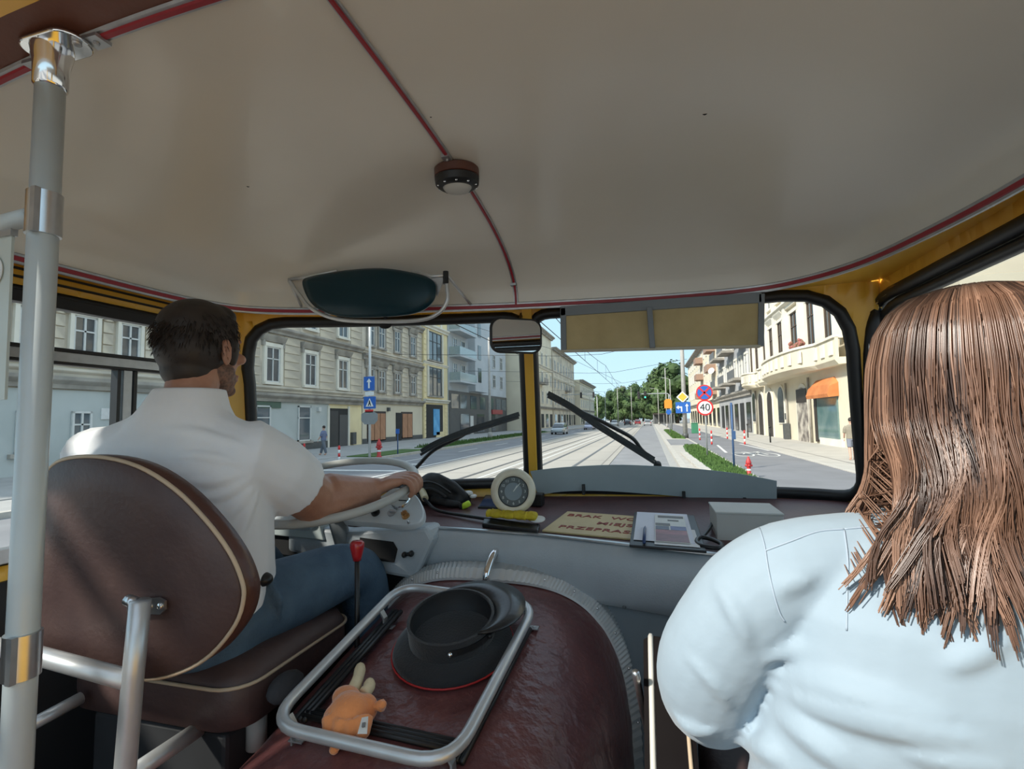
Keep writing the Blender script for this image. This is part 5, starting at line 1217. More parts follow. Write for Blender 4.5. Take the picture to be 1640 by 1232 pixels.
# bicycle symbol
bs = MB(); bc_ = P(1210, 728, z=.12)
for cx_ in (-.55, .55): bs.tube([(bc_.x+cx_+.42*math.cos(a), bc_.y+1.25*math.sin(a), .121) for a in [2*PI*k/24 for k in range(24)]], .055, 6, closed=True)
for (a, b), (c, d) in (((-.55, 0), (-.2, 1.5)), ((-.2, 1.5), (.4, 1.5)), ((.55, 0), (.4, 1.9)), ((-.2, 1.5), (.0, 0)), ((.0, 0), (.4, 1.5)), ((-.55, 0), (0, 0)), ((.25, 1.9), (.5, 1.95)), ((-.35, 1.75), (-.1, 1.75))): bs.tube([(bc_.x+a, bc_.y+b, .121), (bc_.x+c, bc_.y+d, .121)], .05, 6)
bs.v = [Vector((p.x, p.y, .118+max(0, min(.006, (p.z-.121)*.1+.004)))) for p in bs.v]
o = bs.build('bicycle_symbol', M_line); struct(o)
for y in (31.5, 33):
    mb = MB(); p0, p1 = (P(1149, 713, z=.12), P(1163, 725, z=.12)) if y == 31.5 else (P(1185, 711, z=.12), P(1232, 722, z=.12)); d = (p1-p0)
    mb.tube([p0, p1], 1, sec=[(-.003, -.07), (.003, -.07), (.003, .07), (-.003, .07)], up=(0, 0, 1)); struct(mb.build('path_line', M_line))

# ---------------- buildings
M_gl = mat('dark_window_glass', (.07, .08, .088), .06, spec=.9)  # base colour lightened to stand for sky reflected in the panes
M_glb = mat('sky_window_glass', (.10, .13, .15), .05, spec=1)  # bluish sky reflection put into the base colour
M_wfr = mat('white_window_frame', (.66, .66, .63), .5)
M_ten1 = mat('sooty_beige_plaster', (.67, .605, .495), .9, rgb2=(.44, .40, .335), vs=.55, detail=9)
M_ten2 = mat('sandy_plaster', (.66, .585, .455), .9, rgb2=(.42, .37, .30), vs=.5, detail=9)
M_ten3 = mat('grey_stucco_trim', (.40, .365, .315), .9, rgb2=(.25, .23, .20), vs=1.0, detail=9)
M_grn = mat('grey_green_plaster', (.50, .53, .51), .9, rgb2=(.44, .47, .45), vs=.5)
M_crm = mat('cream_plaster', (0.713, 0.644, 0.494), .9, rgb2=(0.644, 0.575, 0.443), vs=.4, detail=8)
M_crm2 = mat('pale_cream_trim', (0.782, 0.736, 0.632), .85, rgb2=(0.690, 0.650, 0.552), vs=.8)
M_mod = mat('modern_grey_render', (0.510, 0.544, 0.570), .85, rgb2=(0.459, 0.493, 0.518), vs=.4)
M_modd = mat('dark_grey_cladding', (.085, .09, .092), .5, var=.2)
M_yel = mat('pale_yellow_plaster', (0.850, 0.724, 0.431), .9, rgb2=(0.742, 0.621, 0.371), vs=.6)
M_dark = mat('dark_opening', (.02, .02, .02), .7)
class Bld:
    def __init__(s, name, label, side, xf, y0, y1, h, m, dep=11):
        s.side, s.xf, s.y0, s.y1, s.h = side, xf, y0, y1, h
        s.t = thing(name, (xf+side*dep/2, (y0+y1)/2, 0), label, 'building')
        mb = MB(); mb.box((xf+side*dep/2, (y0+y1)/2, h/2), (dep, y1-y0, h)); mb.build('wall', m, s.t)
    def fx(s, d): return s.xf-s.side*d
    def bx(s, name, m, yc, zc, wy, wz, d0, d1, par=None, bevel=0):
        mb = MB(); mb.box(((s.fx(d0)+s.fx(d1))/2, yc, zc), (abs(d1-d0), wy, wz)); return mb.build(name, m, par or s.t, bevel=bevel)
    def cornice(s, z, h, d, m, y0=None, y1=None, name='cornice'):
        a, b = (y0 if y0 is not None else s.y0), (y1 if y1 is not None else s.y1)
        pr = [(0, -h/2), (d*.45, -h/2), (d*.5, -h*.15), (d*.9, h*.1), (d, h*.2), (d, h/2), (0, h/2)]
        mb = MB(); mb.loft([[Vector((s.fx(p), y, z+q)) for p, q in pr] for y in (a, b)]); return mb.build(name, m, s.t)
    def win(s, yc, zb, w_, h_, fr=M_wfr, gl=M_gl, sur=None, hood=None, sill=True, bars=(1, 1), sw=.16, d=0.):
        key = (s.side, round(w_, 2), round(h_, 2), fr.name, gl.name, bars, d)
        zc = zb+h_/2
        if key in _wc and _wc[key][0].name in bpy.data.objects:
            f0, p0 = _wc[key]
            f = copy_at(f0, Vector((s.fx(.05+d), yc, zc)), s.t); p = copy_at(p0, Vector((s.fx(.02+d), yc, zc)), f)
        else:
            mb = MB(); t_ = .09
            for dy, dz, a, b in ((-w_/2+t_/2, 0, t_, h_), (w_/2-t_/2, 0, t_, h_), (0, h_/2-t_/2, w_, t_), (0, -h_/2+t_/2, w_, t_)): mb.box((s.fx(.05+d), yc+dy, zc+dz), (.10, a, b))
            for k in range(bars[0]): mb.box((s.fx(.05+d), yc-w_/2+w_*(k+1)/(bars[0]+1), zc), (.09, .08, h_))
            for k in range(bars[1]): mb.box((s.fx(.05+d), yc, zb+h_*(.66 if bars[1] == 1 else (k+1)/(bars[1]+1))), (.09, w_, .07))
            f = mb.build('window', fr, s.t)
            mb = MB(); mb.box((s.fx(.02+d), yc, zc), (.04, w_-.05, h_-.05)); p = mb.build('pane', gl, f)
            _wc[key] = (f, p)
        if sur:
            for dy in (-w_/2-sw/2, w_/2+sw/2): s.bx('window_surround', sur, yc+dy, zc, sw, h_+.1, 0, .16)
            s.bx('window_lintel', sur, yc, zb+h_+.12, w_+2*sw+.1, .24, 0, .18)
        if sill: s.bx('window_sill', sur or M_ten3, yc, zb-.08, w_+.4, .16, 0, .24)
        if hood:
            z = zb+h_+.55; pr = [(0, -.22), (.14, -.22), (.34, .10), (.38, .2), (0, .2)]; mb = MB()
            mb.loft([[Vector((s.fx(p), y, z+q)) for p, q in pr] for y in (yc-w_/2-.42, yc+w_/2+.42)]); mb.build('window_hood', hood, s.t)
            for dy in (-w_/2-.28, w_/2+.28): s.bx('console', hood, yc+dy, z-.36, .18, .36, 0, .2)
    def blocks(s, ya, yb, za, zb, m, wy=1.5, hz=.56, d=.07, skip=()):
        rows = max(1, int(round((zb-za)/hz))); hz = (zb-za)/rows; n = max(1, int(round((yb-ya)/wy))); wy = (yb-ya)/n
        mb = MB(); mb.box((s.fx(d/2), (ya+yb)/2, za), (d, 1, 1)); src = None
        for r in range(rows):
            off = .5 if (r % 2 and n > 1) else 0
            ed = [ya]+[ya+wy*(k+off) for k in range(n+1) if ya+.05 < ya+wy*(k+off) < yb-.05]+[yb]
            for a, b in zip(ed, ed[1:]):
                c = Vector((s.fx(d/2), (a+b)/2, za+hz*(r+.5)))
                if src is None:
                    q = MB(); q.box(c, (d, 1, 1)); src = q.build('stone_block', m, s.t); src.scale = (1, b-a-.05, hz-.05)
                else: copy_at(src, c, s.t, scale=(1, b-a-.05, hz-.05))
_wc = {}
XL = -24.0
# the sooty tenement seen through the left side window
B = Bld('tenement', 'sooty beige tenement seen through the side window left of the driver', -1, XL, 2, 24.4, 17, M_ten2)
B.bx('ground_floor_render', M_grn, 13.2, 1.85, 22.4, 3.5, 0, .05); B.cornice(3.9, .5, .45, M_ten3); B.cornice(4.35, .35, .25, M_ten1); B.cornice(8.2, .4, .35, M_ten3); B.cornice(12.4, .5, .4, M_ten3)
for y in (8.2, 10.2, 12.2, 14.15, 16.1, 18.1, 20.6, 22.8):
    B.win(y, 4.9, .95, 2.0, sur=M_crm2, hood=M_ten3); B.win(y, 9.0, .95, 2.0, sur=M_crm2, hood=M_ten3)
    if y not in (18.1, 20.6): B.win(y, 1.0, .8, 1.7, sur=None, gl=M_glb, d=.06)
for a, b in zip((8.2, 10.2, 12.2, 14.15, 16.1, 18.1, 20.6), (10.2, 12.2, 14.15, 16.1, 18.1, 20.6, 22.8)): B.blocks(a+.75, b-.75, 4.7, 7.9, M_ten2, 1.2, .53)
B.bx('street_sign', mat('sign_white', (.7, .7, .68), .5), 17.2, 2.6, .6, .5, .05, .10)
# tenement in the left windscreen
B = Bld('tenement', 'beige rusticated tenement with grey-green ground floor in the left windscreen', -1, XL, 24.6, 38.2, 17, M_ten1)
B.bx('ground_floor_render', M_grn, 29.1, 1.8, 9.0, 3.4, 0, .06); B.bx('plinth', M_modd, 29.1, .35, 9.0, .6, .06, .12); B.bx('ground_floor_render', M_yel, 35.9, 1.8, 4.6, 3.4, 0, .04)
B.cornice(3.75, .55, .5, M_ten3); B.cornice(4.3, .4, .3, M_ten1, name='string_course'); B.cornice(8.25, .45, .4, M_ten3); B.cornice(12.6, .5, .4, M_ten3); B.cornice(16.7, .6, .9, M_ten3)
wy = (27.55, 31.35, 35.4)
for y in wy:
    B.win(y, 4.75, 1.25, 2.35, sur=M_crm2, hood=M_ten3, sw=.24); B.win(y, 8.95, 1.25, 2.4, sur=M_crm2, hood=M_ten3, sw=.24); B.win(y, 13.2, 1.25, 2.2, sur=M_crm2)
ed = [24.6]+[v for y in wy for v in (y-1.1, y+1.1)]+[38.2]
for k in range(0, 8, 2):
    B.blocks(ed[k], ed[k+1], 4.55, 8.0, M_ten2, 1.45, .57); B.blocks(ed[k], ed[k+1], 8.5, 12.3, M_ten2, 1.45, .6)
B.win(26.7, .9, 1.3, 2.3, gl=M_glb, sill=False, d=.07, bars=(0, 1)); B.win(30.7, .75, 1.35, 2.5, gl=M_glb, d=.07, bars=(0, 1))
g_ = B.bx('gateway', M_dark, 34.85, 1.6, 2.5, 3.1, .0, .08); B.bx('gate_leaf', mat('dark_grey_door', (.045, .045, .045), .5), 34.2, 1.5, 1.1, 2.9, .08, .12); B.bx('gate_leaf', mat('dark_grey_door2', (.08, .08, .08), .5), 35.5, 1.4, 1.1, 2.5, .08, .11)
for y in (33.5, 36.2): B.bx('gate_pilaster', M_crm2, y, 1.7, .2, 3.3, 0, .16)
B.bx('junction_box', M_modd, 36.8, .7, .5, 1.0, .04, .3)
B.bx('green_awning_board', mat('dull_green', (.10, .15, .11), .8), 27.0, 3.3, 2.6, .5, .06, .14); B.bx('wall_lamp', M_wfr, 32.3, 3.05, .3, .3, .06, .25)
# second tenement
B = Bld('tenement', 'sandy stuccoed tenement with orange boarded shop windows', -1, XL-.05, 38.4, 50.2, 17.2, M_ten1)
B.bx('ground_floor_render', M_crm, 44.3, 1.9, 11.8, 3.6, 0, .06); B.bx('plinth', M_modd, 44.3, .3, 11.8, .55, .06, .12)
B.cornice(3.95, .5, .5, M_ten3); B.cornice(7.8, .5, .4, M_ten3); B.cornice(8.3, .3, .25, M_ten1); B.cornice(12.0, .55, .5, M_ten3); B.cornice(16.9, .6, .9, M_ten3)
wy = (39.7, 41.6, 44.6, 48.0)
for y in wy:
    B.win(y, 4.85, 1.1, 1.95, sur=M_ten3, hood=M_ten3); B.win(y, 8.9, 1.1, 2.1, sur=M_ten3, hood=M_ten3); B.win(y, 13, 1.1, 2.0, sur=M_ten3)
ed = [42.5, 43.6, 45.6, 47.0, 49.0, 50.2]
for k in range(0, 6, 2): B.blocks(ed[k], ed[k+1], 4.5, 7.5, M_ten2, 1.2, .5); B.blocks(ed[k], ed[k+1], 8.6, 11.6, M_ten2, 1.2, .5)
M_or = mat('orange_boarding', (.46, .235, .13), .7, var=.15, vs=2); M_wd = mat('dark_timber', (.05, .035, .03), .6)
for y, w_ in ((40.7, 3.0), (46.6, 2.2)):
    f = B.bx('shop_window', M_wd, y, 1.65, w_+.2, 2.7, .06, .12)
    n = 3 if w_ > 2.5 else 2
    for k in range(n): B.bx('board', M_or, y-w_/2+w_*(k+.5)/n, 1.6, w_/n-.12, 2.4, .12, .17, par=f)
B.bx('shop_door', M_dark, 44.85, 1.55, 1.1, 2.7, .06, .13)
B.bx('wall_lamp', M_modd, 42.7, 3.2, .3, .35, .06, .3)
# narrow yellow house
B = Bld('townhouse', 'narrow pale yellow house with big dark glazed bays', -1, XL+.1, 50.4, 57.2, 15.5, M_yel)
for z in (4.9, 9.0): B.win(53.4, z, 3.6, 3.3, fr=M_modd, gl=M_glb, bars=(2, 1), sur=None); B.bx('bay_surround', M_crm2, 51.35, z+1.65, .3, 3.5, 0, .2); B.bx('bay_surround', M_crm2, 55.45, z+1.65, .3, 3.5, 0, .2)
B.cornice(4.3, .4, .4, M_crm2); B.cornice(8.6, .3, .2, M_crm2); B.cornice(12.8, .5, .4, M_crm2)
for k in range(5): B.bx('ornament', M_crm2, 51.6+k*.9, 13.5+.4*math.sin(PI*k/4), .5, .7, 0, .14)
B.bx('shopfront', M_dark, 53.2, 2.0, 4.6, 3.8, 0, .08); B.bx('blue_poster', mat('poster_blue', (.14, .48, .80), .5, rgb2=(.06, .30, .62), vs=.8), 53.6, 1.9, 1.7, 3.0, .08, .14); B.bx('yellow_panel', M_yel, 54.6, .4, 2.2, .7, .08, .14)
B.blocks(50.45, 51.1, .2, 4.0, M_yel, .65, .5); B.blocks(56.2, 57.1, .2, 4.0, M_yel, .9, .5); B.blocks(50.45, 51.1, 4.6, 12.4, M_yel, .65, .6)
# modern grey block
B = Bld('apartment_block', 'modern grey apartment block with glass balconies beyond the yellow house', -1, XL+.2, 57.3, 83, 17.5, M_mod)
B.bx('dark_base', M_modd, 70.1, 2.9, 25.6, 5.8, 0, .1)
for z in (7.0, 10.2, 13.4):
    s_ = B.bx('balcony', M_mod, 60.6, z-.1, 6.2, .25, 0, 1.5); B.bx('glass_railing', mat('rail_glass', (.30, .38, .40), .1, spec=.8), 60.6, z+.55, 6.2, 1.0, 1.42, 1.46, par=s_)
    B.bx('end_railing', mat('rail_glass', (.30, .38, .40), .1), 57.55, z+.55, .05, 1.0, .05, 1.45, par=s_)
    B.win(59.4, z+.1, 1.4, 2.3, gl=M_glb, sill=False); B.win(62.2, z+.1, 1.6, 2.3, gl=M_glb, sill=False)
for z in (7.1, 10.3, 13.5):
    for y in (67.5, 70.8, 76, 80): B.win(y, z, 1.5, 2.1, fr=M_modd if y < 70 else M_wfr, gl=M_gl, sill=False)
B.bx('projecting_bay', M_mod, 67.2, 11.5, 5.6, 11, 0, 1.0)
for z in (7.4, 10.6, 13.8): B.bx('bay_window', M_gl, 66.2, z+.9, 1.3, 2.0, 1.0, 1.06)
for y in (59, 62, 66, 70, 74, 78, 81): B.bx('base_glazing', M_glb, y, 4.5, 2.4, 1.8, .1, .15); 
for y in (62.5, 69, 76): B.bx('shop_glazing', M_gl, y, 1.6, 3.2, 2.6, .1, .15)
B.bx('red_shop_sign', mat('shop_red', (.35, .05, .05), .5), 77, 3.3, 5.5, .7, .1, .3); B.bx('pale_door', M_wfr, 65.2, 1.4, 1.2, 2.5, .1, .16)
# far cream tenements on the left
for k, (y0, y1, h, x_, lb, mw) in enumerate(((84, 112, 20.5, -21.2, 'tall cream tenement seen behind the centre pillar of the bus', M_crm), (112.3, 146, 18.5, -21.0, 'far cream tenement with many small windows beyond the pillar', M_ten2), (147, 185, 13.5, -19.5, 'farthest low beige house at the left end of the street', M_crm))):
    B = Bld('tenement', lb, -1, x_, y0, y1, h, mw); B.cornice(h-.3, .7, 1.0, M_ten3); B.cornice(4.4, .5, .5, M_ten3); B.cornice(h*.62, .4, .4, M_crm2)
    n = int((y1-y0)/4.2)
    for fl_ in range(int((h-5)/4)):
        for i in range(n): B.win(y0+(i+.6)*(y1-y0)/n, 5.3+fl_*4.0, 1.3, 2.4, fr=M_wfr, sur=M_crm2 if k == 0 else None, sill=False)
    for i in range(n): B.bx('shopfront', M_dark if i % 2 else M_gl, y0+(i+.6)*(y1-y0)/n, 1.7, 2.4, 2.8, 0, .08)
    if k < 2:
        b_ = B.bx('balcony', M_ten3, y0+(y1-y0)*.55, 9.2, 4, .3, 0, 1.3); B.bx('railing', M_ten3, y0+(y1-y0)*.55, 9.8, 4, 1.0, 1.22, 1.3, par=b_)
# cream corner house on the right with rounded balcony
XR_ = 10.5
B = Bld('townhouse', 'cream ornate house with a long rounded balcony on the right side of the street', 1, XR_, 20.5, 57.6, 17, M_crm)
def balcony(B, ya, yb, z0, z1, d, m, bulge):
    n = 30; out = []
    for i in range(n+1):
        y = lerp(ya, yb, i/n); k = abs(2*i/n-1); dd = d+(bulge*math.sqrt(max(0, 1-(k/.62)**2)) if k < .62 else 0); out.append((y, dd))
    t_ = thing('x', (0, 0, 0), 'x', 'x') if False else None
    mb = MB(); mb.loft([[Vector((B.fx(0), y, z0)), Vector((B.fx(dd*.75), y, z0-.05)), Vector((B.fx(dd), y, z0+.2)), Vector((B.fx(dd), y, z0+.34)), Vector((B.fx(0), y, z0+.34))] for y, dd in out]); sl = mb.build('balcony_slab', m, B.t)
    mb = MB(); mb.loft([[Vector((B.fx(dd-.06), y, z0+.34)), Vector((B.fx(dd-.06), y, z1-.12)), Vector((B.fx(dd-.22), y, z1-.12)), Vector((B.fx(dd-.22), y, z0+.34))] for y, dd in out]); mb.build('balustrade', m, sl)
    mb = MB(); mb.loft([[Vector((B.fx(dd+.04), y, z1-.14)), Vector((B.fx(dd+.04), y, z1)), Vector((B.fx(dd-.3), y, z1)), Vector((B.fx(dd-.3), y, z1-.14))] for y, dd in out]); mb.build('handrail', M_crm2, sl)
    for i in range(1, n, 2):
        y, dd = out[i]; mb = MB(); mb.box((B.fx(dd-.03), y, (z0+z1)/2+.1), (.10, (yb-ya)/n*.9, (z1-z0)*.48)); mb.build('panel', M_crm2, sl)
balcony(B, 30.5, 50.5, 4.75, 6.3, .75, M_crm, 1.0); balcony(B, 51.5, 57.5, 4.75, 6.2, .6, M_crm, .8)
M_gw = mat('near_black_glass', (.03, .028, .026), .1, spec=.6)  # near-black panes of the houses on the right
for y, w_ in ((26, 1.5), (29.5, 1.5), (33.2, 1.4), (36.4, 1.6), (40.3, 1.8), (44.3, 1.5), (47.3, 1.5), (50.0, 1.3), (53.5, 1.5), (56.2, 1.2)):
    B.win(y, 6.5, w_, 3.0, gl=M_gw, sur=M_crm2, hood=M_crm2 if y > 42 else None, bars=(1, 1), sw=.28, sill=False, fr=mat('brown_frame', (.10, .07, .05), .6)); B.win(y, 11.2, w_, 2.8, gl=M_gw, sur=M_crm2, sw=.28, bars=(1, 1), fr=M_wfr)
for y in (31.3, 34.8, 38.4, 42.4, 45.8, 48.7, 51.8): B.bx('pilaster', M_crm2, y, 9.5, .55, 6.6, 0, .3)
B.cornice(10.3, .5, .5, M_crm2); B.cornice(14.6, .6, .6, M_crm2); B.cornice(16.8, .6, 1.0, M_crm2)
B.blocks(20.6, 30.6, .2, 4.5, M_crm, 2.2, .72, .08)
def arch(B, yc, w_, h_, m, name, d=.1, par=None, z0=.13):
    pts = [(-w_/2, 0), (w_/2, 0), (w_/2, h_-w_*.5)]+[(w_/2*math.cos(a), h_-w_*.5+w_*.5*math.sin(a)) for a in [PI*k/10 for k in range(1, 10)]]+[(-w_/2, h_-w_*.5)]
    mb = MB(); mb.loft([[Vector((B.fx(0), yc+a, z0+b)) for a, b in pts], [Vector((B.fx(d), yc+a, z0+b)) for a, b in pts]]); return mb.build(name, m, par or B.t)
M_door = mat('dark_brown_door', (.035, .025, .02), .5)
for y, w_ in ((49.4, 1.7), (53.2, 1.7)):
    a_ = arch(B, y, w_+.5, 4.35, M_crm2, 'arched_surround', .07); arch(B, y, w_, 4.0, M_door, 'door', .1, a_)
for y, w_ in ((45.4, 1.7), (56.4, 1.3)):
    a_ = arch(B, y, w_+.5, 3.2, M_crm2, 'arched_surround', .07, z0=1.3); arch(B, y, w_, 2.9, M_gw, 'shop_window', .1, a_, z0=1.4)
a_ = arch(B, 39.5, 3.0, 4.1, M_crm2, 'arched_surround', .07); d_ = arch(B, 39.5, 2.5, 3.8, mat('roller_shutter_graffiti', (.52, .47, .40), .6, rgb2=(.12, .10, .09), vs=1.6, detail=8), 'roller_shutter', .1, a_)
B.bx('fanlight', M_door, 39.5, 3.35, 2.4, .95, .1, .13, par=d_)
a_ = B.bx('shop_window', mat('teal_shop_glass', (.09, .17, .17), .08, rgb2=(.16, .24, .23), vs=.8, spec=.7), 34.5, 1.75, 3.6, 2.7, 0, .08); B.bx('dark_jamb', M_door, 36.6, 1.7, .5, 2.9, 0, .1); B.bx('shop_plinth', M_crm2, 34.0, .3, 3.8, .5, 0, .14)
aw = MB(); rows = []
for i in range(9):
    y = lerp(32.5, 36.6, i/8); rr = .35 if i in (0, 8) else 0
    rows.append([Vector((B.fx(0), y, 3.05)), Vector((B.fx(.55), y, 3.0)), Vector((B.fx(.6), y, 3.2)), Vector((B.fx(.45), y, 3.75-rr*.3)), Vector((B.fx(.12), y, 4.15-rr)), Vector((B.fx(0), y, 4.2-rr))])
aw.loft(rows); aw.build('orange_awning', mat('orange_canvas', (.62, .22, .07), .8, rgb2=(.52, .17, .05), vs=1.5), B.t)
for y in (37.6, 43.4, 55.0):
    mb = MB(); mb.tube([(B.fx(.14), y, .15), (B.fx(.14), y, 4.5)], .08, 8); mb.build('drainpipe', M_ten3, B.t, smooth=True)
B.bx('meter_box', M_modd, 43.9, 1.9, .4, .5, 0, .15); B.bx('waste_bin', M_modd, 43.3, .75, .5, 1.2, .05, .45)
fl_ = MB()
for k in range(24): fl_.ell((B.fx(.75+random.uniform(-.2, .3)), 37+random.uniform(-.9, .9), 6.55+random.uniform(-.1, .35)), (.12, .16, .14), 6, 4)
fl_.build('balcony_flowers', mat('geranium', (.16, .12, .06), .9, rgb2=(.40, .12, .12), vs=8), B.t)
# grey houses further along on the right
B = Bld('townhouse', 'grey and white house with dark iron balconies right of the tram mast', 1, 10.6, 57.8, 84, 17, mat('cool_grey_plaster', (.40, .40, .40), .9, rgb2=(.33, .33, .335), vs=.5))
for z in (6.3, 10.4, 14.2):
    for y in (60, 63.4, 67, 70.5, 74, 77.5, 81): B.win(y, z, 1.4, 2.5, gl=M_gw, sur=M_crm2, sill=False)
    for y in (62, 70.5, 79): b_ = B.bx('balcony', M_ten3, y, z-.2, 5.0, .3, 0, 1.5); B.bx('iron_railing', mat('grey_iron', (.13, .13, .13), .6), y, z+.4, 5.0, 1.0, 1.4, 1.46, par=b_)
B.cornice(4.6, .7, .5, M_ten3); B.cornice(16.7, .6, 1.0, M_crm2)
for y in (60, 64, 68, 72, 76, 80): B.bx('shop_window', M_gw if int(y) % 8 else M_dark, y, 1.9, 2.2, 3.2, 0, .1)
mb = MB(); mb.lathe([(.02, 0), (.35, .05), (.5, .14), (.48, .15), (.02, .03)], 18, frame((B.fx(1.6), 78, 8.6), (-.6, -.8, .4))); mb.build('satellite_dish', M_wfr, B.t, smooth=True)
B = Bld('tenement', 'distant cream tenement with brown balconies at the right end of the street', 1, 11, 84.3, 150, 16.5, M_crm)
for z in (6.3, 10.2, 13.6):
    for i in range(12): B.win(87+i*5.2, z, 1.6, 2.3, gl=M_gw, sill=False)
    for y in (92, 112): b_ = B.bx('balcony', mat('brick_brown', (.34, .22, .16), .8), y, z, 5, 1.2, 0, 1.4)
B.cornice(4.6, .6, .5, M_ten3); B.cornice(16.2, .6, 1, M_ten3)
for i in range(10): B.bx('shop_window', M_gw, 88+i*6, 1.9, 3, 3, 0, .1)
# ================================================================ STREET FURNITURE
M_pgrey = mat('galvanised_pole', (.40, .41, .41), .5, .3)
M_mast = mat('concrete_mast', (.42, .41, .39), .8, var=.15)
M_sblue = mat('sign_blue', (.02, .12, .45), .45)
M_swhite = mat('sign_face_white', (.75, .75, .73), .45)
M_sred = mat('sign_red', (.60, .03, .03), .45)
M_syel = mat('sign_yellow', (.72, .47, .06), .45)
M_sblk = mat('sign_black', (.02, .02, .02), .5)
M_sback = mat('sign_back_grey', (.30, .31, .31), .5, .4)
def post(t, x, y, h, r, m=M_pgrey, z0=.1, name='pole'):
    mb = MB(); mb.tube([(x, y, z0), (x, y, h)], r, 10); return mb.build(name, m, t, smooth=True)
def plate(t, c, poly2, th, m, name, par=None, off=0.):
    # a sign plate facing back down the street
    F = Matrix(((1, 0, 0, c[0]), (0, 0, -1, c[1]-off), (0, 1, 0, c[2]), (0, 0, 0, 1)))
    mb = MB(); mb.prism(poly2, 0, th, F); return mb.build(name, m, par or t)
# left pole: one-way and pedestrian crossing signs
p = P(592, 732, z=.12); t = thing('sign_post', p, 'tall thin post on the left pavement with two blue square signs', 'sign')
post(t, p.x, p.y, 9.5, .07, mat('white_pole', (.62, .62, .60), .5), .12)
LS = lambda u, v: P(u, v, y=p.y-.08)
def sq(u0, v0, u1, v1): a, b = LS(u0, v1), LS(u1, v0); return (a+b)/2, b.x-a.x, b.z-a.z
c, w_, h_ = sq(583, 603, 600, 626); b_ = plate(t, c, rrect(w_, h_, .04, 3), .03, M_sblue, 'one_way_sign')
plate(t, c, [(-.05, -.26), (.05, -.26), (.05, .08), (.15, .08), (0, .28), (-.15, .08), (-.05, .08)], .012, M_swhite, 'white_arrow', b_, .03)
c, w_, h_ = sq(585, 627, 599, 634); plate(t, c, rrect(w_, h_, .02, 2), .03, M_swhite, 'small_plate')
c, w_, h_ = sq(583, 635, 602, 655); b_ = plate(t, c, rrect(w_, h_, .04, 3), .03, M_sblue, 'crossing_sign')
plate(t, c, [(-.24, -.22), (.24, -.22), (0, .24)], .012, M_swhite, 'white_triangle', b_, .03)
plate(t, c, [(-.05, -.18), (.0, -.05), (.06, -.18), (.1, -.18), (.04, .02), (.02, .12), (-.03, .12), (-.04, -.02), (-.1, -.18)], .012, M_sblk, 'walking_figure', b_, .042)
c, w_, h_ = sq(585, 656, 598, 661); plate(t, c, rrect(w_, h_, .02, 2), .03, M_sred, 'red_plate')
c, w_, h_ = sq(579, 659, 605, 680); plate(t, c, [(-w_*.3, -h_*.5), (w_*.3, -h_*.5), (w_*.5, -h_*.2), (w_*.5, h_*.3), (w_*.25, h_*.5), (-w_*.25, h_*.5), (-w_*.5, h_*.3), (-w_*.5, -h_*.2)], .03, M_sback, 'sign_back')
# hydrants
def hydrant(p, h, label):
    t = thing('hydrant', p, label, 'hydrant'); k = h/.9; mt = mat('hydrant_red', (.50, .04, .04), .5)
    mb = MB(); mb.lathe([(.13*k, 0), (.13*k, .06*k), (.09*k, .08*k), (.09*k, .55*k), (.12*k, .58*k), (.12*k, .64*k), (.09*k, .74*k), (.05*k, .82*k), (.03*k, .9*k), (.001, .9*k)], 14, Matrix.Translation(p)); mb.build('barrel', mt, t, smooth=True)
    for d in ((1, 0, 0), (-1, 0, 0), (0, -1, 0)):
        mb = MB(); mb.tube([p+Vector((0, 0, .5*k)), p+Vector(d)*.15*k+Vector((0, 0, .5*k))], .05*k, 10); mb.build('outlet', mt, t, smooth=True)
    mb = MB(); mb.lathe([(.092*k, .28*k), (.095*k, .28*k), (.095*k, .36*k), (.092*k, .36*k)], 14, Matrix.Translation(p), caps=False); mb.build('white_band', M_swhite, t)
hydrant(P(607, 733, z=.13), 1.0, 'red hydrant at the left pavement edge beside the sign post')
hydrant(P(1200, 764, z=.14), .62, 'red and white hydrant in the grass above the windscreen board')
# red and white bollards
def bollard(p, h, label, grp):
    t = thing('bollard', p, label, 'bollard', grp); r = .055
    for k in range(5):
        mb = MB(); mb.lathe([(r, h*k/5), (r, h*(k+1)/5)], 10, Matrix.Translation(p)); mb.build('band', M_sred if k % 2 == 0 else M_swhite, t, smooth=True)
    mb = MB(); mb.ell(p+Vector((0, 0, h)), (r, r, r*.7), 10, 6); mb.build('cap', M_sred, t, smooth=True)
G1 = 'red and white bollards by the cycle path'
for u, v, hh, lb in ((1121, 705, .9, 'leftmost red and white bollard by the grass island'), (1140, 712, .9, 'red and white bollard just right of the speed limit sign pole'), (1165, 703, .9, 'red and white bollard left of the blue post across the path'), (1193, 712, .9, 'red and white bollard right of the blue post')): bollard(P(u, v, z=.12), hh, lb, G1)
G2 = 'bollards on the left pavement'
for u, v, lb in ((487, 736, 'red and white bollard in front of the jogger'), (543, 743, 'red and white bollard right of the jogger near the gateway')): bollard(P(u, v, z=.12), .8, lb, G2)
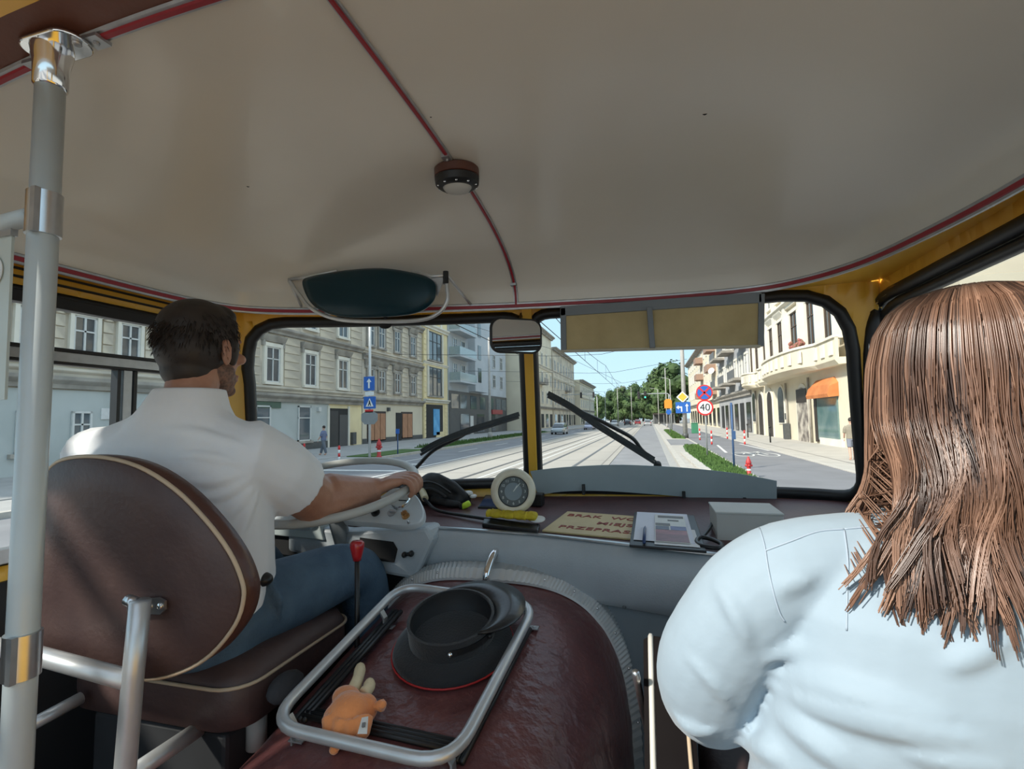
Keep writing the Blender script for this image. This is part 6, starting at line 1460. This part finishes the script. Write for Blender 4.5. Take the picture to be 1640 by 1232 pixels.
# no stopping and 40 signs
p = P(1133, 733, z=.12); t = thing('sign_post', p, 'slim pole with a no-stopping sign above a 40 speed limit sign', 'sign')
ztop = P(1127, 617, y=p.y).z; post(t, p.x, p.y, ztop, .035)
c = P(1128, 629, y=p.y-.06); r = .365
b_ = plate(t, c, circ(r, 36), .02, M_sred, 'no_stopping_sign'); plate(t, c, circ(r*.84, 32), .008, M_sblue, 'blue_field', b_, .02)
for a in (45, -45):
    ca, sa = math.cos(math.radians(a)), math.sin(math.radians(a)); plate(t, c, [(ca*s1*r*.85-sa*s2*.04, sa*s1*r*.85+ca*s2*.04) for s1, s2 in ((-1, -1), (1, -1), (1, 1), (-1, 1))], .008, M_sred, 'red_bar', b_, .028)
c = P(1129, 653, y=p.y-.06); b_ = plate(t, c, circ(r, 36), .02, M_sred, 'speed_limit_sign'); plate(t, c, circ(r*.80, 32), .008, M_swhite, 'white_field', b_, .02)
text_mesh('numeral', '40', .46, Matrix(((1, 0, 0, c.x), (0, 0, -1, c.y-.032), (0, 1, 0, c.z), (0, 0, 0, 1))), M_sblk, t, .004)
# blue post
p = P(1176, 752, z=.12); t = thing('blue_post', p, 'thin dark blue post standing in the grass island', 'post'); post(t, p.x, p.y, P(1175, 645, y=p.y).z, .035, mat('post_blue', (.04, .09, .20), .5), .12)
c = P(1175, 697, y=p.y-.05); plate(t, c, rrect(.12, .30, .02, 3), .06, mat('post_blue', (.04, .09, .20), .5), 'box')
p = P(637, 728, z=.12); t = thing('blue_post', p, 'short blue post with a small plate on the left verge', 'post'); post(t, p.x, p.y, P(637, 692, y=p.y).z, .035, mat('post_blue', (.04, .09, .20), .5), .12)
c = P(637, 691, y=p.y-.05); plate(t, c, rrect(.22, .28, .02, 3), .05, M_sblue, 'plate')
for u, v, v0, lb in ((1234, 709, 684, 'black iron post on the pavement before the arched door'), (1198, 701, 680, 'black iron post further along the right pavement')):
    p = P(u, v, z=.13); t = thing('iron_post', p, lb, 'post', 'black posts on the right pavement'); post(t, p.x, p.y, P(u, v0, y=p.y).z, .05, M_sblk, .13); mb = MB(); mb.ell((p.x, p.y, P(u, v0, y=p.y).z), (.09, .09, .09), 10, 6); mb.build('finial', M_sblk, t, smooth=True)
# tram mast with priority and lane signs
p = P(1098, 702, z=.12); t = thing('tram_mast', p, 'thick grey tram mast with yellow diamond and blue lane signs', 'mast')
mb = MB(); mb.tube([(p.x, p.y, .12), (p.x, p.y, 13)], [.20, .15], 14); mb.build('mast', M_mast, t, smooth=True)
mb = MB(); mb.lathe([(.26, .1), (.26, .5), (.2, .55)], 14, Matrix.Translation((p.x, p.y, 0))); mb.build('base_collar', M_modd, t, smooth=True)
c = P(1093, 636, y=p.y-.3); r = .52; b_ = plate(t, c, [(r, 0), (0, r), (-r, 0), (0, -r)], .03, M_swhite, 'priority_sign'); plate(t, c, [(r*.74, 0), (0, r*.74), (-r*.74, 0), (0, -r*.74)], .01, M_syel, 'yellow_field', b_, .03)
c = P(1094, 653, y=p.y-.3); b_ = plate(t, c, rrect(1.25, .98, .05, 3), .03, M_sblue, 'lane_sign')
arw = [(-.05, -.36), (.05, -.36), (.05, .12), (.15, .12), (0, .36), (-.15, .12), (-.05, .12)]
plate(t, (c.x+.32, c.y, c.z), arw, .01, M_swhite, 'white_arrow', b_, .03)
plate(t, (c.x-.28, c.y, c.z), [(.1, -.36), (.2, -.36), (.2, .1), (-.08, .1), (-.08, .22), (-.3, .03), (-.08, -.16), (-.08, -.02), (.1, -.02)], .01, M_swhite, 'white_arrow', b_, .03)
# orange sign
p = P(1073, 690, z=.12); p = Vector((P(1072, 660, y=60).x, 60, .1)); t = thing('sign_post', p, 'orange diversion sign on a pole left of the tram mast', 'sign'); post(t, p.x, p.y, 4.6, .05)
c = P(1070, 647, y=59.9); plate(t, c, [(-.42, -.5), (.42, -.5), (.42, .35), (.2, .55), (-.2, .55), (-.42, .35)], .03, mat('sign_orange', (.75, .28, .03), .5), 'orange_plate'); c2 = P(1071, 660, y=59.9); plate(t, c2, circ(.3, 20), .03, M_sblue, 'round_sign')
# traffic light gantries
def signal(t, x, y, z, col):
    mb = MB(); mb.box((x, y, z), (.36, .3, 1.1)); b_ = mb.build('signal_head', M_sblk, t, bevel=.03)
    for k in range(3):
        on = k == 2 and col == 'g'
        mb = MB(); mb.lathe([(.001, 0), (.12, 0), (.11, .03), (.001, .04)], 12, frame((x, y-.15, z+.34-.34*k), (0, -1, 0)))
        o = mb.build('lens', sig_g if on else mat('lens_dark', (.04, .03, .03), .3), b_)
sig_g = mat('green_signal', (.05, .5, .3), .4); nt_ = sig_g.node_tree.nodes['Principled BSDF']; nt_.inputs['Emission Color'].default_value = (.05, .9, .5, 1); nt_.inputs['Emission Strength'].default_value = 1.2
def gantry(px, y, x1, z, label, lights):
    t = thing('traffic_gantry', (px, y, .1), label, 'traffic light'); post(t, px, y, z-.6, .10)
    mb = MB(); d = 1 if x1 > px else -1; mb.tube(catmull([(px, y, z-.7), (px+d*.25, y, z-.15), (px+d*1.0, y, z), (x1, y, z)], 5), .07, 8); mb.build('arm', M_pgrey, t, smooth=True)
    for x_, c_ in lights: signal(t, x_, y-.2, z-.15, c_)
yG = 76.
gx = lambda u: P(u, 640, y=yG).x
gantry(gx(1074), yG, gx(1022), P(1040, 631, y=yG).z, 'traffic light gantry arching over the lane ahead with a green light', [(gx(1023), 'd'), (gx(1033.5), 'g')])
gantry(gx(936), 95, P(900, 640, y=95).x, P(925, 632, y=95).z, 'traffic light gantry over the left carriageway', [(P(931, 640, y=95).x, 'd'), (P(951, 640, y=95).x, 'd')])
# lamp posts and masts
def lamp_post(x, y, h, r, label, arm=0, grp=None):
    t = thing('lamp_post', (x, y, 0), label, 'lamp post', grp); mb = MB(); mb.tube([(x, y, 0), (x, y, h)], [r, r*.6], 10); mb.build('pole', M_mast, t, smooth=True)
    mb = MB(); mb.lathe([(r*1.5, .1), (r*1.5, .7), (r, .8)], 10, Matrix.Translation((x, y, 0))); mb.build('base', M_mast, t, smooth=True)
    if arm:
        mb = MB(); mb.tube(catmull([(x, y, h-.3), (x+arm*.3, y, h+.1), (x+arm, y, h+.3)], 5), .05, 8); a_ = mb.build('arm', M_mast, t, smooth=True); mb = MB(); mb.ell((x+arm*1.1, y, h+.3), (.35, .15, .08), 10, 6); mb.build('lamp_head', M_pgrey, a_, smooth=True)
p = P(785, 703, z=.12); lamp_post(p.x, p.y, 10.5, .16, 'grey lamp post on the left verge before the grey apartment block', 2.2)
fm = 'distant masts along the tram line'
for u, y, h, a in ((990, 120, 9, 1.5), (970, 170, 9, 0), (1012, 150, 11, 0), (1055, 130, 9, -1.5), (1068, 95, 11, 0), (1075, 110, 10, -1.2), (945, 160, 9, 0)):
    x_ = P(u, 668, y=y).x; lamp_post(x_, y, h, .12, {990: 'thin mast in front of the far left trees', 970: 'thin mast far off left of the trees', 1012: 'tall thin mast in the middle of the far trees', 1055: 'thin mast beside the right tree clump', 1068: 'tall thin mast left of the blue lane sign', 1075: 'thin lamp mast just left of the tram mast', 945: 'thin mast near the far low house'}[u], a, fm)
# overhead wires
def wire(pts, label, r=.018, drop=()):
    mb = MB(); mb.tube(pts, r, 5)
    for a_, b_ in drop: mb.tube([a_, b_], .01, 4)
    tag(mb.build('overhead_wire', M_sblk, smooth=True), label, 'wire', 'overhead tram wires')
wire([(-3.86, y, 5.7) for y in (8, 60, 130, 260)], 'right contact wire running along the tram track'); wire([(-7.06, y, 5.7) for y in (8, 60, 130, 260)], 'left contact wire running along the tram track')
wire([(-3.86, y, 7.0-.6*math.sin(PI*((y-8) % 40)/40)) for y in range(8, 170, 4)], 'sagging carrier wire above the right contact wire', drop=[((-3.86, y, 5.7), (-3.86, y, 7.0-.6*math.sin(PI*((y-8) % 40)/40))) for y in range(16, 170, 8)]); 
for k, y in enumerate((44, 62, 82, 110)):
    wire([(-23.5, y, 8.6), (-7.06, y, 7.6), (-3.86, y, 7.6), (4.5 if k else 3.1, y, 8.8)], ['nearest cross wire spanning the street', 'second cross wire spanning the street', 'third cross wire spanning the street', 'farthest cross wire spanning the street'][k], .02)
wire([(-23.6, 50, 14), (-12, 62, 11), (-3.86, 75, 7.2)], 'slanting wire from the left facades to the track', .02)
# ---------------- cars
def car(x, y, paint, label, facing, s=1.0):
    t = thing('car', (x, y, 0), label, 'car', 'cars on the street')
    f = facing    # -1: front towards us
    Fz = Matrix.Translation((x, y, .0)) @ Matrix.Rotation(PI if f < 0 else 0, 4, 'Z') @ Matrix.Scale(s, 4)
    sec = lambda hw, zb, zt, yy, k=.8: [Vector((-hw, yy, zb)), Vector((hw, yy, zb)), Vector((hw*1.02, yy, lerp(zb, zt, .5))), Vector((hw*k, yy, zt)), Vector((-hw*k, yy, zt)), Vector((-hw*1.02, yy, lerp(zb, zt, .5)))]
    mb = MB(); mb.loft([sec(.72, .32, .62, -2.05), sec(.84, .24, .80, -1.9), sec(.87, .22, .92, -1.2, .93), sec(.87, .22, .95, 0, .95), sec(.87, .22, .93, .9, .93), sec(.84, .24, .80, 1.8, .88), sec(.70, .32, .62, 2.1)], M=Fz); mb.build('body', paint, t, bevel=.05 if s > .9 else 0, smooth=True)
    mb = MB(); mb.loft([[Vector((-.78, a, .9)), Vector((.78, a, .9)), Vector((b, c, d)), Vector((-b, c, d))] for a, b, c, d in ((-1.95, .60, -1.55, 1.38), (-1.0, .64, -1.0, 1.5), (.2, .64, .15, 1.48), (1.2, .60, .5, 1.40))], M=Fz); mb.build('roof', paint, t, bevel=.03)
    mb = MB(); mb.loft([[Vector((-.80, a, .95)), Vector((.80, a, .95)), Vector((b, c, d)), Vector((-b, c, d))] for a, b, c, d in ((-1.90, .66, -1.6, 1.30), (1.17, .66, .62, 1.30))], M=Fz); mb.build('side_glass', M_gl, t)
    for yy, zz, tl, nm in ((.86, 1.14, -.55, 'windscreen'), (-1.80, 1.14, .35, 'rear_window')):
        mb = MB(); d = .3; mb.add([(-.66, yy-tl*-.5*.0+(.33 if yy > 0 else -.12), .95), (.66, yy+(.33 if yy > 0 else -.12), .95), (.56, yy+(-.24 if yy > 0 else .18), 1.36), (-.56, yy+(-.24 if yy > 0 else .18), 1.36), (-.66, yy+(.36 if yy > 0 else -.15), .96), (.66, yy+(.36 if yy > 0 else -.15), .96), (.56, yy+(-.21 if yy > 0 else .15), 1.38), (-.56, yy+(-.21 if yy > 0 else .15), 1.38)], [(0, 1, 2, 3), (4, 5, 6, 7), (0, 1, 5, 4), (2, 3, 7, 6), (1, 2, 6, 5), (0, 3, 7, 4)], Fz); mb.build(nm, M_gl, t)
    for wx in (-.78, .78):
        for wy_ in (-1.3, 1.3):
            mb = MB(); mb.lathe([(.001, -.1), (.31, -.1), (.32, -.06), (.32, .06), (.31, .1), (.001, .1)], 16, Fz @ frame((wx, wy_, .31), (1, 0, 0))); w0 = mb.build('wheel', M_sblk, t); mb = MB(); mb.lathe([(.001, -.115), (.19, -.115), (.19, .115), (.001, .115)], 12, Fz @ frame((wx, wy_, .31), (1, 0, 0))); mb.build('hub', M_pgrey, w0)
        mb = MB(); mb.ell((wx*.85, 1.95, .66), (.16, .12, .09), 10, 6, Fz); mb.build('headlight', M_swhite, t, smooth=True)
        mb = MB(); mb.ell((wx*.9, -1.93, .75), (.10, .10, .12), 10, 6, Fz); mb.build('tail_light', M_sred, t, smooth=True)
    mb = MB(); mb.box((0, 2.04, .45), (.5, .06, .11), Fz); mb.build('number_plate', M_swhite, t); mb = MB(); mb.box((0, -2.02, .55), (.5, .06, .11), Fz); mb.build('number_plate', M_swhite, t)
    mb = MB(); mb.box((0, 2.0, .58), (.9, .08, .12), Fz); mb.build('grille', M_sblk, t)
pnt = lambda n, c: mat(n, c, .3, .2, coat=.6)
car(-11.6, 66, pnt('car_silver', (.36, .40, .42)), 'silver car coming towards us on the left carriageway', -1)
car(-10.6, 92, pnt('car_pale_violet', (.5, .5, .62)), 'pale car behind the slanting wiper blade', -1)
car(-.5, 128, pnt('car_silver2', (.45, .46, .47)), 'silver car ahead in our own lane', 1)
car(-3.4, 152, pnt('car_red', (.35, .04, .05)), 'red car ahead left of the silver car', 1)
car(-5.8, 140, pnt('car_dark', (.03, .03, .035)), 'dark car far ahead beside the red car', 1)
car(-9.0, 135, pnt('car_white', (.7, .7, .7)), 'white car far ahead left of the dark car', -1)
car(3.5, 175, pnt('car_red', (.35, .04, .05)), 'small red car parked far away by the trees on the right', 1)
# ---------------- trees
M_leaf = mat('tree_leaves', (.060, .105, .028), .8, rgb2=(.025, .05, .014), vs=.5, detail=8)
M_leaf2 = mat('tree_leaves_light', (.085, .135, .04), .8, rgb2=(.04, .07, .02), vs=.5, detail=8)
M_bark = mat('bark', (.07, .055, .04), .9)
def crown(seed, m):
    random.seed(seed); mb = MB()
    cl_ = []
    for i in range(30):
        a = random.random()*6.28; rr = random.random()**.5*3.2; z = random.uniform(1.6, 8.6); k = 1-abs(z-5.0)/4.6; cl_.append((Vector((math.cos(a)*rr*k, math.sin(a)*rr*k, z)), random.uniform(.9, 1.6)))
    for c, r in cl_:
        mb.ell(c, (r*.85, r*.85, r*.75), 9, 6)
        for j in range(55):
            d = Vector((random.gauss(0, 1), random.gauss(0, 1), random.gauss(0, 1))).normalized(); q = c+d*r*random.uniform(.8, 1.12); u = d.orthogonal().normalized()*.22; v = d.cross(u)
            u = (u+d*random.uniform(-.2, .2)); mb.add([q-u-v*.6, q+u-v*.6, q+u*.6+v, q-u*.6+v], [(0, 1, 2, 3)])
    o = mb.build('crown', m, None, fix=False)
    mb = MB(); mb.tube([(0, 0, 0), (.1, 0, 2), (0, .1, 4.5)], [.28, .2, .1], 8); b = mb.build('trunk', M_bark, None, smooth=True)
    return o, b
protos = [crown(5, M_leaf), crown(9, M_leaf2)]
trees = [(938, 190, 1.0, 'leftmost far tree beside the low beige house'), (958, 215, 1.3, 'far tree left of the middle masts'), (978, 225, 1.5, 'broad far tree left of the traffic lights'), (1000, 205, 1.55, 'tall far tree behind the traffic lights'), (1020, 230, 1.8, 'dark far tree right behind the traffic signal'), (1040, 200, 1.5, 'far tree in line with our lane'), (1056, 185, 2.0, 'tall far tree above the parked red car'), (1070, 160, 1.95, 'tall dense tree behind the orange sign'), (1085, 155, 1.9, 'tall dense tree behind the yellow diamond sign'), (925, 230, 1.0, 'small far tree at the left end of the row'), (990, 260, 1.8, 'farthest tree in the gap between nearer crowns'), (1030, 270, 1.9, 'farthest tree behind the lane ahead')]
for i, (u, y, s_, lb) in enumerate(trees):
    x_ = P(u, 668, y=y).x; t = thing('tree', (x_, y, 0), lb, 'tree', 'trees at the end of the street'); cr_, tr_ = protos[i % 2]
    loc = Vector((x_, y, 0))
    if i < 2:
        c2, t2 = cr_, tr_; off1, off2 = cr_.location.copy(), tr_.location.copy()
        protos[i] = (cr_, tr_); crown_off = globals().setdefault('_coff', {}); crown_off[i % 2] = (off1, off2)
        c2.location = loc+off1*s_; t2.location = loc+off2*s_; c2.scale = t2.scale = (s_, s_, s_); setpar(c2, t); setpar(t2, t)
    else:
        off1, off2 = _coff[i % 2]; copy_at(cr_, loc+off1*s_, t, scale=(s_, s_, s_), rot=(0, 0, i*1.3)); copy_at(tr_, loc+off2*s_, t, scale=(s_, s_, s_))
# tram stop shelter far off on the right
x_ = P(1063, 668, y=150).x; t = thing('tram_shelter', (x_, 150, 0), 'small dark shelter in front of the far right trees', 'shelter')
mb = MB(); mb.box((x_, 150, 3.0), (6, 2.5, .3)); mb.build('roof', M_wd, t); mb = MB(); mb.box((x_, 151, 1.5), (6, .1, 2.8)); mb.build('back_wall', M_modd, t)
for dx in (-2.8, 0, 2.8):
    mb = MB(); mb.box((x_+dx, 149, 1.5), (.12, .12, 3)); mb.build('post', M_pgrey, t)
p = P(1113, 694, z=.13); t_ = MB(); t_.box((p.x, p.y, .66), (.7, .5, 1.09)); t_.box((p.x, p.y, 1.26), (.76, .56, .1)); o = t_.build('recycling_bin', mat('bin_green', (.05, .22, .12), .5), bevel=.04); tag(o, 'green recycling bin on the pavement behind the speed limit sign', 'bin')
# ---------------- people on the pavements
def walker(p, face, label, top, bottom, hairc, stride, shorts, bag):
    t = thing('person', p, label, 'person'); R_ = Matrix.Translation(p) @ Matrix.Rotation(face, 4, 'Z'); G = lambda x, y, z: R_ @ Vector((x, y, z))
    b = MB(); b.ell((0, .0, 1.60), (.078, .095, .115), 14, 10, R_); b.tube([G(0, 0, 1.40), G(0, 0, 1.55)], [.06, .052], 10); b.ell((0, .09, 1.585), (.014, .02, .02), 8, 6, R_)
    b.loft([[R_ @ q for q in r] for r in erings([(0, 0, .92, .15, .10), (0, 0, 1.1, .14, .095), (0, 0, 1.28, .18, .11), (0, 0, 1.40, .14, .09)])])
    for sd in (-1, 1):
        k = stride*sd; b.tube([G(sd*.09, 0, .92), G(sd*.095, k*.5+.02, .50), G(sd*.095, k, .08)], [.085, .058, .04], 10); b.tube([G(sd*.095, k, .05), G(sd*.10, k+.13, .04)], [.045, .035], 8)
        b.tube([G(sd*.19, 0, 1.36), G(sd*.235, -k*.3, 1.08), G(sd*.22, -k*.5+.12, .88)], [.05, .042, .032], 8); hw = G(sd*.22, -k*.5+.13, .84)
        for j in range(4): b.tube([hw, hw+Vector((.008*(j-1.5), 0, -.06)), hw+Vector((.008*(j-1.5), .012, -.10))], [.018, .010, .007], 6)
        b.tube([hw, hw+Vector((sd*-.03, .02, -.05))], [.014, .009], 6)
    b.build('body', M_skin2, t, smooth=True, remesh=.014, smo=2)
    b = MB(); b.loft([[R_ @ q for q in r] for r in erings([(0, 0, .86, .185, .135), (0, 0, 1.05, .175, .125), (0, 0, 1.25, .205, .135), (0, 0, 1.36, .20, .12), (0, 0, 1.44, .09, .08)])])
    for sd in (-1, 1): b.tube([G(sd*.15, 0, 1.36), G(sd*.215, 0, 1.27), G(sd*.235, -stride*sd*.2, 1.10)], [.075, .072, .068], 10)
    b.build('shirt', top, t, smooth=True, remesh=.014, smo=2)
    b = MB(); b.loft([[R_ @ q for q in r] for r in erings([(0, 0, .80, .165, .12), (0, 0, .95, .165, .12)])])
    for sd in (-1, 1):
        k = stride*sd; ze = .52 if shorts else .10; b.tube([G(sd*.085, 0, .88), G(sd*.095, k*.5*(.88-ze)/.42 if shorts else k*.5, ze if shorts else .5)]+([] if shorts else [G(sd*.095, k, .12)]), [.105, .09]+([] if shorts else [.07]), 10)
    b.build('shorts' if shorts else 'trousers', bottom, t, smooth=True, remesh=.014, smo=2)
    b = MB(); b.ell((0, -.018, 1.635), (.088, .098, .10), 14, 10, R_); b.build('hair', hairc, t, smooth=True)
    if bag:
        b = MB(); b.box((.34, .0, .62), (.12, .34, .42), R_); g_ = b.build('handbag', M_sblk, t, bevel=.04); b = MB(); b.tube([G(.30, -.1, .82), G(.26, 0, .95), G(.30, .1, .82)], .012, 6); b.build('strap', M_sblk, g_, smooth=True)
walker(P(1366, 737, z=.13), math.radians(-4), 'walker in an olive shirt and shorts on the right pavement', mat('olive_shirt', (.27, .235, .18), .85), mat('grey_shorts', (.20, .21, .25), .85), M_dhair, .10, True, True)
walker(P(518, 729, z=.13), math.radians(95), 'jogger in a blue top on the left pavement before the gateway', mat('faded_blue_top', (.16, .19, .30), .85), mat('slate_trousers', (.13, .15, .18), .85), M_dhair, .22, False, False)
